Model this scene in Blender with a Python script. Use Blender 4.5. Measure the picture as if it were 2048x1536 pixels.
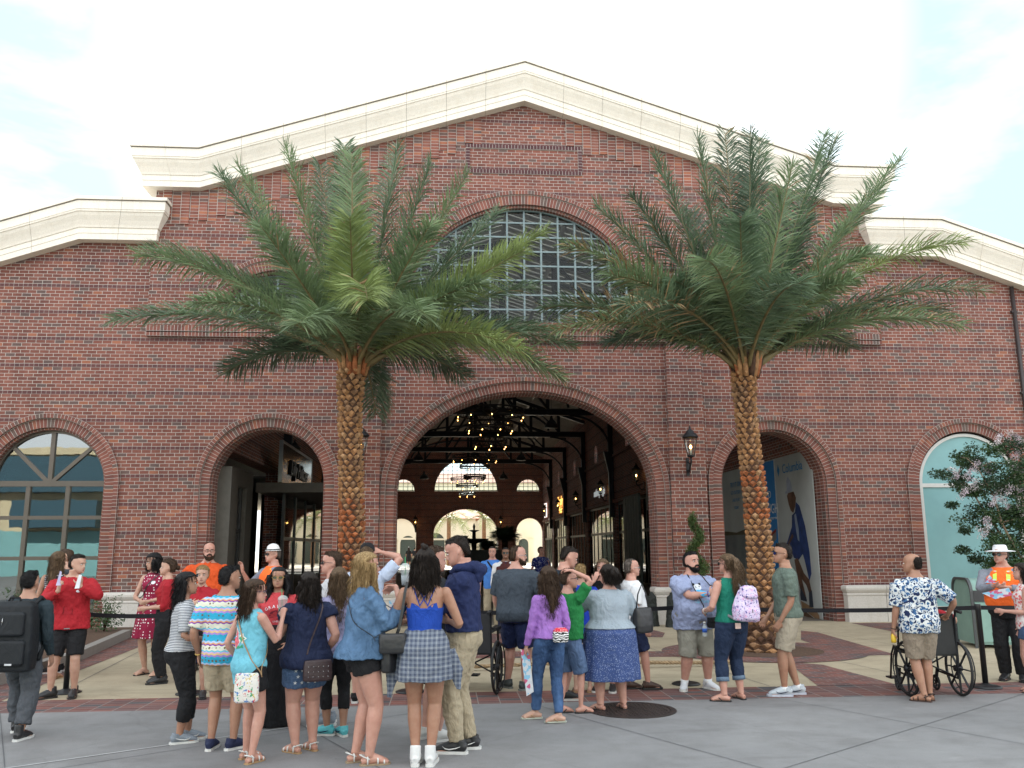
import bpy, bmesh, math, random
import numpy as np
from mathutils import Vector, Matrix, noise
from mathutils.geometry import tessellate_polygon
from mathutils.bvhtree import BVHTree
for o in list(bpy.data.objects): bpy.data.objects.remove(o)
S = bpy.context.scene; COL = S.collection
R_ = math.radians; PI = math.pi
random.seed(5)
# ---------------------------------------------------------------- camera
cd = bpy.data.cameras.new("camera"); camo = bpy.data.objects.new("camera", cd); COL.objects.link(camo)
CX, CD, CH, YAW, PIT, ROLL, FPX = -1.80636, 19.22943, 1.65, 0.0769628, 0.1882379, -0.0061371, 1725.2
F_ = Vector((math.sin(YAW)*math.cos(PIT), math.cos(YAW)*math.cos(PIT), math.sin(PIT)))
R0 = Vector((math.cos(YAW), -math.sin(YAW), 0)); U0 = R0.cross(F_)
RR = R0*math.cos(ROLL)+U0*math.sin(ROLL); UU = U0*math.cos(ROLL)-R0*math.sin(ROLL)
M3 = Matrix((RR, UU, -F_)).transposed()
camo.matrix_world = Matrix.Translation((CX, -CD, CH)) @ M3.to_4x4()
cd.sensor_width = 36; cd.lens = 36*FPX/2048; cd.clip_start = .1; cd.clip_end = 2000
S.camera = camo
S.render.resolution_x = 1024; S.render.resolution_y = 768
def ray(px, py): return F_+RR*((px-1024)/FPX)+UU*((768-py)/FPX)
O_ = Vector((CX, -CD, CH))
def gp(px, py, z=0.):                      # photo pixel -> point on the plane z
    d = ray(px, py); return O_+d*((z-CH)/d.z)
def yp(px, py, Y):                         # photo pixel -> point at depth Y
    d = ray(px, py); return O_+d*((Y+CD)/d.y)
# ---------------------------------------------------------------- light
S.view_settings.view_transform = 'Standard'; S.view_settings.look = 'None'; S.view_settings.gamma = 1
S.view_settings.exposure = 1.9
S.render.engine = 'CYCLES'
SUN_EL, SUN_AZ = R_(29), R_(-5)            # azimuth from +Y towards +X
w = bpy.data.worlds.new("World"); S.world = w; w.use_nodes = True
nt = w.node_tree; nt.nodes.clear()
def N(nt, t, **k):
    n = nt.nodes.new(t)
    for a, b in k.items():
        if a.startswith('i_'):
            n.inputs[int(a[2:]) if a[2:].isdigit() else a[2:]].default_value = b
        else: setattr(n, a, b)
    return n
L = lambda nt, a, b: nt.links.new(a, b)
out = N(nt, 'ShaderNodeOutputWorld'); bg = N(nt, 'ShaderNodeBackground'); bg.inputs[1].default_value = .1
sky = N(nt, 'ShaderNodeTexSky'); sky.sky_type = 'NISHITA'; sky.sun_disc = False
sky.sun_elevation = SUN_EL; sky.sun_rotation = SUN_AZ; sky.air_density = 1.2; sky.dust_density = 1.5; sky.ozone_density = 1.5
tc = N(nt, 'ShaderNodeTexCoord'); mp = N(nt, 'ShaderNodeMapping'); mp.inputs['Scale'].default_value = (1.2, .7, 3.2); mp.inputs['Rotation'].default_value = (.2, .35, .3)
nz = N(nt, 'ShaderNodeTexNoise'); nz.inputs['Scale'].default_value = 1.5; nz.inputs['Detail'].default_value = 7; nz.inputs['Roughness'].default_value = .55; nz.inputs['Distortion'].default_value = .3
rp = N(nt, 'ShaderNodeValToRGB'); rp.color_ramp.elements[0].position = .40; rp.color_ramp.elements[1].position = .75
mx = N(nt, 'ShaderNodeMixRGB'); mx.inputs[1].default_value = (2.1, 2.75, 3.0, 1); mx.inputs[2].default_value = (7.0, 7.2, 7.4, 1)   # thin blue haze / white cloud
m2 = N(nt, 'ShaderNodeMixRGB'); m2.inputs[0].default_value = .975
L(nt, tc.outputs['Generated'], mp.inputs[0]); L(nt, mp.outputs[0], nz.inputs[0]); L(nt, nz.outputs[0], rp.inputs[0])
dp = N(nt, 'ShaderNodeVectorMath', operation='DOT_PRODUCT'); dp.inputs[1].default_value = (.06, .865, .49); L(nt, tc.outputs['Generated'], dp.inputs[0])
r2 = N(nt, 'ShaderNodeMapRange'); r2.inputs[1].default_value = .905; r2.inputs[2].default_value = .985; L(nt, dp.outputs['Value'], r2.inputs[0])
r3 = N(nt, 'ShaderNodeMapRange'); r3.inputs[1].default_value = .45; r3.inputs[2].default_value = -.1; L(nt, dp.outputs['Value'], r3.inputs[0])
ma = N(nt, 'ShaderNodeMath', operation='MAXIMUM'); mb_ = N(nt, 'ShaderNodeMath', operation='MAXIMUM'); L(nt, r2.outputs[0], ma.inputs[0]); L(nt, r3.outputs[0], ma.inputs[1]); L(nt, ma.outputs[0], mb_.inputs[0]); L(nt, rp.outputs[0], mb_.inputs[1]); L(nt, mb_.outputs[0], mx.inputs[0]); L(nt, sky.outputs[0], m2.inputs[1]); L(nt, mx.outputs[0], m2.inputs[2]); L(nt, m2.outputs[0], bg.inputs[0]); L(nt, bg.outputs[0], out.inputs[0])
sl = bpy.data.lights.new("sun", 'SUN'); sl.energy = 3.5; sl.angle = R_(.5); sl.color = (1, .95, .86)
so = bpy.data.objects.new("sun", sl); COL.objects.link(so)
sd = Vector((math.sin(SUN_AZ)*math.cos(SUN_EL), math.cos(SUN_AZ)*math.cos(SUN_EL), math.sin(SUN_EL)))
so.rotation_euler = sd.to_track_quat('Z', 'Y').to_euler()
# ---------------------------------------------------------------- helpers
def tag(o, label=None, cat=None, group=None, kind=None):
    if label: o['label'] = label
    if cat: o['category'] = cat
    if group: o['group'] = group
    if kind: o['kind'] = kind
    return o
def thing(name, label, cat, loc=(0, 0, 0), rz=0, group=None):
    o = bpy.data.objects.new(name, None); COL.objects.link(o); o.empty_display_size = .1
    o.location = loc; o.rotation_euler = (0, 0, rz)
    return tag(o, label, cat, group)
def link(name, me, parent=None):
    o = bpy.data.objects.new(name, me); COL.objects.link(o)
    if parent: o.parent = parent
    return o
def copy_tree(o, parent=None):
    c = o.copy(); COL.objects.link(c)
    if parent: c.parent = parent
    for ch in list(o.children): copy_tree(ch, c)
    return c
class MB:
    def __init__(s): s.v = []; s.f = []; s.m = []; s.uv = []; s.sm = []
    def add(s, vs, fs, mi=0, uvs=None, smooth=False):
        b = len(s.v); s.v += [tuple(p) for p in vs]
        for i, f in enumerate(fs):
            s.f.append([b+k for k in f]); s.m.append(mi); s.sm.append(smooth)
            s.uv.append(uvs[i] if uvs else None)
        return s
    def box(s, x0, x1, y0, y1, z0, z1, mi=0):
        if x0 > x1: x0, x1 = x1, x0
        if y0 > y1: y0, y1 = y1, y0
        if z0 > z1: z0, z1 = z1, z0
        v = [(x0, y0, z0), (x1, y0, z0), (x1, y1, z0), (x0, y1, z0), (x0, y0, z1), (x1, y0, z1), (x1, y1, z1), (x0, y1, z1)]
        return s.add(v, [(3, 2, 1, 0), (4, 5, 6, 7), (0, 1, 5, 4), (1, 2, 6, 5), (2, 3, 7, 6), (3, 0, 4, 7)], mi)
    def obox(s, c, ax, ay, az, mi=0):       # oriented box: centre and three half-axis vectors
        c, ax, ay, az = map(Vector, (c, ax, ay, az))
        v = [c+ax*i+ay*j+az*k for k in (-1, 1) for i, j in ((-1, -1), (1, -1), (1, 1), (-1, 1))]
        return s.add(v, [(3, 2, 1, 0), (4, 5, 6, 7), (0, 1, 5, 4), (1, 2, 6, 5), (2, 3, 7, 6), (3, 0, 4, 7)], mi)
    def bar(s, a, b, w, d, mi=0, up=(0, 0, 1)):
        a, b = Vector(a), Vector(b); t = (b-a); l = t.length; t.normalize(); u = Vector(up)
        if abs(t.dot(u)) > .95: u = Vector((0, 1, 0))
        r = t.cross(u).normalized(); u = r.cross(t)
        return s.obox((a+b)/2, t*l/2, r*w/2, u*d/2, mi)
    def tube(s, pts, rad, n=8, mi=0, closed=False, smooth=True, ref=None):
        pts = [Vector(p) for p in pts]; m = len(pts)
        if not hasattr(rad, '__len__') or (isinstance(rad, tuple) and len(rad) != m): rad = [rad]*m
        vs = []; prev = Vector(ref) if ref else None
        for i, p in enumerate(pts):
            if closed: t = pts[(i+1) % m]-pts[i-1]
            else: t = pts[min(i+1, m-1)]-pts[max(i-1, 0)]
            if t.length < 1e-9: t = Vector((0, 0, 1))
            t.normalize()
            if prev is None: prev = Vector((0, 0, 1)) if abs(t.z) < .9 else Vector((1, 0, 0))
            r = (prev-t*prev.dot(t)); r = r.normalized() if r.length > 1e-6 else t.orthogonal().normalized(); prev = r; b = t.cross(r)
            q = rad[i]; qa, qb = (q if hasattr(q, '__len__') else (q, q))
            for k in range(n):
                a = 2*PI*k/n; vs.append(p+r*(math.cos(a)*qa)+b*(math.sin(a)*qb))
        fs = []
        for i in range(m if closed else m-1):
            for k in range(n):
                j = (i+1) % m; fs.append((i*n+k, i*n+(k+1) % n, j*n+(k+1) % n, j*n+k))
        if not closed: fs.append(tuple(range(n))[::-1]); fs.append(tuple((m-1)*n+k for k in range(n)))
        return s.add(vs, fs, mi, smooth=smooth)
    def lathe(s, prof, c=(0, 0, 0), n=24, mi=0, axis=None, smooth=True):
        M = Matrix.Identity(3)
        if axis: M = Vector(axis).to_track_quat('Z', 'Y').to_matrix()
        c = Vector(c); vs = [c+M@Vector((r*math.cos(2*PI*k/n), r*math.sin(2*PI*k/n), z)) for r, z in prof for k in range(n)]
        fs = [(i*n+k, i*n+(k+1) % n, (i+1)*n+(k+1) % n, (i+1)*n+k) for i in range(len(prof)-1) for k in range(n)]
        fs += [tuple(range(n))[::-1], tuple((len(prof)-1)*n+k for k in range(n))]
        return s.add(vs, fs, mi, smooth=smooth)
    def ball(s, c, r, mi=0, n=12):
        r = r if hasattr(r, '__len__') else (r, r, r); m = max(4, n//2); c = Vector(c)
        vs = [(c.x+r[0]*math.sin(PI*i/m)*math.cos(2*PI*k/n), c.y+r[1]*math.sin(PI*i/m)*math.sin(2*PI*k/n), c.z+r[2]*math.cos(PI*i/m)) for i in range(1, m) for k in range(n)]
        vs += [(c.x, c.y, c.z+r[2]), (c.x, c.y, c.z-r[2])]; T = len(vs)-2
        fs = [(i*n+k, (i+1)*n+k, (i+1)*n+(k+1) % n, i*n+(k+1) % n) for i in range(m-2) for k in range(n)]
        fs += [(T, k, (k+1) % n) for k in range(n)]+[(T+1, (m-2)*n+(k+1) % n, (m-2)*n+k) for k in range(n)]
        return s.add(vs, fs, mi, smooth=True)
    def prism(s, poly, y0, y1, mi=0, holes=(), fr=None):   # polygon(s) in x,z between two depths; fr maps (x,y,z)
        fr = fr or (lambda x, y, z: (x, y, z))
        loops = [list(poly)]+[list(h) for h in holes]
        tri = tessellate_polygon([[Vector((a, b, 0)) for a, b in l] for l in loops]); fl = [p for l in loops for p in l]; n = len(fl)
        vs = [fr(a, y0, b) for a, b in fl]+[fr(a, y1, b) for a, b in fl]; fs = []
        for t in tri:
            (ax, az), (bx, bz), (cx, cz) = (fl[i] for i in t)
            if (bx-ax)*(cz-az)-(bz-az)*(cx-ax) < 0: t = t[::-1]
            fs.append(tuple(t)); fs.append(tuple(i+n for i in t[::-1]))
        o = 0
        for li, l in enumerate(loops):
            k = len(l); ar = sum(l[i][0]*l[(i+1) % k][1]-l[(i+1) % k][0]*l[i][1] for i in range(k))
            fwd = (ar > 0) == (li == 0)
            for i in range(k):
                a, b = o+i, o+(i+1) % k
                fs.append((b, a, a+n, b+n) if fwd else (a, b, b+n, a+n))
            o += k
        return s.add(vs, fs, mi)
    def mesh(s, name, mats):
        me = bpy.data.meshes.new(name); me.from_pydata(s.v, [], s.f)
        for m in mats: me.materials.append(m)
        me.polygons.foreach_set('material_index', s.m); me.polygons.foreach_set('use_smooth', s.sm)
        uv = me.uv_layers.new(name='UVMap').data; V = s.v; k = 0; buf = []
        for f, u in zip(s.f, s.uv):
            if u: buf += [c for q in u for c in q]
            else:
                a, b, c = (Vector(V[f[i]]) for i in (0, 1, 2)); nn = (b-a).cross(c-a)
                x, y, z = abs(nn.x), abs(nn.y), abs(nn.z)
                if y >= x and y >= z: 
                    for i in f: buf += [V[i][0], V[i][2]]
                elif x >= z:
                    for i in f: buf += [V[i][1], V[i][2]]
                else:
                    for i in f: buf += [V[i][0], V[i][1]]
        uv.foreach_set('uv', buf); me.update(); return me
    def obj(s, name, mats, parent=None, fix=False):
        mats = mats if isinstance(mats, (list, tuple)) else [mats]
        me = s.mesh(name, mats)
        if fix:
            bm = bmesh.new(); bm.from_mesh(me); bmesh.ops.recalc_face_normals(bm, faces=bm.faces); bm.to_mesh(me); bm.free()
        return link(name, me, parent)
def text_mb(txt, size, depth=.01, align='CENTER', shear=0., sp=1., off=0.):
    c = bpy.data.curves.new('t', 'FONT'); c.body = txt; c.size = size; c.extrude = depth/2; c.align_x = align; c.shear = shear; c.space_character = sp; c.offset = off; c.resolution_u = 3
    o = bpy.data.objects.new('t', c); COL.objects.link(o); dg = bpy.context.evaluated_depsgraph_get()
    me = bpy.data.meshes.new_from_object(o.evaluated_get(dg)); bpy.data.objects.remove(o)
    vs = [v.co.copy() for v in me.vertices]; fs = [tuple(p.vertices) for p in me.polygons]
    return vs, fs
def place_text(mb, txt, size, at, rx, ry, depth=.02, mi=0, **k):   # rx = reading direction, ry = up direction
    vs, fs = text_mb(txt, size, depth, **k); rx, ry = Vector(rx).normalized(), Vector(ry).normalized(); n = rx.cross(ry); at = Vector(at)
    mb.add([at+rx*v.x+ry*v.y+n*v.z for v in vs], fs, mi)
# ---------------------------------------------------------------- materials
MC = {}
def base_mat(name, rough=.6, metal=0.):
    m = bpy.data.materials.new(name); m.use_nodes = True; nt = m.node_tree
    b = nt.nodes['Principled BSDF']; b.inputs['Roughness'].default_value = rough; b.inputs['Metallic'].default_value = metal
    return m, nt, b
def rgba(c): return (c[0], c[1], c[2], 1)
def ramp(nt, fac, stops, interp='LINEAR'):
    r = N(nt, 'ShaderNodeValToRGB'); e = r.color_ramp; e.interpolation = interp
    while len(e.elements) < len(stops): e.elements.new(.5)
    for q, (p, c) in zip(e.elements, stops): q.position = p; q.color = rgba(c)
    if fac is not None: L(nt, fac, r.inputs[0])
    return r.outputs[0]
def math_(nt, op, a, b=None, c=None):
    n = N(nt, 'ShaderNodeMath', operation=op)
    for i, x in enumerate((a, b, c)):
        if x is None: continue
        if isinstance(x, (int, float)): n.inputs[i].default_value = x
        else: L(nt, x, n.inputs[i])
    return n.outputs[0]
def mixc(nt, f, a, b, mode='MIX'):
    n = N(nt, 'ShaderNodeMixRGB', blend_type=mode)
    for i, x in enumerate((f, a, b)):
        if isinstance(x, (int, float)): n.inputs[i].default_value = x
        elif isinstance(x, tuple): n.inputs[i].default_value = rgba(x)
        else: L(nt, x, n.inputs[i])
    return n.outputs[0]
def coord(nt, kind='Object', scale=(1, 1, 1), rot=(0, 0, 0), loc=(0, 0, 0)):
    t = N(nt, 'ShaderNodeTexCoord'); m = N(nt, 'ShaderNodeMapping'); m.inputs['Scale'].default_value = scale; m.inputs['Rotation'].default_value = rot; m.inputs['Location'].default_value = loc
    L(nt, t.outputs[kind], m.inputs[0]); return m.outputs[0]
def noise_(nt, vec, scale, detail=3, rough=.5, dist=0.):
    n = N(nt, 'ShaderNodeTexNoise'); n.inputs['Scale'].default_value = scale; n.inputs['Detail'].default_value = detail; n.inputs['Roughness'].default_value = rough; n.inputs['Distortion'].default_value = dist
    if vec is not None: L(nt, vec, n.inputs[0])
    return n.outputs[0]
def bump_(nt, b, h, strength=.3, dist=.01):
    n = N(nt, 'ShaderNodeBump'); n.inputs['Strength'].default_value = strength; n.inputs['Distance'].default_value = dist
    L(nt, h, n.inputs['Height']); L(nt, n.outputs[0], b.inputs['Normal'])
def pm(name, c, rough=.6, metal=0., var=.12, scale=6., bump=.0, bscale=60., bdist=.004, c2=None, kind='Object', stretch=(1, 1, 1), emit=None, spec=None):
    if name in MC: return MC[name]
    m, nt, b = base_mat(name, rough, metal); v = coord(nt, kind, stretch)
    n1 = noise_(nt, v, scale, 4, .6)
    lo = tuple(max(0, x*(1-var*1.6)) for x in c); hi = tuple(min(1, x*(1+var*1.6)) for x in (c2 or c))
    L(nt, ramp(nt, n1, [(.25, lo), (.75, hi)]), b.inputs['Base Color'])
    if bump: bump_(nt, b, noise_(nt, v, bscale, 4, .6), bump, bdist)
    if emit: b.inputs['Emission Color'].default_value = rgba(emit[0]); b.inputs['Emission Strength'].default_value = emit[1]
    if spec is not None: b.inputs['Specular IOR Level'].default_value = spec
    MC[name] = m; return m
def brick_mat(name, stagger=True, header=True, orange=.02, tint=1., row=.0762, wid=.2032, mort=(.46, .42, .38), base=None, jit=0):
    m, nt, b = base_mat(name, .85); uv = N(nt, 'ShaderNodeTexCoord').outputs['UV']; sp = N(nt, 'ShaderNodeSeparateXYZ')
    # tiny warp so that the joints are not ruler straight
    wn = N(nt, 'ShaderNodeTexNoise'); wn.inputs['Scale'].default_value = 3.5; L(nt, uv, wn.inputs[0])
    va = N(nt, 'ShaderNodeVectorMath', operation='MULTIPLY_ADD'); va.inputs[1].default_value = (.012, .012, 0); va.inputs[2].default_value = (0, 0, 0)
    sb = N(nt, 'ShaderNodeVectorMath', operation='SUBTRACT'); sb.inputs[1].default_value = (.5, .5, .5); L(nt, wn.outputs['Color'], sb.inputs[0]); L(nt, sb.outputs[0], va.inputs[0])
    L(nt, uv, va.inputs[2]); L(nt, va.outputs[0] if header else uv, sp.inputs[0])
    u, v = sp.outputs[0], sp.outputs[1]
    vr = math_(nt, 'DIVIDE', v, row); r = math_(nt, 'FLOOR', vr); fv = math_(nt, 'SUBTRACT', vr, r)
    if header:
        hm = math_(nt, 'LESS_THAN', math_(nt, 'FLOORED_MODULO', math_(nt, 'ADD', r, 6.0), 8.), .5)
        iw = math_(nt, 'MULTIPLY_ADD', hm, 1/wid, 1/wid)
    else: hm = None; iw = 1/wid
    uu = math_(nt, 'MULTIPLY', u, iw)
    if stagger:
        uu = math_(nt, 'ADD', uu, math_(nt, 'MULTIPLY', math_(nt, 'FLOORED_MODULO', r, 2.), .5))
        wr = N(nt, 'ShaderNodeTexWhiteNoise', noise_dimensions='1D'); L(nt, r, wr.inputs['W'])
        uu = math_(nt, 'ADD', uu, math_(nt, 'MULTIPLY', wr.outputs[0], .12))
    cu = math_(nt, 'FLOOR', uu); fu = math_(nt, 'SUBTRACT', uu, cu)
    wl = math_(nt, 'DIVIDE', fu, iw)
    mo = math_(nt, 'MAXIMUM', math_(nt, 'LESS_THAN', wl, .011), math_(nt, 'LESS_THAN', math_(nt, 'MULTIPLY', fv, row), .0095))
    cb = N(nt, 'ShaderNodeCombineXYZ'); L(nt, cu, cb.inputs[0]); L(nt, r, cb.inputs[1])
    wn2 = N(nt, 'ShaderNodeTexWhiteNoise', noise_dimensions='3D'); L(nt, cb.outputs[0], wn2.inputs[0])
    rnd = wn2.outputs[0]; t = tint
    B = [(.185, .063, .045), (.215, .076, .054), (.162, .056, .042), (.235, .090, .064), (.195, .067, .048), (.125, .078, .068), (.30, .11, .062)]
    if base: B = base
    st = [(0, B[0]), (.2, B[1]), (.4, B[2]), (.52, B[3]), (.68, B[4]), (.97-orange-.08, B[5]), (.99-orange, B[6])]
    col = ramp(nt, rnd, [(p, tuple(x*t for x in c)) for p, c in st], 'CONSTANT')
    if header: col = mixc(nt, math_(nt, 'MULTIPLY', hm, .7), col, (.085*t, .032*t, .038*t))
    big = noise_(nt, uv, .7, 5, .65); col = mixc(nt, 1., col, ramp(nt, big, [(.3, (.74, .74, .77)), (.7, (1.16, 1.13, 1.1))]), 'MULTIPLY')
    fine = noise_(nt, uv, 70, 3, .6); col = mixc(nt, 1., col, ramp(nt, fine, [(.25, (.8, .8, .8)), (.75, (1.15, 1.15, 1.15))]), 'MULTIPLY')
    st = noise_(nt, coord(nt, 'Object', (2.2, 2.2, .22)), 1.6, 5, .65); col = mixc(nt, 1., col, ramp(nt, st, [(.32, (.80, .78, .78)), (.5, (1, 1, 1)), (.72, (1.12, 1.11, 1.10))]), 'MULTIPLY')
    mcol = mixc(nt, noise_(nt, uv, 2.3, 4, .7), tuple(x*t*.72 for x in mort), tuple(x*t*1.15 for x in mort))
    if header: mcol = mixc(nt, math_(nt, 'MULTIPLY', hm, .55), mcol, (.11, .07, .065))
    col = mixc(nt, mo, col, mcol); L(nt, col, b.inputs['Base Color'])
    h = math_(nt, 'ADD', math_(nt, 'MULTIPLY', mo, -1.), math_(nt, 'MULTIPLY', fine, .5)); h = math_(nt, 'ADD', h, math_(nt, 'MULTIPLY', rnd, .35))
    bump_(nt, b, h, .8, .009); return m
BR = brick_mat('brick'); VO = brick_mat('brick_arch', False, False, .02, 1.05, base=[(.17, .062, .046), (.21, .074, .054), (.145, .054, .043), (.225, .082, .06), (.18, .065, .05), (.12, .08, .068), (.27, .10, .06)])
STK = brick_mat('brick_stack', False, False, .16, 1.05)
def stone_mat(name, c, joint=None):
    m, nt, b = base_mat(name, .8); v = coord(nt, 'Object'); n1 = noise_(nt, v, 1.1, 5, .6); n2 = noise_(nt, v, 45, 5, .7)
    col = ramp(nt, n1, [(.3, tuple(x*.94 for x in c)), (.7, c)])
    col = mixc(nt, 1., col, ramp(nt, n2, [(.3, (.86, .85, .84)), (.62, (1.04, 1.04, 1.04))]), 'MULTIPLY')
    st = noise_(nt, coord(nt, 'Object', (3, 3, .35)), 2.2, 4, .6); col = mixc(nt, 1., col, ramp(nt, st, [(.3, (.94, .93, .91)), (.5, (1, 1, 1))]), 'MULTIPLY')
    L(nt, col, b.inputs['Base Color']); bump_(nt, b, n2, .35, .004); return m
CST = stone_mat('cast_stone', (.80, .75, .66)); BST = stone_mat('base_stone', (.58, .55, .51))
DKM = pm('joint_dark', (.30, .27, .23), .9); IRON = pm('black_iron', (.012, .013, .016), .45, .3, bump=.1)
def glass_mat(name, tint=(.8, .9, .9), rough=.02, alpha=.35, k=.9, bs=.04):
    m, nt, b = base_mat(name, rough); b.inputs['Base Color'].default_value = rgba(tint)
    t = N(nt, 'ShaderNodeBsdfTransparent'); t.inputs[0].default_value = rgba(tint); g = N(nt, 'ShaderNodeBsdfGlossy'); g.inputs['Roughness'].default_value = rough
    fr = N(nt, 'ShaderNodeFresnel'); fr.inputs[0].default_value = 1.5; mm = N(nt, 'ShaderNodeMixShader')
    f2 = math_(nt, 'MULTIPLY_ADD', fr.outputs[0], k, alpha*.25)
    v = coord(nt, 'Object'); bp = N(nt, 'ShaderNodeBump'); bp.inputs['Strength'].default_value = bs; bp.inputs['Distance'].default_value = .02; L(nt, noise_(nt, v, 1.5, 2), bp.inputs['Height']); L(nt, bp.outputs[0], g.inputs['Normal'])
    L(nt, f2, mm.inputs[0]); L(nt, t.outputs[0], mm.inputs[1]); L(nt, g.outputs[0], mm.inputs[2]); L(nt, mm.outputs[0], nt.nodes['Material Output'].inputs[0]); return m
GLASS = glass_mat('window_glass', (.9, .95, .95), .02, 0., .32, 0.)
def emit_mat(name, c, s):
    m, nt, b = base_mat(name); b.inputs['Base Color'].default_value = rgba(c); b.inputs['Emission Color'].default_value = rgba(c); b.inputs['Emission Strength'].default_value = s; return m
BULB = emit_mat('lit_bulb', (1, .48, .12), 6)
# ================================================================= the brick building, front
bld = thing('brick_building', 'red brick gabled hall with cream stone cornices and arched openings behind the palms', 'building')
def arc(cx, zs, a, b, z0, n=40):           # opening outline, counter-clockwise from bottom left seen from the front
    return [(cx-a, z0)]+[(cx-a*math.cos(PI*i/n), zs+b*math.sin(PI*i/n)) for i in range(n+1)]+[(cx+a, z0)]
def ring(mb, cx, zs, ao, bo, ai, bi, y0, y1, z0, mi=0, n=56, jamb=True):
    def path(a, b):
        p = []
        if jamb:
            k = max(1, int((zs-z0)/.4)); p += [(cx-a, z0+(zs-z0)*i/k) for i in range(k)]
        p += [(cx-a*math.cos(PI*i/n), zs+b*math.sin(PI*i/n)) for i in range(n+1)]
        if jamb: p += [(cx+a, zs-(zs-z0)*(i+1)/k) for i in range(k)]
        return p
    P, Q = path(ao, bo), path(ai, bi); s = 0; us = [0]
    for i in range(1, len(P)):
        s += (math.dist(P[i], P[i-1])+math.dist(Q[i], Q[i-1]))/2; us.append(s)
    sc = round(s/.0762)*.0762/s; us = [q*sc for q in us]
    wr = .203; dp = y1-y0
    for i in range(len(P)-1):
        p, q, P2, Q2 = P[i], Q[i], P[i+1], Q[i+1]; a, b2 = us[i], us[i+1]
        mb.add([(p[0], y0, p[1]), (q[0], y0, q[1]), (Q2[0], y0, Q2[1]), (P2[0], y0, P2[1])], [(0, 1, 2, 3)], mi, [[(0, a), (wr, a), (wr, b2), (0, b2)]])
        mb.add([(q[0], y0, q[1]), (q[0], y1, q[1]), (Q2[0], y1, Q2[1]), (Q2[0], y0, Q2[1])], [(0, 1, 2, 3)], mi, [[(.203, a), (.203+dp, a), (.203+dp, b2), (.203, b2)]])
        mb.add([(p[0], y1, p[1]), (p[0], y0, p[1]), (P2[0], y0, P2[1]), (P2[0], y1, P2[1])], [(0, 1, 2, 3)], mi, [[(0, a), (.1, a), (.1, b2), (0, b2)]])
    for t in ((0, 1) if not jamb else ()):
        e = 0 if t == 0 else -1; p, q = P[e], Q[e]
GS, GP, GB = 8.495, 12.245, 9.757; KX = 7.47
def gable(x): x = abs(x); return GB if x > KX else GB+(GP-GB)*(1-x/KX)
MAIN = (0, 2.9, 3.15, 2.5); SIDE = 5.70
# upper block, plane y=0
hall_holes = [arc(0, 6.76, 3.14, 3.14, 6.70), arc(-SIDE, 6.76, 1.40, 1.40, 6.70), arc(SIDE, 6.76, 1.40, 1.40, 6.70)]
mb = MB()
top = [(-GS, 6.40), (GS, 6.40), (GS, GB+.3), (KX, GB+.3), (0, GP+.3), (-KX, GB+.3), (-GS, GB+.3)]
mb.prism(top, 0, .6, 0, hall_holes)
low = [(-GS, -.2)]
def notch(c, zs, a, b): return [(c-a, -.2)]+[(c-a*math.cos(PI*i/40), zs+b*math.sin(PI*i/40)) for i in range(41)]+[(c+a, -.2)]
low += notch(-SIDE, 3.08, 1.45, 1.45)+notch(0, 2.9, 3.15, 2.5)+notch(SIDE, 3.08, 1.45, 1.45)+[(GS, -.2), (GS, 6.40), (-GS, 6.40)]
mb.prism(low, .1, .6, 0)
# wings, plane y=.1
WK = 10.05; ws = .345
for s in (-1, 1):
    pts = [(s*GS, -.2)]+[(s*10.4-s*1.45, -.2)]+[(s*10.4-s*1.45*math.cos(PI*i/40), 3.05+1.45*math.sin(PI*i/40)) for i in range(41)]+[(s*10.4+s*1.45, -.2), (s*22, -.2), (s*22, 8.7-ws*(22-WK)), (s*WK, 8.7), (s*GS, 8.7)]
    pts = [(a+s*.001, b) for a, b in pts]
    mb.prism(pts, .102, .6, 0)
mb.obj('wall', [BR], bld, fix=True)
# corbelled string course of two soldier rows under the upper block
mb = MB()
for z0, z1, y in ((6.35, 6.44, -.015), (6.46, 6.60, -.03), (6.44, 6.46, .0)):
    for (a, b) in ((-GS+.0, GS),):
        L_ = b-a; n = 1
        mb.add([(a, y, z0), (b, y, z0), (b, y, z1), (a, y, z1)], [(0, 1, 2, 3)], 0, [[(0, 0), (0, L_), (.203, L_), (.203, 0)]])
        mb.add([(a, y, z0), (b, y, z0), (b, .1, z0), (a, .1, z0)], [(3, 2, 1, 0)], 0, [[(0, 0), (0, L_), (.2, L_), (.2, 0)]])
        mb.add([(a, y, z1), (b, y, z1), (b, 0, z1), (a, 0, z1)], [(0, 1, 2, 3)], 0, [[(0, 0), (0, L_), (.2, L_), (.2, 0)]])
        for x in (a, b): mb.add([(x, y, z0), (x, .1, z0), (x, .1, z1), (x, y, z1)], [(0, 1, 2, 3)])
mb.obj('string_course', [VO], bld)
# framed brick panel under the peak
mb = MB(); pz0, pz1, pw = 10.52, 11.06, 1.30
for x0, x1, z0, z1, hor in ((-pw-.1, pw+.1, pz1, pz1+.1, 1), (-pw-.1, pw+.1, pz0-.1, pz0, 1), (-pw-.1, -pw, pz0, pz1, 0), (pw, pw+.1, pz0, pz1, 0)):
    b0 = len(mb.f); mb.box(x0, x1, -.025, .001, z0, z1)
    for k in range(b0, len(mb.f)):
        u = []
        for i in mb.f[k]:
            x, y, z = mb.v[i]; u.append(((z-z0)*2.03 if hor else (x-x0)*2.03, x if hor else z))
        mb.uv[k] = u
HDR = brick_mat('brick_dark_header', False, False, .0, 1., base=[(.075, .026, .03)]*6+[(.12, .04, .035)])
mb.obj('panel_frame', [HDR], bld)
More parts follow.
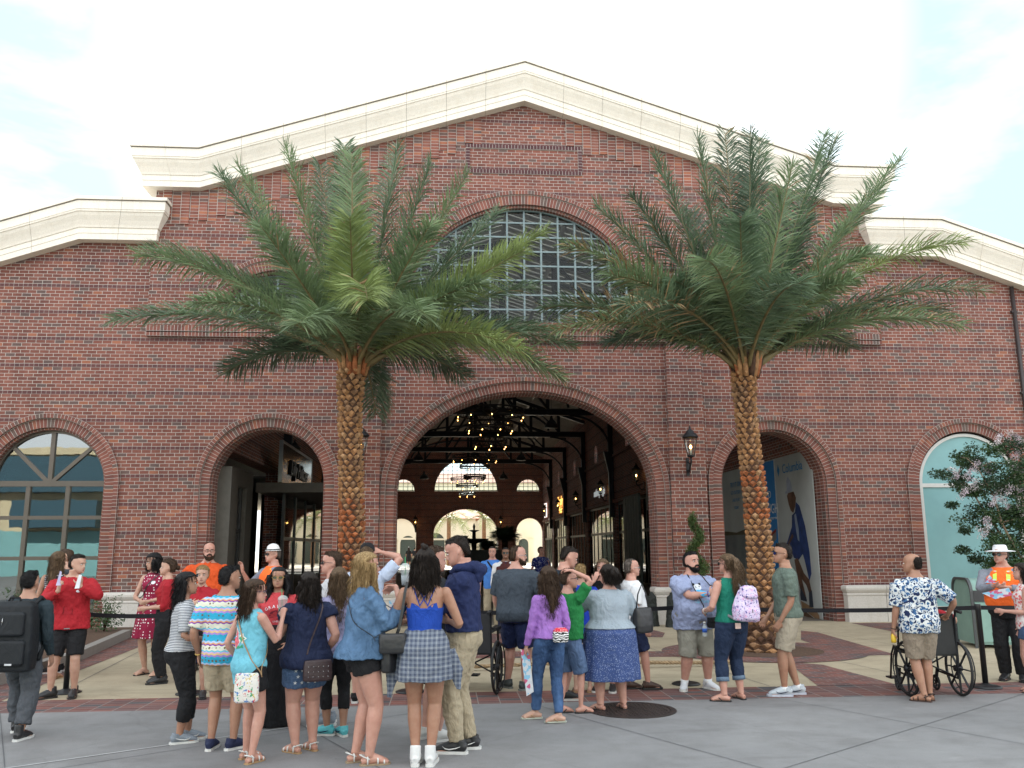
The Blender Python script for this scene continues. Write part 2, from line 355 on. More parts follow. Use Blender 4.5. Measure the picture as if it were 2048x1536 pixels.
# stack-bonded corbel bricks hanging below the rake
rnd = random.Random(3); cbs = {-1: MB(), 1: MB()}
n = int(GS/.2032)
for k in range(-n, n):
    mb = cbs[-1 if k < 0 else 1]
    x0 = k*.2032; x1 = x0+.195; xc = (x0+x1)/2; zt = gable(xc)+.3
    zb = gable(xc)-(.62 if abs(xc) < KX else .62)-rnd.choice((0, .0762, .0762*2))
    if abs(xc) < 1.1: continue
    mb.box(x0, x1, -.012-.022*(k % 2), .001, zb, zt)
for mb in cbs.values(): mb.obj('corbel', [STK], bld)
# pilasters
for s in (-1, 1):
    mb = MB(); mb.box(s*3.264, s*4.084, -.02, .099, .79, 6.349); mb.obj('pilaster', [BR], bld)
# arch surrounds
for (cx, zs, A, B, z0, pl) in ((0, 2.9, 3.25, 2.6, .0, .1), (-SIDE, 3.08, 1.55, 1.55, .0, .1), (SIDE, 3.08, 1.55, 1.55, .0, .1), (-10.4, 3.05, 1.55, 1.55, .0, .1), (10.4, 3.05, 1.55, 1.55, .0, .1)):
    mb = MB(); t = .10
    ring(mb, cx, zs, A, B, A-t, B-t, pl-.065, pl+.05, z0)
    ring(mb, cx, zs, A-t, B-t, A-t-.205, B-t-.205, pl-.005, pl+.14, z0)
    ring(mb, cx, zs, A-t-.205, B-t-.205, A-t-.25, B-t-.25, pl+.07, .72, z0)
    mb.obj('arch_surround', [VO], bld)
for (cx, R) in ((0, 3.24), (-SIDE, 1.50), (SIDE, 1.50)):
    mb = MB(); ring(mb, cx, 6.76, R, R, R-.1, R-.1, -.055, .05, 6.6, jamb=False)
    ring(mb, cx, 6.76, R-.1, R-.1, R-.34, R-.34, -.02, .14, 6.6, jamb=False); ring(mb, cx, 6.76, R-.34, R-.34, R-.40, R-.40, .06, .4, 6.6, jamb=False)
    mb.box(cx-R+.05, cx+R-.05, -.06, .3, 6.60, 6.76); mb.obj('arch_surround', [VO], bld)
# lunette windows with grey-green glazing bars
FR = pm('grey_green_paint', (.16, .22, .23), .45, var=.05); 
def lunette(cx, R, zc, y, gx, gz, name='lunette_window', par=None, fm=None, deep=1.):
    par = par or bld; fm = fm or FR
    mb = MB(); n = 40; w = .07
    for i in range(n):
        a, b = PI*i/n, PI*(i+1)/n
        for q0, q1 in ((0, 1),):
            o = [(cx-R*math.cos(t), zc+R*math.sin(t)) for t in (a, b)]; ii = [(cx-(R-w)*math.cos(t), zc+(R-w)*math.sin(t)) for t in (a, b)]
            mb.prism([o[0], ii[0], ii[1], o[1]], y-.03, y+.05)
    mb.box(cx-R, cx+R, y-.03, y+.05, zc-.03, zc+.05)
    k = int(R/gx)
    for i in range(-k, k+1):
        x = i*gx; h = math.sqrt(max(0, (R-.03)**2-x*x))
        if h > .1: mb.box(cx+x-.022, cx+x+.022, y-.02, y+.04, zc+.05, zc+h)
    z = gz
    while z < R-.08:
        h = math.sqrt((R-.03)**2-z*z); mb.box(cx-h, cx+h, y-.014, y+.034, zc+z-.02, zc+z+.02); z += gz
    f = mb.obj(name, [fm], par); g = MB(); g.prism([(cx-(R-.05)*math.cos(PI*i/n), zc+.02+(R-.05)*math.sin(PI*i/n)) for i in range(n+1)][::-1], y+.008, y+.014)
    g.obj('pane', [GLASS], f); return f
for cx, R in ((0, 2.86), (-SIDE, 1.12), (SIDE, 1.12)): lunette(cx, R, 6.78, .22, .405, .357)
# stone base
def base_stone(x0, x1, yf, yb, ends=(1, 1), par=None):
    mb = MB(); prof = [(0, .02), (-.0, .10), (-.0, .56), (-.015, .58), (-.015, .60), (.0, .62), (-.03, .66), (-.05, .70), (-.05, .745), (-.03, .78), (.0, .79)]
    n = max(1, round((x1-x0)/1.05)); L_ = (x1-x0)/n
    for i in range(n):
        a, b = x0+i*L_+(.006 if i else 0), x0+(i+1)*L_-(.006 if i < n-1 else 0)
        ea = ends[0] and i == 0; eb = ends[1] and i == n-1
        P = [(a-((.05+min(0, 0)+(-d)) if ea else 0)*1., b+((.05-d) if eb else 0), yf+d, z) for d, z in [(0, -.1)]+prof]
        vs = []
        for (xa, xb, y, z) in P: vs += [(xa, y, z), (xb, y, z)]
        vs += [(P[-1][0], yb, .79), (P[-1][1], yb, .79)]
        m = len(vs)//2; fs = [(2*k, 2*k+1, 2*k+3, 2*k+2) for k in range(m-1)]
        mb.add(vs, fs)
        for side in (0, 1):
            if (ea if side == 0 else eb):
                q = [(p[side], p[2], p[3]) for p in P]; r = [(p[side], yb, p[3]) for p in P]; k = len(q)
                mb.add(q+r, [(j, j+1, k+j+1, k+j) if side else (j+1, j, k+j, k+j+1) for j in range(k-1)])
            else:
                q = [(p[side], p[2], p[3]) for p in P]+[(P[0][side], yb, .79), (P[0][side], yb, -.1)]
                mb.add(q, [tuple(range(len(q)))])
        mb.box(a+.0, b, yf+.03, yb, -.1, .77)
    return mb.obj('stone_base', [BST], par or bld)
for s in (-1, 1):
    for x0, x1 in ((2.86, 4.22), (7.18, 8.86), (11.9, 19)):
        a, b = (x0, x1) if s > 0 else (-x1, -x0)
        base_stone(a, b, -.12, .3, (1, 1))
# cornices
PR = [(.0, 0), (.245, 0), (.25, .135), (.262, .14), (.265, .26), (.285, .27), (.30, .32), (.345, .42), (.40, .52), (.425, .585), (.445, .595), (.448, .63), (.46, .64), (.462, .835), (.448, .84), (.448, .848), (.475, .853), (.50, .855), (.50, .93), (.0, .95)]
def cornice(stations, scale_h, name='cornice'):
    # stations: list of functions (d,h)->point ; blocks between them may be split by (i, n)
    mb = MB()
    def seg(fa, fb, t0, t1, inset=0):
        A = []; B = []
        for d, h in PR:
            hh = h*.985+.006 if inset else h; a, b = Vector(fa(d-inset if d > .1 else d, hh)), Vector(fb(d-inset if d > .1 else d, hh)); A.append(a.lerp(b, t0)); B.append(a.lerp(b, t1))
        k = len(PR); mb.add(A+B, [(i, i+1, k+i+1, k+i) for i in range(k-1)], 1 if inset else 0)
        if not inset: mb.add(A, [tuple(range(k))[::-1]], 0); mb.add(B, [tuple(range(k))], 0)
    for (fa, fb, n) in stations:
        seg(fa, fb, 0, 1, .012)
        ln = (Vector(fa(.4, .5))-Vector(fb(.4, .5))).length; g = .004/max(ln, .1)
        for i in range(n): seg(fa, fb, i/n+(g if i else 0), (i+1)/n-(g if i < n-1 else 0))
    return mb.obj(name, [CST, DKM], bld, fix=True)
zb, zk = 9.788, 12.208
A0 = lambda d, h: (-GS-d, 1.2, zb+h); A1 = lambda d, h: (-GS-d, -d, zb+h); A2 = lambda d, h: (-KX, -d, zb+h); A3 = lambda d, h: (0, -d, zk+h*1.04)
B2 = lambda d, h: (KX, -d, zb+h); B1 = lambda d, h: (GS+d, -d, zb+h); B0 = lambda d, h: (GS+d, 1.2, zb+h)
cornice([(A0, A1, 1), (A1, A2, 2), (A2, A3, 8), (A3, B2, 8), (B2, B1, 2), (B1, B0, 1)], 1)
for s in (-1, 1):
    zw = 8.53; y0 = .1
    C0 = lambda d, h, s=s: (s*(8.62-d), .12, zw+h); C1 = lambda d, h, s=s: (s*(8.62-d), y0-d, zw+h); C2 = lambda d, h, s=s: (s*(WK+.02), y0-d, zw+h); C3 = lambda d, h, s=s: (s*22, y0-d, zw+h-ws*(22-WK))
    cornice([(C0, C1, 1), (C1, C2, 2), (C2, C3, 12)], 1)
# coping behind the cornice so that the roof edge closes
mb = MB(); RF = pm('roof_membrane', (.55, .54, .52), .8)
for s in (-1, 1):
    mb.add([(0, -.05, zk+.97), (s*KX, -.05, zb+.94), (s*KX, .62, zb+.94), (0, .62, zk+.97)], [(0, 1, 2, 3)]); mb.add([(s*KX, -.05, zb+.94), (s*(GS+.3), -.05, zb+.94), (s*(GS+.3), .62, zb+.94), (s*KX, .62, zb+.94)], [(0, 1, 2, 3)])
    mb.add([(s*8.3, .2, 9.47), (s*WK, .2, 9.47), (s*WK, 8, 9.47), (s*8.3, 8, 9.47)], [(0, 1, 2, 3)]); mb.add([(s*WK, .2, 9.47), (s*22, .2, 9.47-ws*(22-WK)), (s*22, 8, 9.47-ws*(22-WK)), (s*WK, 8, 9.47)], [(0, 1, 2, 3)])
    mb.add([(s*22, .2, 0), (s*22, 8, 0), (s*22, 8, 5.2), (s*22, .2, 5.2)], [(0, 1, 2, 3)]); mb.add([(s*7.4, 8, 5), (s*22, 8, 5), (s*22, 8, 5.4), (s*WK, 8, 9.47), (s*7.4, 8, 9.47)], [(0, 1, 2, 3, 4)]); mb.box(s*7.35, s*22, 8.01, 58, 5.0, 5.2); mb.box(s*21.9, s*22, 8, 58, 0, 5)
mb.obj('roof', [RF], bld)
for x in (11.93,):
    mb = MB(); mb.tube([(x, .04, 7.85), (x, .04, .8)], .045, 10); 
    for z in (7.2, 5.2, 3.2): mb.box(x-.07, x+.07, .02, .1, z, z+.05)
    mb.obj('downpipe', [pm('dark_pipe', (.03, .022, .022), .5)], bld)
# far-left arched shop window
WF = pm('bronze_frame', (.10, .085, .07), .4, .4, var=.05)
def arched_window(cx, R, zs, y, par, fm):
    mb = MB(); n = 32; w = .09
    P = arc(cx, zs, R, R, .35, n); Q = arc(cx, zs, R-w, R-w, .35, n)
    for i in range(len(P)-1): mb.prism([P[i], Q[i], Q[i+1], P[i+1]], y-.05, y+.05)
    mb.box(cx-R, cx+R, y-.05, y+.05, .25, .42); mb.box(cx-R, cx+R, y-.055, y+.045, zs-.02, zs+.1)
    for z in (2.32, 1.46): mb.box(cx-R, cx+R, y-.04, y+.04, z, z+.08)
    for x in (-.43, .40): mb.box(cx+x-.045, cx+x+.045, y-.045, y+.045, .42, zs)
    mb.box(cx-.045, cx+.045, y-.045, y+.045, zs, zs+R-.03)
    for s in (-1, 1): mb.bar((cx+s*.05, y, zs+.08), (cx+s*R*.70, y, zs+R*.70), .08, .08, up=(0, 1, 0))
    f = mb.obj('shop_window', [fm], par); g = MB(); g.prism(arc(cx, zs, R-.04, R-.04, .3, n)[::-1], y+.004, y+.012); g.obj('pane', [glass_mat('shop_glass', (.35, .5, .5), .01, .8)], f)
arched_window(-10.4, 1.24, 3.05, .34, bld, WF)
# far-right arch closed with pale teal boarding
TEAL = pm('teal_board', (.17, .35, .365), .38, var=.07, scale=1.2, bump=.06, bscale=5, bdist=.01); WHT = pm('white_frame', (.52, .52, .50), .5, var=.04)
mb = MB(); cx = 10.4; P = arc(cx, 3.05, 1.24, 1.24, .3, 32); Q = arc(cx, 3.05, 1.13, 1.13, .3, 32)
for i in range(len(P)-1): mb.prism([P[i], Q[i], Q[i+1], P[i+1]], .17, .27)
mb.box(cx-1.13, cx+1.13, .18, .26, 2.99, 3.08); mb.box(cx-1.24, cx+1.24, .17, .27, .1, .3)
f = mb.obj('boarded_window', [WHT], bld); g = MB(); g.prism(arc(cx, 3.05, 1.15, 1.15, .25, 32)[::-1], .215, .25); g.obj('board', [TEAL], f)
# wall lanterns on the pilasters
def lantern(loc, label, rz=0, sc=1., group='wall lanterns', lit=1.):
    t = thing('wall_lantern', label, 'lantern', loc, rz, group); t.scale = (sc,)*3
    mb = MB(); mb.box(-.035, .035, -.03, 0, -.62, -.22)
    mb.tube([(0, -.03, -.50), (0, -.09, -.55), (0, -.17, -.50), (0, -.19, -.42), (0, -.25, -.38), (0, -.30, -.33), (0, -.30, -.22)], .022, 8)
    mb.tube([(0, -.03, -.30), (0, -.10, -.33), (0, -.18, -.36), (0, -.24, -.38)], .014, 6); mb.obj('bracket', [IRON], t)
    mb = MB(); mb.lathe([(.0, -.24), (.06, -.23), (.09, -.20), (.075, -.18)], (0, -.30, 0), 16)
    mb.lathe([(.165, .20), (.185, .225), (.17, .245), (.13, .30), (.085, .33), (.09, .35), (.05, .385), (.02, .42), (.028, .44), (.01, .47), (0, .50)], (0, -.30, 0), 16)
    for k in range(8):
        a = 2*PI*k/8; mb.bar((.08*math.cos(a), -.30+.08*math.sin(a), -.19), (.155*math.cos(a), -.30+.155*math.sin(a), .205), .008, .008)
    mb.obj('cage', [IRON], t)
    mb = MB(); mb.lathe([(.07, -.18), (.11, -.08), (.14, .06), (.15, .20)], (0, -.30, 0), 16); mb.obj('glass_shade', [GLASS], t)
    mb = MB(); mb.ball((0, -.30, .0), (.028, .028, .045)); mb.obj('bulb', [BULB], t)
    mb = MB(); mb.lathe([(.02, -.18), (.02, -.05)], (0, -.30, 0), 8); mb.obj('candle', [pm('candle', (.6, .55, .45))], t)
    return t
lantern((3.66, -.02, 3.86), 'black iron wall lantern, lit, on the brick pilaster just right of the big arch')
lantern((-3.66, -.02, 3.86), 'black iron wall lantern half hidden behind the left palm trunk')
# ================================================================= inside the hall
HX, HY = 6.9, 58.5
COLS = [8.25, 16.8, 25.3, 34.3, 42.9, 51.4]
BAYC = [4.4, 12.5, 21.6, 30.4, 38.9, 47.4, 55.5]
hall = thing('market_hall', 'long dark brick hall with steel trusses seen through the big arch', 'hall')
BRI = brick_mat('brick_inside', True, True, .03, 1.35)
mb = MB()
for s in (-1, 1):
    fr = lambda x, y, z, s=s: (s*(HX+y), x, z)
    holes = [arc(c, 7.0, .5, .5, 6.5, 12) for c in BAYC]
    mb.prism([(.6, 3.95), (HY, 3.95), (HY, 9.9), (.6, 9.9)], 0, .4, 0, holes, fr)
    for a, b in ((0, 8.25),)+tuple(zip(COLS, COLS[1:]+[HY])):
        mb.box(s*HX, s*(HX+.4), b-.55, b+(.0 if b == HY else .55), 0, 3.95)
    mb.box(s*HX, s*(HX-.07), .6, HY, 6.28, 6.42); mb.box(s*HX, s*(HX-.10), .6, HY, 3.93, 4.1)
HT = [(-HX, -.2)]
for c, zs, a, b in ((-SIDE, 3.08, 1.3, 1.3), (0, 2.9, 2.85, 2.2), (SIDE-.05, 3.08, 1.2, 1.25)):
    HT += [(max(-HX+.02, min(HX-.02, c-a)), -.2)]+[(max(-HX+.02, min(HX-.02, c-a*math.cos(PI*i/40))), zs+b*math.sin(PI*i/40)) for i in range(41)]+[(max(-HX+.02, min(HX-.02, c+a)), -.2)]
HT += [(HX, -.2), (HX, 9.9), (0, 12.15), (-HX, 9.9)]
mb.prism(HT, HY, HY+.6, 0, [arc(0, 6.76, 2.85, 2.85, 6.7), arc(-SIDE+.1, 6.76, 1.05, 1.05, 6.7), arc(SIDE-.1, 6.76, 1.05, 1.05, 6.7)])
for s in (-1, 1): mb.box(s*3.3, s*4.1, HY-.1, HY, 0, 9.5)
mb.box(-HX, HX, HY-.14, HY, 6.42, 6.62)
mb.obj('wall', [BRI], hall, fix=True)
for cx, zs, A, B in ((0, 2.9, 3.15, 2.5), (-SIDE+.0, 3.08, 1.5, 1.5), (SIDE-.0, 3.08, 1.5, 1.5)):
    mb = MB(); A2, B2 = A-.3, B-.3; 
    if cx: A, A2, B = 1.4, 1.2, 1.4
    for k in range(40):
        t0, t1 = PI*k/40, PI*(k+1)/40
        mb.prism([(cx-A*math.cos(t0), zs+B*math.sin(t0)), (cx-A2*math.cos(t0), zs+(B-(A-A2))*math.sin(t0)), (cx-A2*math.cos(t1), zs+(B-(A-A2))*math.sin(t1)), (cx-A*math.cos(t1), zs+B*math.sin(t1))], HY-.06, HY+.02)
    mb.obj('arch_surround', [VO], hall, fix=True)
BKF = pm('dark_window_bar', (.03, .035, .035), .5)
for cx, R in ((0, 2.86), (-SIDE+.1, 1.06), (SIDE-.1, 1.06)): lunette(cx, R, 6.76, HY+.3, .405, .357, par=hall, fm=BKF)
for s in (-1, 1):
    for c in BAYC:
        mb = MB(); x0, x1 = s*(HX+.15), s*(HX+.2)
        for q in (-.5, -.17, .17, .5): mb.box(x0, x1, c+q-.02, c+q+.02, 6.5, 7.0+math.sqrt(max(0, .25-q*q)))
        for z in (6.5, 6.75, 7.0, 7.25): mb.box(x0-.002*s, x1+.002*s, c-.5, c+.5, z, z+.035)
        f = mb.obj('clerestory_window', [BKF], hall); g = MB(); g.box(s*(HX+.16), s*(HX+.165), c-.5, c+.5, 6.5, 7.5); g.obj('pane', [GLASS], f)
# roof deck with ribs, purlins, trusses
GALV = pm('galvanised_deck', (.44, .39, .33), .35, .2, var=.12, bump=.1); STEEL = pm('dark_steel', (.014, .016, .022), .4, .3)
zr = lambda x: 12.0-abs(x)*.33
mb = MB()
for s in (-1, 1):
    y = .6
    while y < HY:
        mb.add([(0, y, zr(0)+.1), (s*7.3, y, zr(7.3)+.1), (s*7.3, y+.47, zr(7.3)+.1), (0, y+.47, zr(0)+.1)], [(0, 1, 2, 3)])
        mb.add([(0, y+.47, zr(0)+.1), (s*7.3, y+.47, zr(7.3)+.1), (s*7.3, y+.50, zr(7.3)+.1), (0, y+.50, zr(0)+.1)], [(0, 1, 2, 3)], 1)
        mb.bar((0, y+.18, zr(0)+.07), (s*7.2, y+.18, zr(7.2)+.07), .10, .04, up=(0, 1, 0)); y += .50
TLM, tnt, tb_ = base_mat('added_streak_strip'); tt = N(tnt, 'ShaderNodeBsdfTranslucent'); tt.inputs[0].default_value = (.20, .19, .17, 1); L(tnt, tt.outputs[0], tnt.nodes['Material Output'].inputs[0])  # translucent strips added to brighten the hall and imitate light streaks on the deck
mb.obj('roof_deck', [GALV, TLM], hall)
mb = MB()
for x in (0, 1.75, 3.5, 5.25): 
    for s in ((-1, 1) if x else (1,)): mb.box(s*x-.05, s*x+.05, .6, HY, zr(x)-.17, zr(x)-.01)
mb.obj('purlin', [GALV], hall)
tr0 = None
for yy in COLS:
    mb = MB()
    mb.box(-HX, HX, yy-.12, yy+.12, 8.5, 8.56); mb.box(-HX, HX, yy-.03, yy+.03, 8.56, 8.80); mb.box(-HX, HX, yy-.12, yy+.12, 8.80, 8.84)
    for s in (-1, 1):
        mb.bar((0, yy, zr(0)-.3), (s*HX, yy, zr(HX)-.3), .2, .2)
        for x in (1.75, 3.5, 5.25): mb.box(s*x-.09, s*x+.09, yy-.06, yy+.06, 8.84, zr(x)-.3)
        mb.bar((0, yy, zr(0)-.35), (s*1.75, yy, 8.84), .14, .14); mb.bar((s*1.75, yy, zr(1.75)-.3), (s*3.5, yy, 8.84), .12, .12); mb.bar((s*3.5, yy, zr(3.5)-.3), (s*5.25, yy, 8.84), .10, .10)
        P = [(s*(HX-.12-2.1*(1-math.cos(t))), yy, 6.55+1.95*math.sin(t)) for t in [PI/2*k/14 for k in range(15)]]
        mb.tube(P, .06, 8); mb.tube([(p[0]*.0+p[0]+s*.0, yy, p[2]) for p in P], .045, 6)
        P = [(s*(4.6*math.sin(t)), yy, 8.9+1.5*math.cos(t)) for t in [PI/2*k/16 for k in range(17)]]
        mb.tube(P, .07, 8)
    mb.box(-.1, .1, yy-.06, yy+.06, 8.84, zr(0)-.2)
    mb.obj('truss', [STEEL], hall)
    for s in (-1, 1):
        mb = MB(); mb.box(s*(HX-.02), s*(HX-.26), yy-.11, yy+.11, 3.2, 8.5)
        mb.add([(s*HX, yy-.12, 6.6), (s*(HX-.5), yy-.12, 6.6), (s*(HX-.26), yy-.12, 5.5), (s*HX, yy-.12, 5.5), (s*HX, yy+.12, 6.6), (s*(HX-.5), yy+.12, 6.6), (s*(HX-.26), yy+.12, 5.5), (s*HX, yy+.12, 5.5)], [(0, 1, 2, 3), (7, 6, 5, 4), (0, 4, 5, 1), (1, 5, 6, 2), (2, 6, 7, 3)])
        mb.obj('column', [STEEL], hall, fix=True)
# shopfronts
SG = glass_mat('dark_shop_glass', (.35, .37, .36), .02, .9); SFR = pm('shopfront_frame', (.03, .03, .032), .4); DGR = pm('dark_grey_panel', (.06, .065, .065), .6); CRM = pm('cream_panel', (.42, .39, .31), .6)
lab = {-1: 'left', 1: 'right'}
def shopfront(s, y0, y1, label, cream=False, blind=0):
    t = thing('shopfront', label, 'shopfront', (s*HX, (y0+y1)/2, 0)); h = (y1-y0)/2; X = lambda d: s*d
    mb = MB(); n = max(2, int((y1-y0)/1.15)); w = (y1-y0)/n
    for i in range(n+1): mb.box(X(.10), X(.18), -h+i*w-.045, -h+i*w+.045, 0, 3.9)
    for z in (0, 2.35, 3.8): mb.box(X(.105), X(.175), -h, h, z, z+.13)
    mb.obj('frame', [CRM if cream else SFR], t)
    mb = MB(); mb.box(X(.13), X(.14), -h, h, .1, 3.85); mb.obj('glass', [SG], t)
    mb = MB(); mb.box(X(2.4), X(2.5), -h, h, 0, 3.95); mb.box(X(.2), X(2.4), -h, h, 3.9, 3.95); mb.obj('back_wall', [CRM if cream else DGR], t)
    if blind:
        mb = MB(); mb.box(X(.2), X(.22), -h+w, h-w, 2.9, 3.9); mb.obj('blind', [pm('grey_blind', (.28, .27, .25), .8)], t)
    return t
segs = [(.9, 7.7)]+[(a+.55, b-.55) for a, b in zip(COLS, COLS[1:]+[HY])]
names = ['', 'with pale blind', 'with dark recessed door', 'with tall cream mullions', 'at the middle of the hall', 'near the far end', 'at the far end']
for i, (a, b) in enumerate(segs):
    if i > 0: shopfront(1, a, b, 'dark glazed shopfront on the right side of the hall, number %s from the entrance' % ['', 'one', 'two', 'three', 'four', 'five', 'six'][i], i >= 5, i == 2)
    if i > 0: shopfront(-1, a, b, 'dark glazed shopfront on the left side of the hall, number %s from the entrance' % ['', 'one', 'two', 'three', 'four', 'five', 'six'][i], i >= 5)
# signs
def sign_text(name, txt, size, s, y, z, mat, label, depth=.03, shear=0):
    mb = MB(); place_text(mb, txt, size, (s*(HX-.06), y, z), (0, -s, 0), (0, 0, 1), depth, shear=shear); o = mb.obj(name, [mat], None); tag(o, label, 'sign'); return o
STL = pm('steel_letters', (.5, .5, .5), .25, .9); GLD = emit_mat('gold_letters', (1, .45, .1), .7)
sign_text('letter_sign', 'anthropologie', .62, 1, 29.3, 4.55, emit_mat('pale_letters', (.6, .65, .65), .12), 'long row of pale lower-case letters above the second shopfront on the right')
sign_text('letter_sign', 'free people', .55, 1, 38.2, 4.65, STL, 'dim metal letters above the third shopfront on the right')
sign_text('letter_sign', 'Trophy', .95, 1, 46.3, 4.85, GLD, 'glowing gold script, upper word, above the fourth shopfront on the right', shear=.3)
sign_text('letter_sign', 'Room', .7, 1, 46.0, 4.25, GLD, 'glowing gold script, lower word, above the fourth shopfront on the right', shear=.3)
t = thing('blade_sign', 'red square letter sign with white border at the far right corner of the hall', 'sign', (HX-.1, 55.6, 4.85))
mb = MB(); mb.box(-.03, .03, -.75, .75, -.6, .6); mb.obj('border', [emit_mat('white_sign', (.9, .8, .75), .5)], t)
mb = MB(); mb.box(-.05, -.03, -.66, .66, -.51, .51); mb.obj('panel', [pm('cream_sign', (.6, .5, .42))], t)
mb = MB(); place_text(mb, 'M', 1.2, (-.06, 0, -.42), (0, -1, 0), (0, 0, 1), .02); mb.obj('letter', [pm('red_letter', (.5, .02, .02))], t)
# left side shop: grey wall pier, canopy and mirror-like name board
WBX = -HX
t = thing('shop_entrance', 'grey shop entrance with projecting flat canopy inside the left arch', 'shop', (WBX, 4.8, 0))
mb = MB(); mb.box(.0, .3, -4.2, -3.55, 0, 3.5); mb.box(.0, .3, -2.65, -2.0, 0, 3.5); mb.box(0, .3, -3.55, -2.65, 3.1, 3.5); mb.obj('pier', [pm('taupe_panel', (.085, .078, .066), .6)], t)
mb = MB(); mb.box(.12, .2, -3.55, -3.48, 0, 3.1); mb.box(.12, .2, -3.12, -3.05, 0, 3.1); mb.box(.12, .2, -2.72, -2.65, 0, 3.1); mb.box(.12, .2, -3.55, -2.65, 2.05, 2.12); mb.obj('window_frame', [SFR], t)
mb = MB(); mb.box(.15, .16, -3.55, -2.65, 0, 3.1); mb.obj('glass', [SG], t)
mb = MB(); mb.box(-.0, 2.1, -.25, 9.9, 3.17, 3.43); mb.obj('canopy', [pm('taupe_canopy', (.10, .085, .07), .5)], t)
mb = MB()
for yy in (.4, 2.2, 4.1, 6.0, 7.9, 9.6): mb.box(.6, .68, yy-.05, yy+.05, 0, 3.17)
mb.box(.61, .67, .4, 9.6, 1.9, 2.0); mb.box(.61, .67, .4, 9.6, 0, .15); mb.obj('frame', [SFR], t)
mb = MB(); mb.box(.635, .645, .4, 9.6, .15, 3.1); mb.obj('glass', [SG], t)
t = thing('name_board', 'dark polished name board with script lettering above the canopy inside the left arch', 'sign', (WBX+.62, 7.2, 3.8))
MIR = pm('dark_mirror', (.10, .10, .09), .12, .8, var=.05)
mb = MB(); mb.box(-.04, .04, -2.6, 2.6, -.35, .72); mb.obj('board', [MIR], t)
mb = MB(); mb.box(-.05, .05, -2.66, 2.66, .72, .79); mb.box(-.05, .05, -2.66, -2.6, -.35, .72); mb.box(-.05, .05, 2.6, 2.66, -.35, .72); mb.obj('border', [pm('silver_trim', (.35, .36, .37), .3, .8)], t)
mb = MB(); place_text(mb, 'Lilly Pulitzer', .62, (.07, 0, -.05), (0, 1, 0), (0, 0, 1), .06, shear=.35); mb.obj('lettering', [pm('black_letter', (.01, .01, .012), .3, .4)], t)
# poster hoarding inside the right arch (runs along the hall's right wall)
t = thing('poster_hoarding', 'tall poster wall with sitting angler, blue panel and white text inside the right arch', 'hoarding', (6.86, 4.2, 0))
fr = lambda u, y, z: (-y, -u, z)     # u runs towards the camera, y is thickness towards the hall
def flat(name, polys, mat, lvl, par=t):
    mb = MB()
    for p in polys:
        mb.prism(p, .02+.004*lvl, .0225+.004*lvl, 0, (), fr)
    return mb.obj(name, [mat], par, fix=True)
PG = pm('poster_grey', (.42, .44, .43), .55, scale=.7, var=.06, kind='Object', c2=(.50, .53, .52)); PBL = pm('poster_blue', (.015, .22, .58), .5, var=.03); PNV = pm('poster_navy', (.02, .045, .16), .6, var=.3, scale=5)
rect = lambda a, b, c, d: [(a, c), (b, c), (b, d), (a, d)]
mb = MB(); mb.prism(rect(-3.6, 3.57, 0, 4.0), 0, .02, 0, (), fr); mb.obj('board', [PG], t, fix=True)
flat('blue_panel', [rect(-.15, 1.22, .0, 3.90)], PBL, 1)
flat('edge_trim', [rect(1.22, 1.30, 0, 3.98), rect(-3.6, 3.57, 3.93, 4.0), rect(-3.6, -3.52, 0, 3.93)], pm('poster_trim', (.6, .62, .6)), 2)
PW = pm('poster_white', (.78, .8, .8), .6); PLB = pm('poster_light_blue', (.03, .20, .45), .6)
LAKE = pm('poster_lake', (.16, .18, .18), .6, scale=1.2, c2=(.24, .26, .26)); flat('lake_picture', [rect(-3.4, -.2, .1, 2.0)], LAKE, 1)
flat('shore_picture', [[(-3.4, 2.0), (-.2, 2.0), (-.2, 2.08), (-1.2, 2.16), (-2.0, 2.07), (-3.4, 2.14)]], pm('poster_shore', (.10, .075, .04)), 2)
flat('reed_picture', [[(-2.2+.12*k, .2), (-2.17+.12*k, .2), (-2.15+.12*k+.1*math.sin(k*2.), .9+.5*abs(math.sin(k*1.7)))] for k in range(9)], pm('poster_reed', (.03, .035, .03)), 2)
mb = MB()
def ptxt(s_, size, u, z, **k): place_text(mb, s_, size, (-.034, -u, z), (0, -1, 0), (0, 0, 1), .003, **k)
ptxt('TESTED', .27, .45, 2.93); ptxt('TOUGH', .36, .72, 2.52); ptxt('WEAR IT BEFORE IT WEARS YOU', .085, .62, 2.36, sp=.95); ptxt('WORLDWIDE', .12, .4, 2.2); ptxt('COLUMBIA.COM', .20, .50, .92)
mb.obj('lettering', [PW], t)
mb = MB(); ptxt('Columbia', .33, 2.42, 3.50); d = .13
for k in range(4):
    for (q, r_) in ((0, .05), (.05, 0), (0, -.05), (-.05, 0)): pass
mb.prism([(1.42, 3.60), (1.50, 3.44), (1.58, 3.60), (1.50, 3.76)], .026, .03, 0, (), fr); mb.obj('lettering', [PLB], t, fix=True)
mb = MB()
for i, (tx, sz) in enumerate((('TRY IT ON', .2), ('GO OUTSIDE', .15), ('AND PLAY', .14), ('TODAY', .12))): ptxt(tx, sz, -1.9, 3.42-.22*i)
mb.obj('lettering', [PLB], t)
flat('tag_picture', [[(.72, 1.72), (1.10, 1.84), (1.13, 2.12), (.75, 2.0)]], pm('poster_tag', (.26, .22, .2)), 3)
flat('tag_stripe', [[(.75, 1.92), (1.10, 2.03), (1.11, 2.11), (.76, 2.0)]], pm('poster_red', (.28, .03, .02)), 4)
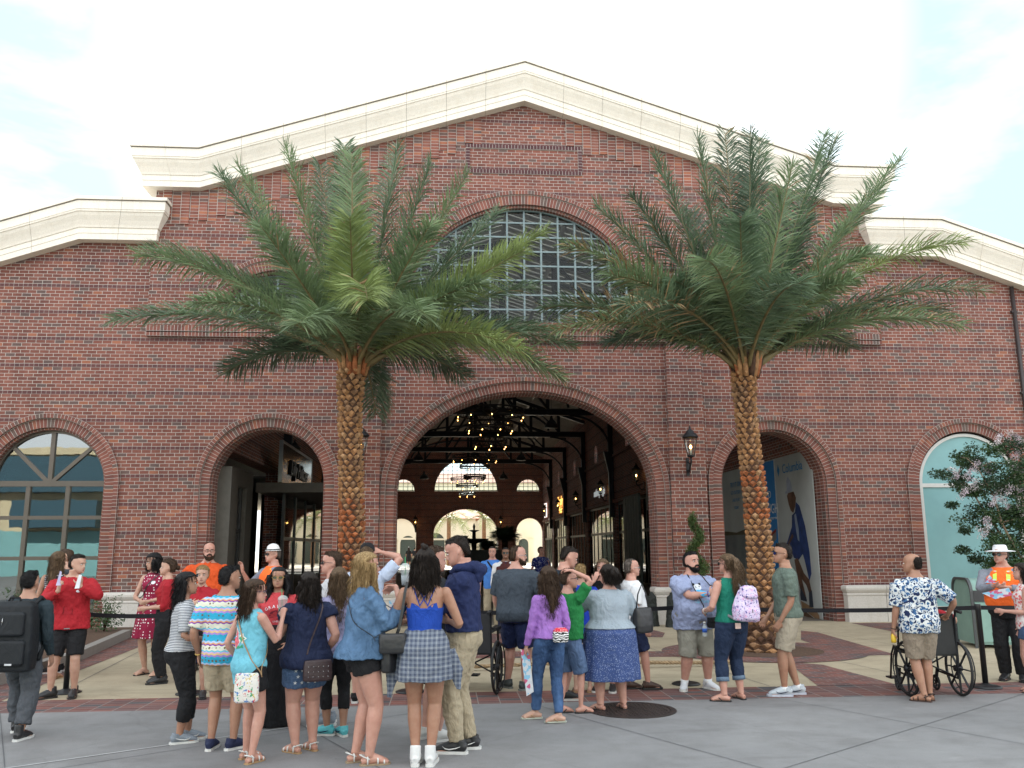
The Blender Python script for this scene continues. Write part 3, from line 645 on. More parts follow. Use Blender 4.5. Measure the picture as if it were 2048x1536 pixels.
# the sitting figure, as printed shapes
V = lambda pts: [(1.42+x*.0155, .30+(1536-280-y)*.00245) for x, y in pts]
mp_ = lambda pts: [(1.40+(x-590)*.00505, .25+(1180-y)*.00350) for x, y in pts]
flat('figure_body', [mp_([(810, 470), (850, 500), (900, 640), (930, 820), (935, 960), (905, 1010), (870, 880), (850, 830), (800, 870), (740, 860), (710, 790), (690, 740), (650, 800), (660, 760), (740, 640), (750, 560), (790, 540)])], PNV, 1)
flat('figure_shirt', [mp_([(780, 560), (800, 550), (822, 660), (822, 745), (805, 735), (790, 660)])], pm('poster_shirt', (.25, .3, .4)), 2)
for PL_ in [mp_([(705, 420), (720, 400), (790, 395), (815, 440), (800, 500), (770, 545), (740, 525), (720, 480)]), mp_([(650, 800), (690, 740), (740, 690), (755, 710), (700, 760), (680, 810)]), mp_([(745, 870), (790, 860), (850, 960), (905, 1000), (925, 1080), (895, 1090), (870, 1040), (820, 1000), (860, 1130), (820, 1150), (790, 1060), (760, 940)])]: flat('figure_skin', [PL_], pm('poster_skin', (.12, .06, .038), .6, var=.4, scale=4), 2)
flat('figure_cap', [mp_([(685, 390), (710, 380), (710, 310), (730, 282), (765, 320), (778, 390), (720, 402), (690, 402)])], pm('poster_cap', (.36, .40, .5)), 3)
flat('figure_shoe', [mp_([(895, 1090), (930, 1070), (935, 1180), (890, 1185)]), mp_([(790, 1110), (800, 1060), (865, 1135), (865, 1150), (795, 1145)])], pm('poster_shoe', (.02, .03, .05)), 3)
flat('dock_picture', [mp_([(790, 1150), (950, 1190), (990, 1230), (990, 1270), (800, 1200)])], pm('poster_wood', (.28, .17, .09)), 1)
flat('boat_picture', [mp_([(790, 1200), (990, 1275), (990, 1400), (900, 1400), (790, 1330)])], pm('poster_boat', (.12, .07, .04)), 1)
# small grey kiosk wall behind the right jamb of the big arch, fountain and planted palms, far things
t = thing('folding_screen', 'tall grey-green panel screen just inside the right side of the big arch', 'screen', (HX-.35, 17.9, 0))
mb = MB(); 
for k in range(6): mb.box(-.03, .03, k*.55, k*.55+.5, .05, 3.9); mb.box(-.05, .05, k*.55-.05, k*.55, 0, 3.98)
mb.box(-.05, .05, -.05, 3.3, 3.9, 3.98); mb.obj('panel', [pm('screen_green', (.10, .12, .11), .6)], t)
KY = 27.
kc = yp(948, 1100, KY)
t = thing('tiered_fountain', 'dark tiered fountain silhouetted in the middle of the hall', 'fountain', (kc.x, KY, 0))
mb = MB(); mb.lathe([(1.5, 0), (1.5, .5), (1.4, .55), (1.3, .3), (.3, .3), (.22, .9), (.3, 1.45), (.12, 1.5), (.14, 1.9), (.75, 2.1), (.8, 2.16), (.1, 2.1), (.09, 2.5), (.3, 2.6), (.05, 2.62), (.07, 2.8), (.0, 3.0)], (0, 0, 0), 28); mb.obj('basin', [IRON], t)
mb = MB(); mb.box(-.9, 2.1, -1.6, -.9, 0, 1.52); mb.box(-1.0, 2.2, -1.7, -.8, 1.52, 1.58); mb.box(-.7, .3, -1.63, -1.6, .2, 1.3); mb.box(.5, 1.9, -1.63, -1.6, .2, 1.3)
o = mb.obj('kiosk_counter', [IRON]); o.location = (kc.x, KY, 0); tag(o, 'dark kiosk counter in front of the tiered fountain', 'counter')
BULBM = BULB
def chandelier(loc, label):
    t = thing('ring_chandelier', label, 'chandelier', loc, 0, 'ring chandeliers hanging in the hall')
    for z, R, n in ((0, 1.4, 10), (-.55, .95, 8), (-1.2, .70, 6)):
        mb = MB(); mb.tube([(R*math.cos(2*PI*k/40), R*math.sin(2*PI*k/40), z+.12) for k in range(40)], .03, 6, closed=True); mb.tube([(R*math.cos(2*PI*k/40), R*math.sin(2*PI*k/40), z-.06) for k in range(40)], .03, 6, closed=True)
        for k in range(n*3):
            a = 2*PI*k/(n*3); a2 = a+2*PI/(n*6); p = lambda a, z, r=R: (r*math.cos(a), r*math.sin(a), z)
            mb.bar(p(a, z+.12), p(a2, z-.06), .02, .02); mb.bar(p(a2, z-.06), p(a+2*PI/(n*3), z+.12), .02, .02)
        for k in range(n): a = 2*PI*(k+.5)/n; mb.bar((R*math.cos(a), R*math.sin(a), z-.03), (R*math.cos(a), R*math.sin(a), z-.19), .035, .035)
        for k in range(4): a = PI/2*k; mb.bar((0, 0, z+.02), (R*math.cos(a), R*math.sin(a), z+.02), .025, .025)
        g = mb.obj('ring', [IRON], t)
        for k in range(n):
            a = 2*PI*(k+.5)/n; b = MB(); b.ball((R*math.cos(a), R*math.sin(a), z-.25), (.017, .017, .025), n=8); b.obj('bulb', [BULBM], g)
    mb = MB(); mb.tube([(0, 0, -1.2), (0, 0, 3.4)], .025, 6); mb.lathe([(.05, .35), (.3, .3), (.32, .1), (.1, -.05)], (0, 0, 0), 12); mb.obj('rod', [IRON], t)
    return t
chandelier((0, 16., 7.15), 'nearest three-tier iron ring chandelier with amber bulbs'); chandelier((0, 35., 7.25), 'middle three-tier iron ring chandelier with amber bulbs'); chandelier((0, 54., 7.4), 'farthest three-tier iron ring chandelier in front of the far lunette window')
for (x, y, Y, lab_) in ((837, 915, 40., 'bell pendant left of the chandeliers, nearer'), (1042, 915, 40., 'bell pendant right of the chandeliers, nearer'), (848, 953, 50., 'bell pendant left of the chandeliers, farther'), (1007, 953, 50., 'bell pendant right of the chandeliers, farther'), (1103, 848, 25., 'large bell pendant near the right of the arch')):
    p = yp(x, y, Y); t = thing('bell_pendant', 'black '+lab_, 'pendant lamp', p, 0, 'bell pendant lamps')
    mb = MB(); mb.lathe([(.36, -.2), (.33, -.05), (.22, .12), (.10, .22), (.06, .4), (.02, .42)], (0, 0, 0), 16); mb.obj('shade', [IRON], t)
    mb = MB(); mb.tube([(0, 0, .4), (0, 0, max(.6, 9.8-p.z))], .012, 5); mb.obj('cord', [IRON], t)
for i, yy in enumerate((18.1, 27.0, 36.0, 45.0, 54.0)): lantern((HX-.05, yy, 4.75), 'lit bracket lantern on the right hall wall, number %s from the entrance' % ['one', 'two', 'three', 'four', 'five'][i], R_(-90), 1.15, 'lanterns along the hall walls').rotation_euler = (0, 0, R_(-90))
for i, yy in enumerate((8.0, 16.4)): lantern((-HX+.05, yy, 4.5), ('lit bracket lantern above the name board inside the left arch', 'lit bracket lantern beside the right jamb of the left arch')[i], R_(90), 1.1, 'lanterns along the hall walls')
for x in (801+28, 999): 
    p = yp(x+2, 1047, HY-.12); lantern((p.x, HY-.12, p.z+.1), 'lit lantern on the far end wall, %s of the far arch' % ('left' if x < 900 else 'right'), 0, 1.3, 'lanterns on the far wall')
# ---------------------------------------------------------------- beyond the far arches
STU = pm('pale_stucco', (.66, .60, .46), .8, var=.05, scale=.4); TIL = pm('terracotta_roof', (.36, .13, .07), .8); DG = pm('dark_opening', (.05, .07, .06), .3)
def house(x0, x1, y0, y1, h, label, arch=(), rf=True):
    t = thing('stucco_building', label, 'building', ((x0+x1)/2, (y0+y1)/2, 0)); a, b = (x1-x0)/2, (y1-y0)/2
    mb = MB(); mb.box(-a, a, -b, b, 0, h); mb.box(-a-.1, a+.1, -b-.1, b+.1, h*.52, h*.52+.2); mb.obj('wall', [STU], t)
    if rf: mb = MB(); mb.add([(-a-.5, -b-.5, h), (a+.5, -b-.5, h), (a+.5, b+.5, h), (-a-.5, b+.5, h), (-a*.3, 0, h+2), (a*.3, 0, h+2)], [(0, 1, 5, 4), (1, 2, 5), (2, 3, 4, 5), (3, 0, 4), (3, 2, 1, 0)]); mb.obj('roof', [TIL], t)
    for (cx, r, z0, zs) in arch:
        mb = MB(); mb.prism(arc(cx, zs, r, r, z0, 16)[::-1], -b-.03, -b+.01); f = mb.obj('window', [DG], t, fix=True)
        mb = MB(); ring(mb, cx, zs, r+.25, r+.25, r, r, -b-.12, -b, z0, n=16); mb.obj('surround', [STU], f)
    return t
house(-16, -4.6, 73, 84, 5.0, 'cream stucco building with arched window seen through the far left arch', [(2.0, 1.1, 0, 2.5), (4.6, .8, 0, 2.2)])
house(-4.4, 1.6, 80, 92, 5.0, 'cream stucco building with arched door seen through the left half of the far main arch', [(-1.5, 1.0, 0, 2.4)])
house(1.7, 9, 88, 99, 5.6, 'pale stucco building with terracotta roof seen through the far main arch', [(0, .9, 0, 2.6), (2.4, .6, 0, 2.2), (-2.4, .6, 0, 2.2)])
house(9.5, 17, 70, 82, 5.4, 'cream stucco building with tall windows seen through the far right arch', [(-2.6, .7, 0, 3.)])
house(-22, 20, 120, 130, 12, 'tall distant pale building behind the roofs seen through the far lunette window', [])
# ================================================================= ground
def vor2(nt, v, s, feat='F1'):
    n = N(nt, 'ShaderNodeTexVoronoi', feature=feat); n.inputs['Scale'].default_value = s; L(nt, v, n.inputs[0]); return n.outputs['Distance']
def ground_mat(name, c, c2, sc=.35, fine=120, patches=None):
    m, nt, b = base_mat(name, .82); v = coord(nt, 'Object'); n1 = noise_(nt, v, sc, 6, .65); n2 = noise_(nt, v, fine, 3, .7); n3 = noise_(nt, v, 2.2, 6, .7)
    col = ramp(nt, n1, [(.35, c), (.65, c2)]); col = mixc(nt, 1., col, ramp(nt, n2, [(.3, (.78, .78, .78)), (.7, (1.18, 1.18, 1.18))]), 'MULTIPLY')
    col = mixc(nt, 1., col, ramp(nt, n3, [(.3, (.84, .83, .82)), (.55, (1.03, 1.03, 1.03)), (.75, (1.1, 1.1, 1.1))]), 'MULTIPLY')
    gum = ramp(nt, vor2(nt, v, 5.5), [(0, (.45, .44, .43)), (.028, (.6, .6, .6)), (.05, (1, 1, 1))]); col = mixc(nt, .8, col, gum, 'MULTIPLY')
    scf = ramp(nt, noise_(nt, coord(nt, 'Object', (1.2, 4.5, 1), (0, 0, .5)), 1.6, 6, .7, .4), [(.60, (1, 1, 1)), (.70, (1.16, 1.16, 1.15))]); col = mixc(nt, 1., col, scf, 'MULTIPLY')
    crk = ramp(nt, vor2(nt, mixc(nt, .12, v, noise_(nt, v, 2.5, 4)), .45, 'DISTANCE_TO_EDGE'), [(0, (.62, .62, .62)), (.006, (1, 1, 1))]); col = mixc(nt, .28 if patches else 0., col, crk, 'MULTIPLY')
    if patches: col = mixc(nt, math_(nt, 'MULTIPLY', ramp(nt, noise_(nt, coord(nt, 'Object', (.5, 1.6, 1)), 1.1, 5, .65, .5), [(.55, (0, 0, 0)), (.72, (1, 1, 1))]), .55), col, patches)
    L(nt, col, b.inputs['Base Color']); bump_(nt, b, n2, .25, .003); return m
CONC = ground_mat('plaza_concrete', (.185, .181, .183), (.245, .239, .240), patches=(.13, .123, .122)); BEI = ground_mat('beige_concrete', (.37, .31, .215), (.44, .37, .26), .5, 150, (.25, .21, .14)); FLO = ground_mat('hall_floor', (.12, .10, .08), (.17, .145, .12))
def sheet(name, pts, z, mat, kind='structure'):
    mb = MB(); tri = tessellate_polygon([[Vector((p[0], p[1], 0)) for p in pts]]); fs = []
    for t_ in tri:
        a, b, c = (pts[i] for i in t_); fs.append(tuple(t_) if (b[0]-a[0])*(c[1]-a[1])-(b[1]-a[1])*(c[0]-a[0]) > 0 else tuple(t_[::-1]))
    mb.add([(p[0], p[1], z) for p in pts], fs); o = mb.obj(name, [mat]); tag(o, kind=kind); return o
EDGE = -9.42
sheet('ground', [(-400, -300), (400, -300), (400, 600), (-400, 600)], -.012, pm('far_ground', (.40, .36, .29), .9))
sheet('plaza', [(-60, -60), (60, -60), (60, EDGE), (-60, EDGE)], 0, CONC)
sheet('forecourt', [(-60, EDGE+.78), (60, EDGE+.78), (60, .3), (-60, .3)], 0, BEI)
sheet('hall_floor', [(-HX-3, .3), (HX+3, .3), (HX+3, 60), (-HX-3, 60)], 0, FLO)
sheet('sunlit_court', [(-60, 60), (60, 60), (60, 120), (-60, 120)], 0, pm('court_paving', (.62, .55, .42), .85))
PAV = brick_mat('paver', True, False, .02, 1.25, row=.105, wid=.21, mort=(.20, .17, .15), base=[(.13, .05, .042), (.17, .062, .05), (.10, .05, .048), (.15, .07, .06), (.12, .058, .055), (.075, .06, .062), (.19, .08, .06)])
PAV2 = brick_mat('paver_edge', False, False, .02, 1.25, row=.12, wid=.24, mort=(.22, .19, .17), base=[(.13, .05, .042), (.17, .062, .05), (.10, .05, .048), (.15, .07, .06), (.12, .058, .055), (.065, .06, .065), (.19, .08, .06)])
sheet('brick_border', [(-60, EDGE), (60, EDGE), (60, EDGE+.78), (-60, EDGE+.78)], 0, PAV2)
pg = lambda pts: [tuple(gp(x, y))[:2] for x, y in pts]
C6 = lambda pts: pg([(1480+x/3.606, 1050+y/3.606) for x, y in pts])
sheet('brick_path', C6([(440, 762), (560, 775), (1130, 938), (780, 945), (440, 830)]), .004, PAV)
sheet('brick_path', C6([(330, 985), (600, 1010), (1130, 1152), (560, 1160)]), .004, PAV)
sheet('brick_path', C6([(800, 708), (1150, 706), (1130, 775)]), .004, PAV)
sheet('brick_path', pg([(-60, 1425), (6, 1401), (274, 1296), (310, 1281), (400, 1262), (400, 1252), (262, 1252), (160, 1285), (-60, 1330)]), .004, PAV)
sheet('brick_path', pg([(930, 1303), (1440, 1303), (1450, 1313), (930, 1317)]), .004, PAV)
sheet('brick_path', pg([(930, 1268), (1010, 1268), (1075, 1275), (1010, 1287), (930, 1286)]), .004, PAV)
sheet('brick_path', pg([(1290, 1256), (1330, 1266), (1325, 1275), (1250, 1273)]), .004, PAV)
PITX, PITY = 3.30, -5.15
circ = lambda r, n=48, cx=PITX, cy=PITY: [(cx+r*math.cos(2*PI*k/n), cy+r*.9*math.sin(2*PI*k/n)) for k in range(n)]
sheet('tree_ring_paving', circ(1.62), .008, PAV); sheet('mulch', circ(.95), .012, pm('mulch', (.09, .05, .03), .95, var=.4, scale=40, bump=.6, bscale=80))
sheet('tree_ring_paving', circ(1.5, 48, -3.35, -5.0), .008, PAV); sheet('mulch', circ(.95, 48, -3.35, -5.0), .012, MC['mulch'])
JT = pm('joint_line', (.105, .105, .11), .9)
def line(name, a, b, w_, mat, z=.004):
    a, b = Vector(a[:2]), Vector(b[:2]); n = (b-a).normalized(); p = Vector((-n.y, n.x))*w_/2; sheet(name, [tuple(a-p), tuple(b-p), tuple(b+p), tuple(a+p)], z, mat)
for a, b in (((135, 1422), (420, 1575)), ((0, 1420), (120, 1418)), ((620, 1440), (1100, 1580)), ((960, 1440), (1400, 1560)), ((1380, 1410), (2048, 1480)), ((1360, 1450), (2048, 1380+90)), ((2048, 1462), (1100, 1536+30)), ((1500, 1408), (1345, 1420)), ((900, 1418), (1180, 1440))):
    pass
for x in np.arange(-22, 22, 2.75): line('paving_joint', (x-.9, EDGE), (x+3.6, EDGE-9), .008, JT)
for x in (-7.5, -1.2, 5.0): line('paving_joint', (x+6, EDGE), (x-6, EDGE-9), .008, JT)
for x in np.arange(-21, 21, 2.1): line('paving_joint', (x, EDGE+.80), (x-1.0, -.3), .010, JT)
line('paving_joint', (-20, -4.6), (20, -4.6), .01, JT)
line('chalk_line', gp(-200, 1568), gp(600, 1453), .015, pm('chalk', (.5, .5, .5), .9), .006)
# manhole cover
t = thing('manhole_cover', 'round dark cast-iron manhole cover in the grey paving', 'manhole cover', (.13, -9.97, 0))
mb = MB(); mb.lathe([(.0, .002), (.40, .002), (.40, .009), (.455, .009), (.455, .001)], n=48, smooth=False); mb.obj('frame', [pm('manhole_iron', (.05, .04, .038), .5, .4, bump=.3)], t)
mb = MB(); mb.lathe([(.0, .0025), (.39, .0025), (.39, .0085), (.0, .0085)], n=40, smooth=False)
for i in range(-9, 10):
    for j in range(-9, 10):
        x, y = i*.042, j*.042
        if x*x+y*y < .365**2: mb.obox((x, y, .008), (.013*(1 if (i+j) % 2 else .6), 0, 0), (0, .013*(.6 if (i+j) % 2 else 1), 0), (0, 0, .004))
mb.obj('lid', [MC['manhole_iron']], t)
# ================================================================= palms
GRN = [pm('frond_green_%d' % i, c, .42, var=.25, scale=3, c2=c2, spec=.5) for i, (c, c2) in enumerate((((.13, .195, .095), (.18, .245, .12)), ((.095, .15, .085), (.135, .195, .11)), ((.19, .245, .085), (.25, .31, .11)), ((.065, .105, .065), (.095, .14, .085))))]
for m in GRN:
    nt = m.node_tree; b = nt.nodes['Principled BSDF']; b.inputs['Transmission Weight'].default_value = 0
    tr = N(nt, 'ShaderNodeBsdfTranslucent'); L(nt, b.inputs['Base Color'].links[0].from_socket, tr.inputs[0]); a = N(nt, 'ShaderNodeMixShader'); a.inputs[0].default_value = .3
    L(nt, b.outputs[0], a.inputs[1]); L(nt, tr.outputs[0], a.inputs[2]); L(nt, a.outputs[0], nt.nodes['Material Output'].inputs[0])
TAN = pm('dry_leaf', (.30, .20, .10), .7, var=.3); RACH = pm('frond_stalk', (.17, .13, .055), .5, var=.2); RACB = pm('frond_base', (.26, .15, .07), .6, var=.25)
BOOT = [pm('boot_tan', (.34, .175, .075), .8, var=.35, scale=14, bump=.4, bscale=60), pm('boot_orange', (.33, .11, .04), .8, var=.4, scale=14, bump=.4, bscale=60), pm('boot_pale', (.38, .22, .11), .8, var=.3, scale=14, bump=.4), pm('boot_dark', (.07, .033, .018), .9, var=.3, scale=10, bump=.5), pm('boot_grey', (.26, .145, .075), .85, var=.35, scale=14, bump=.4)]
def frond(rnd, p0, tip, rise, par, gm, dry=0., dens=215, ll=.62, sag=0.):
    p0, tip = Vector(p0), Vector(tip); L0 = (tip-p0).length; up = Vector((0, 0, 1))
    c = p0.lerp(tip, .45)+up*(rise*L0)
    P = lambda t: p0*(1-t)**2+c*(2*t*(1-t))+tip*t*t-up*(sag*L0*t**3)
    T = lambda t: (P(min(1, t+.01))-P(max(0, t-.01))).normalized()
    mb = MB(); n = 18; pts = [P(i/n) for i in range(n+1)]
    mb.tube(pts, [((.045*(1-i/n)**1.3+.006)*(1.6 if i < 2 else 1), (.028*(1-i/n)+.005)) for i in range(n+1)], 5, 1)
    side0 = T(.5).cross(up); side0 = side0.normalized() if side0.length > .05 else Vector((1, 0, 0)); roll = rnd.uniform(-.35, .35)
    for k in range(dens):
        t = .13+.87*(k+rnd.random()*.5)/dens; tg = T(t); p = P(t); s0 = (side0-tg*side0.dot(tg)).normalized(); nb = s0.cross(tg).normalized()
        if nb.z < 0: nb = -nb
        s0, nb = s0*math.cos(roll)+nb*math.sin(roll), nb*math.cos(roll)-s0*math.sin(roll)
        f = math.sin(min(1, (t-.06)/.30)*PI/2)*(1-.50*max(0, (t-.6)/.4)**1.8); ln = ll*f*rnd.uniform(.85, 1.12)
        fw = .52+.32*t+rnd.uniform(-.14, .14); vee = (.62, .05, .38, -.25)[k % 4]+rnd.uniform(-.15, .15)
        if t < .25: fw = rnd.uniform(.1, .8); vee += rnd.uniform(-.3, .3)
        for sd in (-1, 1):
            d = (s0*sd*math.cos(fw)+tg*math.sin(fw)*1.0+nb*vee).normalized(); w_ = tg.cross(d).cross(d).normalized()
            w_ = (d.cross(nb)).normalized(); w_ = (w_*.6+nb*.8*rnd.choice((-1, 1))).normalized() if rnd.random() < .5 else w_
            e = p+d*ln*.55-up*.015*ln; g = p+d*ln-up*(.10+.10*rnd.random())*ln
            mi = 2 if rnd.random() < dry*(1 if t > .45 else .2) else 0; ww = .0082+.004*f
            mb.add([p-w_*ww*.6, p+w_*ww*.6, e+w_*ww, g, e-w_*ww], [(0, 1, 2, 4), (4, 2, 3)], mi)
    return mb.obj('frond', [gm, RACH, TAN], par)
def palm(name, base, crown, fr, label, seed, zor, r0=.22, r1=.195, dryall=0.):
    rnd = random.Random(seed); base, crown = Vector(base), Vector(crown); t = thing(name, label, 'palm tree', base, 0, 'date palms in front of the hall')
    c = crown-base; mb = MB(); K = 40
    ax = lambda q: c*q+Vector((.05*math.sin(q*5), 0, 0))
    rad = lambda q: (r0-(r0-r1)*q)+.13*math.exp(-q*14)+.02*math.exp(-((1-q)*9)**2)
    mb.tube([ax(i/K) for i in range(K+1)], [rad(i/K)*.9 for i in range(K+1)], 20, 3)
    H = c.length; row = .088; nr = int(H/row)
    for j in range(nr):
        q = (j+.3)/nr; R = rad(q); nn = 9; ph = (j % 2)*.5+j*.04
        for k in range(nn):
            a = 2*PI*(k+ph)/nn+rnd.uniform(-.10, .10); d = Vector((math.cos(a), math.sin(a), 0)); s = Vector((-d.y, d.x, 0)); o = ax(q)
            hw = PI*R/nn*1.02*rnd.uniform(.78, 1.12); hh = rnd.uniform(.55, .8)*row*(1.05 if q > .2 else 1.35); out = .030+.018*rnd.random()+(.02 if q > .9 else 0)
            z = q*c.z
            u = rnd.random()
            mi = 1 if zor[0] < z < zor[1] and u < .7 else (0 if u < .6 else (2 if u < .75 else 4))
            if q < .22: mi = rnd.choice((4, 4, 0, 3))
            b = o+d*(R*.9); tipd = d*(R+out)
            P = [b-s*hw+Vector((0, 0, 0)), b-Vector((0, 0, hh)), b+s*hw, b+Vector((0, 0, hh*.6)), o+tipd-s*hw*.62+Vector((0, 0, hh*.25)), o+tipd*.985-Vector((0, 0, hh*.35)), o+tipd+s*hw*.62+Vector((0, 0, hh*.25)), o+tipd*.97+Vector((0, 0, hh*.62))]
            mb.add(P, [(0, 1, 5, 4), (1, 2, 6, 5), (2, 3, 7, 6), (3, 0, 4, 7), (4, 5, 6, 7)], mi)
    for k in range(16):      # cut stubs and husk below the crown
        a = 2*PI*k/16+rnd.random()*.2; d = Vector((math.cos(a), math.sin(a), 0)); b = c+d*.17-Vector((0, 0, .12)); mb.tube([b, b+d*.07+Vector((0, 0, .22)), b+d*.12+Vector((0, 0, .36+rnd.random()*.15))], [(.05, .03), (.045, .02), (.02, .01)], 6, rnd.choice((0, 1, 3)))
    mb.ball(c+Vector((0, 0, .05)), (.2, .2, .3), 3); mb.obj('trunk', BOOT, t)
    for (px, py, dy, rise, dry, gi, sag) in fr:
        tip = yp(px, py, base.y+dy)-base; a = math.atan2(tip.y, tip.x); p0 = c+Vector((math.cos(a)*.12, math.sin(a)*.12, .02+.1*rnd.random()))
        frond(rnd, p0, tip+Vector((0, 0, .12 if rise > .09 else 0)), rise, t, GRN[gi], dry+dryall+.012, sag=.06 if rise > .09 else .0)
    return t
# (tip pixel x, y, depth offset, rise, dryness, green, sag)
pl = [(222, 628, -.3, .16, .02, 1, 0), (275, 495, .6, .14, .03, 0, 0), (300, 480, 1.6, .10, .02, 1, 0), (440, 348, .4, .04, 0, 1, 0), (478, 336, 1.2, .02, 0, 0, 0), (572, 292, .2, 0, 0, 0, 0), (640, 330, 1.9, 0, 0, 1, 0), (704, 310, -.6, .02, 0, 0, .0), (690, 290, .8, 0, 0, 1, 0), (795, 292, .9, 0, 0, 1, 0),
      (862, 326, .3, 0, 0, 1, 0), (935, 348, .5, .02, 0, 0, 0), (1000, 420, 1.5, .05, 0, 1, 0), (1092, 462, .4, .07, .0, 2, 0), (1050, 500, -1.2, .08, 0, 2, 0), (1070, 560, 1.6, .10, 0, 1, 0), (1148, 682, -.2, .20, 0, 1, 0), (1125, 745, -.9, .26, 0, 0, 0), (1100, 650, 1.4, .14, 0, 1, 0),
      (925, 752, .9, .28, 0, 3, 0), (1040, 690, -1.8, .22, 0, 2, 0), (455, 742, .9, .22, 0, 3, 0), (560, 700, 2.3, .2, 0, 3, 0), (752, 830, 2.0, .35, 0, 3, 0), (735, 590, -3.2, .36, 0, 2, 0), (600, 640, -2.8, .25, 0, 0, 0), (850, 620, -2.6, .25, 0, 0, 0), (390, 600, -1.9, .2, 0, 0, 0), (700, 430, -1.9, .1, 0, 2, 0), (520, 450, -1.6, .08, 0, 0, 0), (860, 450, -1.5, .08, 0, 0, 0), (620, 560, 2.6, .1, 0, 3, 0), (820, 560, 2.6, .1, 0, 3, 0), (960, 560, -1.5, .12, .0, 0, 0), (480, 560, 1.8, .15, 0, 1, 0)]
palm('date_palm', (-3.35, -5.0, 0), tuple(yp(708, 738, -5.0)), pl, 'left date palm with lighter green fronds, its tan trunk rising behind the crowd', 11, (1.2, 2.5), .19, .165)
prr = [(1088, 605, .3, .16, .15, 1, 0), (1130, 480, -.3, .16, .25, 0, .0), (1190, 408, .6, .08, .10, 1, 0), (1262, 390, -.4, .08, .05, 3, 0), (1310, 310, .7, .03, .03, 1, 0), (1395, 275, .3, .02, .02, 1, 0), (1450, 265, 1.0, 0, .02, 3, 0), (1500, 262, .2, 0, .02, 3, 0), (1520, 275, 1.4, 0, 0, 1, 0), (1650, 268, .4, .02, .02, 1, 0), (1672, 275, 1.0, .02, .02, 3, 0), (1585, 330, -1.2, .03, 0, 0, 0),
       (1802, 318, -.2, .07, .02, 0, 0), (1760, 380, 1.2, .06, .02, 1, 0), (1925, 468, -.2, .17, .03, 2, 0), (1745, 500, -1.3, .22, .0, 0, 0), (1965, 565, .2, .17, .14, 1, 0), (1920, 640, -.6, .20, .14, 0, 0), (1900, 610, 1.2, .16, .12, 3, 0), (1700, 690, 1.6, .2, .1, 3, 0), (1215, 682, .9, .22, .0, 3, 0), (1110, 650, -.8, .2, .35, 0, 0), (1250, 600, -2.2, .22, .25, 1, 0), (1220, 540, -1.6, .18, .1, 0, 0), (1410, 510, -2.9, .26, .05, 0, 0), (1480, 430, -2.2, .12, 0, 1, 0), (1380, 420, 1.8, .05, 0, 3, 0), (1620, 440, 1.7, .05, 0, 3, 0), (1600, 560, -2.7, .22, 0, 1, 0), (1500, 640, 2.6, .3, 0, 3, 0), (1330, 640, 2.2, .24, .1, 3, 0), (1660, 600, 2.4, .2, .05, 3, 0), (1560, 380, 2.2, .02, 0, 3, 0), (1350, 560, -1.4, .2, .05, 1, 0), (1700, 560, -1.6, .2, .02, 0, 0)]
palm('date_palm', (PITX, PITY, 0), tuple(yp(1492, 742, PITY)), prr, 'right date palm with darker fronds and dry tips, standing in the round paved pit', 23, (2.1, 3.0), .205, .145)
# small potted palms inside the hall
def sago(x, px, h, R, n, label):
    p = yp(px, 1100, KY+x); t = thing('potted_palm', label, 'palm', (p.x, KY+x, 0)); rnd = random.Random(px)
    mb = MB(); mb.lathe([(.35, 0), (.5, .7), (.55, .72), (.45, .7)], n=16); mb.obj('pot', [IRON], t); mb = MB(); mb.tube([(0, 0, .6), (0, 0, h-.6)], .16, 10); mb.obj('trunk', [BOOT[3]], t); mb = MB()
    for k in range(n):
        a = rnd.uniform(0, 2*PI); e = rnd.uniform(-.1, 1.2); d = Vector((math.cos(a)*math.cos(e), math.sin(a)*math.cos(e), math.sin(e))); r = R*rnd.uniform(.8, 1.05); s = d.cross(Vector((0, 0, 1))).normalized()
        P = [Vector((0, 0, h-.6))+d*r*q-Vector((0, 0, .35*r*q*q)) for q in (0, .25, .5, .75, 1)]
        for q in range(4):
            for z in range(4):
                p = P[q].lerp(P[q+1], z/4); f = (1-((q+z/4)/4)**2)*.34
                for sd in (-1, 1): mb.add([p-d*.015, p+d*.03, p+(s*sd+d*.6)*f], [(0, 1, 2)])
    mb.obj('crown', [GRN[3]], t)
sago(0, 1010, 2.7, 1.25, 190, 'large dark potted palm right of the tiered fountain'); sago(2.5, 922, 2.4, 1.0, 150, 'smaller dark potted palm left of the tiered fountain'); sago(4, 975, 2.2, .9, 120, 'low dark potted palm directly behind the fountain')
for (px, Y, h, lab_) in ((898, 68., 4.7, 'sunlit palm beyond the far arch, left one'), (968, 66., 4.5, 'sunlit palm beyond the far arch, right one')):
    p = yp(px, 1000, Y); fr = []
    t = thing('court_palm', lab_, 'palm tree', (p.x, Y, 0), 0, 'palms beyond the far arch'); mb = MB(); mb.tube([(0, 0, 0), (0, 0, h)], .2, 10); mb.obj('trunk', [BOOT[4]], t); rnd = random.Random(px)
    for k in range(16): a = 2*PI*k/16+rnd.random()*.3; e = rnd.uniform(-.5, 1.1); r = 2.6; frond(rnd, (0, 0, h), (r*math.cos(a)*math.cos(e), r*math.sin(a)*math.cos(e), h+r*math.sin(e)-1.1), .4, t, GRN[2], dens=44, ll=.6)
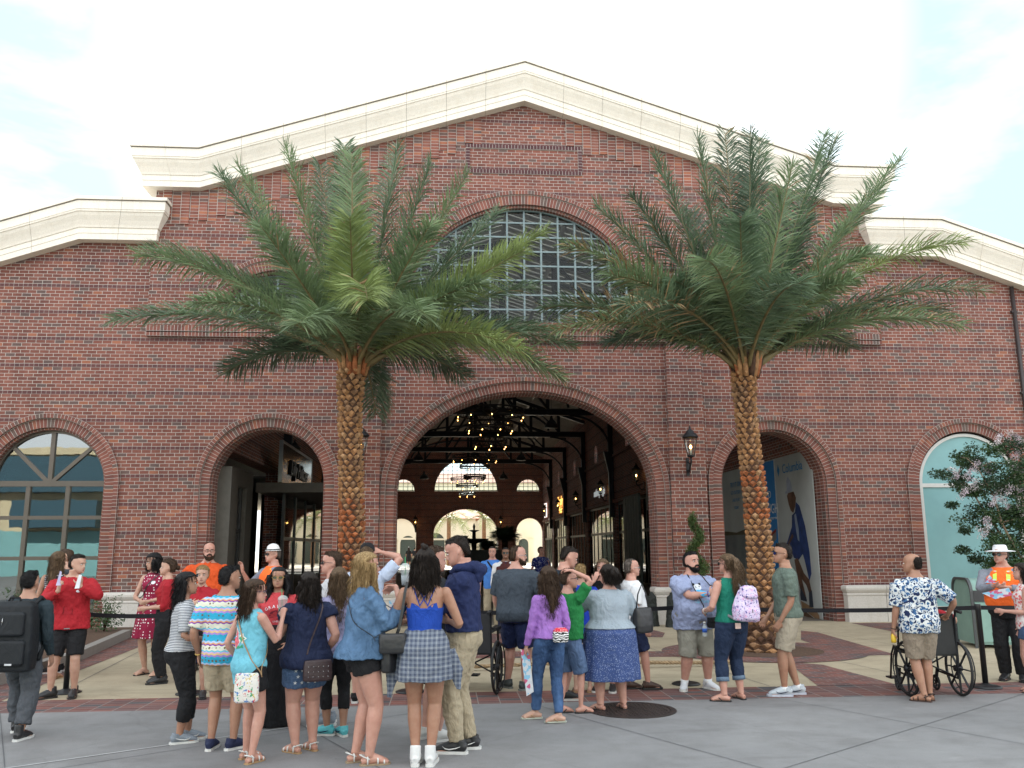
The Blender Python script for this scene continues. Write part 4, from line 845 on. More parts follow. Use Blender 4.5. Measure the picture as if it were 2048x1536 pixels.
# ================================================================= people
def cloth(name, c, rough=.8, var=.10, fold=.9, c2=None, stretch=(1, 1, .55), fs=10):
    if name in MC: return MC[name]
    m, nt, b = base_mat(name, rough); v = coord(nt, 'Object', stretch); n1 = noise_(nt, v, 5, 4, .6)
    L(nt, ramp(nt, n1, [(.3, tuple(x*(1-var) for x in c)), (.7, tuple(min(1, x*(1+var)) for x in (c2 or c)))]), b.inputs['Base Color'])
    h = math_(nt, 'ADD', noise_(nt, v, fs, 4, .55, 1.2), math_(nt, 'MULTIPLY', noise_(nt, v, 250, 2), .06)); bump_(nt, b, h, fold, .035); b.inputs['Specular IOR Level'].default_value = .25
    MC[name] = m; return m
def skin(name, c):
    if name in MC: return MC[name]
    m, nt, b = base_mat(name, .5); v = coord(nt, 'Object'); n1 = noise_(nt, v, 14, 4, .6)
    L(nt, ramp(nt, n1, [(.3, (c[0]*.88, c[1]*.80, c[2]*.78)), (.7, (c[0]*1.06, c[1]*1.08, c[2]*1.08))]), b.inputs['Base Color'])
    b.inputs['Subsurface Weight'].default_value = .12; b.inputs['Subsurface Radius'].default_value = (.02, .008, .004); b.inputs['Subsurface Scale'].default_value = .5
    bump_(nt, b, noise_(nt, v, 180, 3), .15, .002); MC[name] = m; return m
def hairm(name, c, c2=None, sc=(75, 75, 3)):
    if name in MC: return MC[name]
    m, nt, b = base_mat(name, .6); b.inputs['Specular IOR Level'].default_value = .28; v = coord(nt, 'Object', sc); n1 = noise_(nt, v, 1.6, 4, .65); c2 = c2 or tuple(min(1, x*1.9+.01) for x in c)
    L(nt, ramp(nt, n1, [(.32, tuple(x*.55 for x in c)), (.5, c), (.7, c2)]), b.inputs['Base Color']); bump_(nt, b, n1, .9, .012); MC[name] = m; return m
SK = dict(fair=skin('skin_fair', (.48, .29, .215)), tan=skin('skin_tan', (.35, .185, .12)), pink=skin('skin_pink', (.49, .265, .205)), brown=skin('skin_brown', (.20, .10, .06)), warm=skin('skin_warm', (.41, .23, .16)))
HAIR = dict(black=hairm('hair_black', (.006, .005, .006), (.016, .014, .015)), dark=hairm('hair_dark_brown', (.013, .008, .006), (.035, .022, .015)), brown=hairm('hair_brown', (.042, .023, .013), (.10, .058, .033)), light=hairm('hair_light_brown', (.09, .055, .03), (.21, .135, .075)), blonde=hairm('hair_blonde', (.26, .165, .07), (.52, .37, .19)), grey=hairm('hair_grey', (.10, .08, .068), (.19, .16, .14)), red=hairm('hair_auburn', (.09, .04, .02), (.2, .1, .05)))
EYEW = pm('eye_white', (.6, .57, .54), .3); IRIS = pm('eye_iris', (.03, .018, .012), .2); LIP = pm('lips', (.33, .12, .10), .5); LIPD = pm('lips_dark', (.22, .07, .09), .45); TEETH = pm('teeth', (.65, .62, .57), .3); BROW = pm('brow', (.04, .025, .018), .8)
BLK = cloth('black_cloth', (.012, .012, .014)); NAVY = cloth('navy_cloth', (.014, .020, .055)); KHA = cloth('khaki_cloth', (.36, .30, .21)); TAUPE = cloth('taupe_cloth', (.26, .21, .16)); DEN = cloth('denim_cloth', (.035, .06, .12), c2=(.06, .10, .19)); WHC = cloth('white_cloth', (.68, .69, .71), fold=.35)
RUB = pm('black_rubber', (.015, .015, .016), .7); WRB = pm('white_rubber', (.62, .62, .60), .5); LEA = pm('black_leather', (.018, .018, .02), .4, bump=.2, bscale=120); MET = pm('silver_metal', (.6, .6, .6), .25, .9); GOLD = pm('gold_metal', (.55, .38, .12), .3, .9); SUNG = pm('sunglass_lens', (.01, .01, .012), .08, spec=.8)
DSP = bpy.data.textures.new('folds', 'CLOUDS'); DSP.noise_scale = .10
DS2 = bpy.data.textures.new('small_folds', 'CLOUDS'); DS2.noise_scale = .045; DS2.noise_depth = 1
DSP.noise_scale = .10; DSP.noise_depth = 2
DSH = bpy.data.textures.new('locks', 'CLOUDS'); DSH.noise_scale = .035; DSH.noise_depth = 2
def solid(mb, vox, sm=4, disp=None, tex=None, fac=.5):
    me = bpy.data.meshes.new('t'); me.from_pydata(mb.v, [], mb.f); bm = bmesh.new(); bm.from_mesh(me); bmesh.ops.recalc_face_normals(bm, faces=bm.faces); bm.to_mesh(me); bm.free()
    o = link('t', me); r = o.modifiers.new('r', 'REMESH'); r.mode = 'VOXEL'; r.voxel_size = vox; r.use_smooth_shade = True
    if sm: s = o.modifiers.new('s', 'SMOOTH'); s.factor = fac; s.iterations = sm
    if disp and tex is None: d = o.modifiers.new('e', 'DISPLACE'); d.texture = DS2; d.strength = disp*.5; d.mid_level = .5; d.texture_coords = 'GLOBAL'
    if disp: d = o.modifiers.new('d', 'DISPLACE'); d.texture = tex or DSP; d.strength = disp; d.mid_level = .5; d.texture_coords = 'GLOBAL'
    dg = bpy.context.evaluated_depsgraph_get(); out = bpy.data.meshes.new_from_object(o.evaluated_get(dg)); bpy.data.objects.remove(o); bpy.data.meshes.remove(me)
    out.materials.clear(); return out
def bake(mb, name, mat, par, vox, sm=4, disp=None, tex=None):
    me = solid(mb, vox, sm, disp, tex); me.name = name; me.materials.append(mat); return link(name, me, par)
def ik(a, b, l1, l2, pole):
    a, b = Vector(a), Vector(b); d = b-a; D = d.length
    if D > (l1+l2)*.995: b = a+d*((l1+l2)*.995/D); d = b-a; D = d.length
    d.normalize(); x = (D*D+l1*l1-l2*l2)/(2*D); y = math.sqrt(max(0, l1*l1-x*x)); p = Vector(pole); p = (p-d*p.dot(d)).normalized(); return a+d*x+p*y, b
TM = [(.455, .070, .062, .0), (.49, .094, .076, .004), (.53, .098, .080, .006), (.58, .093, .069, .0), (.62, .090, .064, -.002), (.68, .096, .066, -.002), (.74, .105, .071, -.002), (.775, .108, .066, .0), (.80, .104, .056, .003), (.818, .086, .046, .006), (.833, .060, .040, .006), (.846, .042, .036, .006), (.862, .034, .037, .002), (.89, .033, .038, -.004)]
TF = [(.455, .078, .066, .0), (.49, .098, .080, .007), (.53, .101, .083, .008), (.58, .088, .067, .0), (.62, .075, .056, -.002), (.67, .080, .060, -.004), (.73, .088, .074, -.012), (.77, .090, .060, -.002), (.80, .088, .048, .003), (.818, .068, .040, .006), (.833, .046, .034, .006), (.846, .034, .031, .006), (.862, .029, .032, .002), (.89, .028, .033, -.004)]
def interp(T, z):
    if z <= T[0][0]: return T[0][1:]
    for a, b in zip(T, T[1:]):
        if z <= b[0]: t = (z-a[0])/(b[0]-a[0]); return tuple(a[i]+(b[i]-a[i])*t for i in (1, 2, 3))
    return T[-1][1:]
def rings(mb, R, n=28, e=2.25, mod=None):
    vs = []
    for j, (c, hw, hd) in enumerate(R):
        for k in range(n):
            a = 2*PI*k/n; ca, sa = math.cos(a), math.sin(a); q = (abs(ca)**e+abs(sa)**e)**(-1/e); m = mod(j, a) if mod else 1
            vs.append((c[0]+hw*ca*q*m, c[1]+hd*sa*q*m, c[2]))
    m = len(R); fs = [(i*n+k, i*n+(k+1) % n, (i+1)*n+(k+1) % n, (i+1)*n+k) for i in range(m-1) for k in range(n)]+[tuple(range(n))[::-1], tuple((m-1)*n+k for k in range(n))]
    mb.add(vs, fs)
class Person:
    def __init__(s, label, loc, h, rz=0, fem=0, g=1., gs=None, gl=1., ga=1., belly=0., skin='warm', arms=None, feet=None, head=(0, 0, 0), lean=0., vox=.0085, group=None, bare=True, hide_legs=False, hs=1., pants=False):
        s.h = h; s.g = g; s.gl = gl; s.ga = ga; s.fem = fem; s.vox = vox; s.belly = belly; s.lean = lean; s.loc = Vector((loc[0], loc[1], 0)); s.rz = R_(rz); s.skin = SK[skin]
        s.root = thing('person', label, 'person', s.loc, s.rz, group); s.gs = gs or (1+(g-1)*.55); s.T = TF if fem else TM; s.hy, s.hp, s.hr = [R_(a) for a in head]; s.hs = hs
        sw = (.100 if fem else .113)*s.gs; s.J = J = {}
        arms = arms or {}; l1, l2 = .172*h, .150*h
        for sd, k in ((-1, 'R'), (1, 'L')):
            sh = s.tp(Vector((sd*sw, .004, .785))*h); a = arms.get(k, {}); tgt = a.get('to', (sd*(sw+.035+.03*(g-1)), -.035, .485)); tgt = s.tp2(Vector(tgt)*h)
            el, wr = ik(sh, tgt, l1, l2, a.get('pole', (sd*.35, 1, -.1))); J[k] = (sh, el, wr); J[k+'h'] = a
        feet = feet or {}
        for sd, k in ((-1, 'R'), (1, 'L')):
            f = feet.get(k, (sd*.055, 0, sd*8)); hip = Vector((sd*.050*h, .004*h, .50*h)); an = Vector((f[0]*h, f[1]*h, (.042+(f[3] if len(f) > 3 else 0))*h))
            kn, an = ik(hip, an, .235*h, .232*h, (sd*.15, -1, 0)); J['leg'+k] = (hip, kn, an, R_(f[2]))
        s.body(hide_legs)
    def tp(s, v):                      # torso lean, pivot at the hips
        z = v.z/s.h-.55
        if z <= 0 or not s.lean: return v
        return Vector((v.x, v.y-math.sin(s.lean)*z*s.h, v.z-(1-math.cos(s.lean))*z*s.h))
    def tp2(s, v): return v
    def prof(s, z):
        hw, hd, yc = interp(s.T, z); k = 1+(s.g-1)*(1 if z < .66 else 1-.5*min(1, (z-.66)/.12)-.25*max(0, min(1, (z-.78)/.05))); b = s.belly*math.exp(-((z-.60)/.07)**2)
        return hw*k, hd*k+b*.5, yc-b*.5
    def ring(s, z, iw=0, idd=0, mw=1., md=1.):
        hw, hd, yc = s.prof(z); c = s.tp(Vector((0, yc, z))*s.h); return (tuple(c), hw*s.h*mw+iw, hd*s.h*md+idd)
    def HT(s, v):                       # head space (units of head height, chin at 0) -> local
        Hh = .132*s.h*s.hs; v = Vector(v)*Hh; piv = Vector((0, .015*s.h, 0)); v = v-piv
        v = Matrix.Rotation(s.hy, 3, 'Z') @ (Matrix.Rotation(s.hp, 3, 'X') @ (Matrix.Rotation(s.hr, 3, 'Y') @ v)); base = s.tp(Vector((0, -.006*s.h, .8635*s.h))); return base+piv+v
    def hrings(s, mb, R, n=22):          # rings in head space: (z, hw, yf, yb)
        vs = []
        for (z, hw, yf, yb) in R:
            for k in range(n): a = 2*PI*k/n; vs.append(s.HT((hw*math.cos(a), (yf+yb)/2+(yb-yf)/2*math.sin(a), z)))
        m = len(R); mb.add(vs, [(i*n+k, i*n+(k+1) % n, (i+1)*n+(k+1) % n, (i+1)*n+k) for i in range(m-1) for k in range(n)]+[tuple(range(n))[::-1], tuple((m-1)*n+k for k in range(n))])
    def armpts(s, k, f):                # polyline along the arm up to f (0..2), with radii
        sh, el, wr = s.J[k]; r = [(0, .032), (.25, .031), (.6, .027), (.95, .022), (1.15, .0235), (1.4, .021), (1.8, .0155), (2, .0142)]; q = .88 if s.fem else 1
        P = []; R = []
        def pt(t): return sh.lerp(el, t) if t <= 1 else el.lerp(wr, t-1)
        ts = [t for t, _ in r if t < f]+[f]
        for t in ts:
            for (a, ra), (b, rb) in zip(r, r[1:]):
                if a <= t <= b: P.append(pt(t)); R.append((ra+(rb-ra)*(t-a)/(b-a))*s.h*q*s.ga*(1 if t < 1.6 else (1/s.ga)**.5)); break
        return P, R
    def legpts(s, k, zend, inf=0., flare=0., z0=None):
        hip, kn, an, yw = s.J['leg'+k]; r = [(0, .057), (.3, .053), (.6, .044), (.9, .034), (1.05, .033), (1.3, .0345), (1.6, .027), (1.9, .0195), (2, .0195)]; P = []; R = []
        q = 1.06 if s.fem else 1
        for t in [0, .15, .3, .45, .6, .75, .9, 1, 1.1, 1.2, 1.3, 1.45, 1.6, 1.75, 1.9, 2]:
            p = hip.lerp(kn, t) if t <= 1 else kn.lerp(an, t-1)
            for (a, ra), (b, rb) in zip(r, r[1:]):
                if a <= t <= b: rr = (ra+(rb-ra)*(t-a)/(b-a)); break
            if p.z < zend*s.h:
                if P: d = (P[-1].z-zend*s.h)/max(1e-6, P[-1].z-p.z); P.append(P[-1].lerp(p, d)); R.append(R[-1]+flare*.0)
                break
            P.append(p); R.append(rr*s.h*s.gl*(q if t < 1 else 1)+inf+flare*t)
        return P, R
    def hand(s, mb, k):
        sh, el, wr = s.J[k]; a = s.J[k+'h']; sd = -1 if k == 'R' else 1; d = (wr-el).normalized()
        if 'dir' in a: d = Vector(a['dir']).normalized()
        nm = Vector(a.get('palm', (-sd, 0, 0))); nm = (nm-d*nm.dot(d)).normalized(); ac = d.cross(nm)*1. ; curl = a.get('curl', .35); h = s.h*(.93 if s.fem else 1.)
        th = ac*a.get('thumb', 1); 
        mb.tube([wr-d*.01*h, wr+d*.012*h, wr+d*.035*h, wr+d*.056*h], [(.0145*h, .0125*h), (.019*h, .011*h), (.0235*h, .0105*h), (.022*h, .009*h)], 10, ref=tuple(ac))
        for i, (o, ln) in enumerate(((.80, .040), (.27, .046), (-.27, .043), (-.80, .034))):
            b = wr+d*(.054-.003*abs(i-1.2))*h+th*o*.0215*h; dd = (d+th*o*.10).normalized(); P = [b]; an = curl*.6+.08*i
            for j, q in enumerate((.42, .33, .25)):
                v = dd*math.cos(an)+nm*math.sin(an); P.append(P[-1]+v*ln*q*h); an += curl*(1.0+.06*i)
            mb.tube(P, [.0053*h, .0051*h, .0047*h, .0040*h], 7)
        b = wr+d*.016*h+th*.019*h; v1 = (d*.75+th*.75+nm*.35).normalized(); v2 = (d*1.+th*.25+nm*(.3+curl*.5)).normalized(); mb.tube([b-v1*.008*h, b+v1*.022*h, b+v1*.022*h+v2*.021*h], [.0075*h, .0062*h, .0048*h], 7)
        s.J[k+'p'] = wr+d*.055*h+nm*.02*h
    def body(s, hide):
        h = s.h; mb = MB(); rings(mb, [s.ring(z) for z in (.455, .48, .51, .54, .57, .60, .63, .66, .70, .74, .77, .79, .805, .82, .832, .842, .862, .885)])
        for k in 'RL':
            P, R = s.armpts(k, 2); mb.tube(P, R, 14); mb.ball(s.J[k][0], .031*h*s.ga**.8*(.9 if s.fem else 1), n=12); s.hand(mb, k)
            hip, kn, an, yw = s.J['leg'+k]; P, R = s.legpts(k, 0.0); mb.tube(P, R, 16); mb.ball(hip, .057*h*s.gl)
            M = Matrix.Rotation(yw, 3, 'Z'); f = lambda x, y, z: an+M@Vector((x, y, z))*h-Vector((0, 0, .042*h))
            for x0, rr in ((0, 1),): mb.tube([f(0, .038, .018), f(0, .02, .022), f(0, -.02, .030), f(0, -.06, .020), f(0, -.088, .013)], [(.014*h, .014*h), (.018*h, .018*h), (.019*h, .026*h), (.026*h, .018*h), (.026*h, .011*h)], 12, ref=(M@Vector((1, 0, 0))))
            for i in range(5):
                sd = -1 if k == 'R' else 1; x = -sd*(.020-.010*i); mb.ball(f(x, -.094+.004*i+(.003 if i == 0 else 0), .009), (.0065*h if i == 0 else .005*h, .011*h, .007*h), n=8)
        Hh = [(.0, .11, -.35, -.13), (.05, .19, -.41, -.02), (.13, .245, -.435, .06), (.22, .285, -.43, .16), (.32, .315, -.415, .30), (.42, .328, -.395, .40), (.50, .333, -.385, .445), (.58, .338, -.405, .465), (.70, .335, -.405, .47), (.80, .31, -.375, .44), (.89, .25, -.30, .36), (.96, .16, -.19, .24), (1.0, .06, -.06, .12)]
        s.hrings(mb, Hh)
        H = s.HT; q = .132*h*s.hs
        mb.tube([H((0, -.385, .53)), H((0, -.43, .44)), H((0, -.475, .35)), H((0, -.44, .31))], [.025*q, .035*q, .05*q, .03*q], 8)
        for sd in (-1, 1): mb.ball(H((sd*.035, -.43, .325)), .035*q, n=8); mb.ball(H((sd*.335, .05, .42)), (.028*q, .055*q, .10*q), n=10); mb.ball(H((sd*.14, -.37, .585)), (.11*q, .035*q, .035*q), n=8)
        mb.ball(H((0, -.415, .20)), (.09*q, .045*q, .045*q), n=8); mb.ball(H((0, -.395, .06)), (.09*q, .05*q, .05*q), n=8)
        me = solid(mb, s.vox, 3, fac=.45); ex = MB()
        for sd in (-1, 1):
            ex.ball(H((sd*.135, -.372, .49)), (.058*q, .04*q, .028*q), 1, 8); ex.ball(H((sd*.135, -.408, .49)), (.024*q,)*3, 2, 8)
            ex.tube([H((sd*.06, -.415, .565)), H((sd*.14, -.425, .59)), H((sd*.22, -.375, .565))], [.012*q, .016*q, .007*q], 5, 4)
        ex.tube([H((-.10, -.415, .205)), H((-.04, -.455, .222)), H((.04, -.455, .222)), H((.10, -.415, .205))], [.008*q, .016*q, .016*q, .008*q], 6, 3); ex.tube([H((-.09, -.415, .198)), H((0, -.457, .185)), H((.09, -.415, .198))], [.008*q, .021*q, .008*q], 6, 3)
        e2 = ex.mesh('x', []); bm = bmesh.new(); bm.from_mesh(me); bm.from_mesh(e2); bm.to_mesh(me); bm.free(); bpy.data.meshes.remove(e2)
        me.name = 'body'
        for m in (s.skin, EYEW, IRIS, getattr(s, 'lip', LIP), BROW): me.materials.append(m)
        s.bodyob = link('body', me, s.root); s.bvh = [me]
    # ---- clothes
    def top(s, mat, zlo=.50, sl=.6, inf=.012, loose=.95, zhi=.838, flare=0., disp=.016, name='shirt', sinf=None, yback=None):
        h = s.h; mb = MB(); ref = s.prof(.735); R = []
        n = 16
        for i in range(n+1):
            z = zlo+(min(zhi, .80)-zlo)*i/n; hw, hd, yc = s.prof(z); c = Vector((0, yc, z))*h
            if z < .735: hw = max(hw, ref[0]*loose*(1 if not s.fem else .94)); hd = max(hd, ref[1]*loose*.92)
            f = flare*max(0, (.62-z)/.12); R.append((tuple(s.tp(c)), hw*h+inf+f*h, hd*h+inf+f*h))
        if zhi > .80:
            for z in (.812, .822, .832, .842, .850, .858): 
                if z > zhi: break
                hw, hd, yc = s.prof(z)
                if sl <= 0: hw = min(hw, .062*s.gs)
                R.append((tuple(s.tp(Vector((0, yc, z))*h)), hw*h+inf*.8, hd*h+inf*.8))
        if sl <= 0:
            R = [(c, min(hw, (.086+.02*max(0, .80-c[2]/h)/.05*.9)*h*s.gs+.01) if c[2] > .765*h else hw, hd) for c, hw, hd in R]
        rings(mb, R)
        if sl > 0:
            for k in 'RL':
                P, Q = s.armpts(k, sl); si = sinf if sinf is not None else inf*1.1; m = len(P); mb.tube(P, [q+si+(.010*h/1.7)*(i/m if sl < 1 else .3) for i, q in enumerate(Q)], 16); mb.ball(s.J[k][0], .030*h*s.ga**.7*(.9 if s.fem else 1)+inf*.7, n=12)
        o = bake(mb, name, mat, s.root, max(s.vox, .009), 5, disp); s.bvh.append(o.data); return o
    def legs(s, mat, zend=.27, inf=.012, flare=.012, waist=.60, name='trousers', disp=.016, shape=None):
        h = s.h; mb = MB(); R = []
        for i in range(9): z = .455+(waist-.455)*i/8; R.append(s.ring(z, inf*.9, inf*.9))
        rings(mb, R)
        for k in 'RL':
            P, Q = s.legpts(k, zend, inf, flare); mb.tube(P, Q, 18); mb.ball(s.J['leg'+k][0], .057*h*s.gl+inf)
        o = bake(mb, name, mat, s.root, max(s.vox, .009), 5, disp); s.bvh.append(o.data); return o
    def skirt(s, mat, zend, waist=.62, w1=.15, d1=.13, k=11, amp=.05, name='skirt', inf=.012, disp=.012, off=0.):
        h = s.h; mb = MB(); R = []; n = 14
        for i in range(n+1):
            z = waist+(zend-waist)*i/n; t = i/n; hw, hd, yc = s.prof(max(z, .50)); e = t**.8
            a = max(hw, hw*(1-e)+w1*e); b = max(hd, hd*(1-e)+d1*e); R.append(((off*t*h, yc*(1-t)*h, z*h), a*h+inf, b*h+inf))
        rings(mb, R, 64, 2.05, lambda j, a: 1+amp*(j/n)*math.sin(k*a+1.3*math.sin(3*a))); o = bake(mb, name, mat, s.root, .010, 2, disp); s.bvh.append(o.data); return o
    def shoes(s, kind='sneaker', mat=None, sole=None, hi=0.):
        h = s.h; mat = mat or BLK; sole = sole or WRB
        for k in 'RL':
            hip, kn, an, yw = s.J['leg'+k]; M = Matrix.Rotation(yw, 3, 'Z'); f = lambda x, y, z: an+M@Vector((x, y, z))*h-Vector((0, 0, .042*h)); sd = -1 if k == 'R' else 1
            ol = [(0, .050), (.016, .044), (.020, .02), (.019, -.01), (.027, -.05), (.027, -.08), (.018, -.102), (0, -.110), (-.018, -.104), (-.029, -.08), (-.028, -.05), (-.022, -.01), (-.021, .02), (-.016, .044)]; ol = [(x*sd*-1, y) for x, y in ol]
            t0, t1, sc = (.0005, .0085, .94) if kind in ('flip', 'sandal') else (.0005, .013, 1.08); mb = MB(); n = len(ol)
            vs = [f(x*sc, y*sc, z) for z in (t0, t1) for x, y in ol]; vs = [Vector((p.x, p.y, max(p.z, .0005))) for p in vs]; mb.add(vs, [(i, (i+1) % n, n+(i+1) % n, n+i) for i in range(n)]+[tuple(range(n))[::-1], tuple(range(n, 2*n))])
            if kind in ('flip', 'sandal'):
                so_ = mb.obj('sandal', [sole], s.root, fix=True); mb = MB(); r = (.0045*h/1.7, .0022)
                if kind == 'flip': mb.tube([f(.005*-sd, -.085, .012), f(.004*-sd, -.070, .026), f(.022, -.035, .026), f(.026, -.015, .010)], (.005), 6); mb.tube([f(.004*-sd, -.070, .026), f(-.022, -.035, .026), f(-.026, -.015, .010)], (.005), 6)
                else:
                    for y, z, w_ in ((-.068, .028, .028), (-.038, .040, .025), (.010, .050, .022)): mb.tube([f(-w_, y, .008), f(-w_*.95, y, z*.75), f(0, y, z*1.02), f(w_*.95, y, z*.75), f(w_, y, .008)], .0065, 6)
                    mb.tube([f(-.022, .0, .030), f(-.018, .035, .046), f(0, .046, .05), f(.018, .035, .046), f(.022, 0, .03)], .005, 6)
                mb.obj('strap', [mat], so_); continue
            mu = MB(); tp_ = .052+hi; mu.tube([f(0, .044, .024), f(0, .025, .032), f(0, -.015, .036), f(0, -.05, .028), f(0, -.085, .021), f(0, -.105, .016)], [(.016*h, .020*h), (.023*h, .026*h), (.025*h, .029*h), (.0285*h, .022*h), (.027*h, .015*h), (.018*h, .009*h)], 14, ref=tuple(M@Vector((1, 0, 0))))
            mu.tube([f(0, .018, .03), f(0, .016, tp_), f(0, .014, tp_+.008)], [.027*h, .026*h, .027*h], 14); up = bake(mu, 'shoe', mat, s.root, .006, 3); so_ = mb.obj('sole', [sole], up, fix=True)
            if kind == 'sneaker':
                ml = MB()
                for q in range(4): y = -.022-.014*q; z = .066-.008*q-.0; ml.tube([f(-.016, y+.004, z-.012), f(0, y, z-.002), f(.016, y+.004, z-.012)], .0028, 5)
                ml.obj('lace', [s.lace if hasattr(s, 'lace') else WRB], up)
                if hasattr(s, 'mark'):
                    for sx in (-1, 1):
                        ml = MB(); ml.tube([f(sx*.0255, .022, .036), f(sx*.0275, .0, .028), f(sx*.0305, -.03, .023), f(sx*.0305, -.05, .026), f(sx*.029, -.062, .036)], [.0012, .0045, .0055, .0035, .001], 6); ml.obj('logo', [s.mark], up)
    def socks(s, mat=None, zt=.075):
        mb = MB()
        for k in 'RL':
            hip, kn, an, yw = s.J['leg'+k]; d = (kn-an).normalized(); mb.tube([an-d*.01*s.h, an+d*(zt-.042)*s.h], [.0235*s.h*s.gl**.5, .026*s.h*s.gl**.5], 14); mb.obj('sock', [mat or WHC], s.root); mb = MB()
    # ---- hair
    def hair(s, col, style='short', length=.0, width=.36, n=16, seed=1, wave=.0, front=False):
        H = s.HT; q = .132*s.h*s.hs; mb = MB(); m = HAIR[col]; rnd = random.Random(seed)
        if style == 'balding': s.hrings(mb, [(.22, .20, .22, .45), (.34, .33, .12, .46), (.46, .352, .06, .485), (.58, .357, .04, .495), (.68, .35, .08, .49), (.76, .32, .16, .47), (.82, .24, .24, .43)])
        elif style in ('short', 'receding'):
            f = 0 if style == 'short' else .16
            s.hrings(mb, [(.22, .20, .22, .40), (.32, .325, .16, .44), (.44, .338, .09, .462), (.56, .343, .02, .478), (.66, .343, -.07+f, .484), (.72, .339, -.18+f, .48), (.78, .330, -.32+f*1.4, .47), (.83, .306, -.355+f*1.7, .45), (.88, .272, -.325+f*1.7, .415), (.94, .212, -.255+f, .345), (.985, .14, -.165+f*.6, .24), (1.015, .06, -.06, .13)])
            for k in range(10): a = rnd.uniform(-1, 1); mb.ball(H((a*.20, -.16+f-.10*rnd.random(), .945)), (.055*q,)*3, n=6)
        else:
            s.hrings(mb, [(.20, .24, .16, .44), (.32, .345, .08, .48), (.44, .37, .02, .515), (.56, .382, -.04, .54), (.66, .388, -.10, .545), (.74, .38, -.25, .535), (.80, .362, -.355, .52), (.86, .33, -.375, .485), (.92, .28, -.32, .43), (.98, .205, -.235, .34), (1.025, .12, -.12, .22), (1.04, .05, -.04, .12)])
        if style in ('long', 'curtain', 'half'):
            z0 = .35; N_ = n*2
            for i in range(N_):
                u = (i+.5)/N_*2-1; ln = length*(1-.12*abs(u)+rnd.uniform(-.07, .05)); w = width*(1+.10*rnd.uniform(-1, 1)); ph = rnd.uniform(0, 6)
                x = u*w*.93; yb = .45-.42*u*u-.08*(i % 2); P = []; Rr = []; K = 9
                for j in range(K+1):
                    t = j/K; z = .62-(ln+.3)*t; sp = 1+.16*math.sin(PI*min(1, t*1.1)); back = .12*t+.10*math.sin(t*PI)*.6
                    P.append(H((x*sp+wave*math.sin(t*9+ph)*.05, yb+back-.12*t*t+wave*math.cos(t*8+ph)*.04, z))); Rr.append((.062*(1-.8*t**3)+.006)*q*(1.2 if i % 2 else 1))
                mb.tube(P, Rr, 8)
            if front:
                for sd in (-1, 1):
                    for i in range(3):
                        P = []; x = sd*(.33+.03*i); K = 8; ln = length*rnd.uniform(.8, 1.); ph = rnd.uniform(0, 6)
                        for j in range(K+1): t = j/K; P.append(H((x*(1+.25*t)+wave*.05*math.sin(t*9+ph), -.06-.05*i-.16*t+wave*.04*math.cos(t*8+ph), .62-ln*t)))
                        mb.tube(P, [(.085*(1-.7*(j/K)**3))*q for j in range(K+1)], 8)
        if style == 'pony':
            a = H((0, .50, .74)); 
            for i in range(n):
                an = 2*PI*i/n; K = 9; P = []; ln = length*rnd.uniform(.8, 1.02); ph = rnd.uniform(0, 6)
                for j in range(K+1): t = j/K; sp = width*math.sin(PI*min(.62, t*.62+.05)); P.append(H((sp*math.cos(an)+wave*.05*math.sin(t*8+ph), .48+.30*math.sin(min(1, t*2.2)*PI/2)+sp*.5*math.sin(an)-.15*t, .80+.10*math.sin(min(1, t*3)*PI)-ln*t)))
                mb.tube(P, [(.06*(1-.7*(j/K)**2)+.01)*q for j in range(K+1)], 7)
        if style == 'bun': mb.ball(H((0, .42, .98)), (.15*q, .14*q, .13*q)); mb.ball(H((.05, .36, 1.05)), (.09*q,)*3)
        if style == 'lowbun': mb.ball(H((0, .60, .45)), (.16*q, .13*q, .15*q))
        if style == 'bangs': mb.ball(H((0, -.34, .70)), (.27*q, .12*q, .12*q))
        o = bake(mb, 'hair', m, s.root, .006 if s.vox < .012 else .012, 1, .007 if style in ('short', 'receding', 'balding') else .006, DSH); s.fuzz(o.data, style); return o
    def fuzz(s, me, style):             # loose strands over the hair surface
        if s.vox > .0095: return
        rs = np.random.RandomState(7); n = len(me.polygons); c = np.empty(n*3); nr = np.empty(n*3); me.polygons.foreach_get('center', c); me.polygons.foreach_get('normal', nr); c = c.reshape(-1, 3); nr = nr.reshape(-1, 3)
        lg = style in ('long', 'pony'); k = 2600 if lg else 1500; ix = rs.randint(0, n, k); c, nr = c[ix], nr[ix]; rd = rs.normal(0, 1, (k, 3))
        d = nr*.35+rd*.14+np.array([0, .15, -1.0]) if lg else nr*.75+rd*.45+np.array([0, .1, -.35]); d /= np.linalg.norm(d, axis=1)[:, None]
        ln = (rs.uniform(.03, .085, k) if lg else rs.uniform(.007, .016, k))[:, None]; w_ = np.cross(d, nr+rd*.2); w_ /= np.linalg.norm(w_, axis=1)[:, None]+1e-9; hw = .0016 if lg else .0018
        c = c-nr*.003; V = np.stack([c-w_*hw, c+w_*hw, c+d*ln*.6+nr*.004+w_*hw*.7, c+d*ln, c+d*ln*.6+nr*.004-w_*hw*.7], 1).reshape(-1, 3); F = [(5*i, 5*i+1, 5*i+2, 5*i+3, 5*i+4) for i in range(k)]
        m2 = bpy.data.meshes.new('f'); m2.from_pydata(V.tolist(), [], F); bm = bmesh.new(); bm.from_mesh(me); bm.from_mesh(m2); bm.to_mesh(me); bm.free(); bpy.data.meshes.remove(m2)
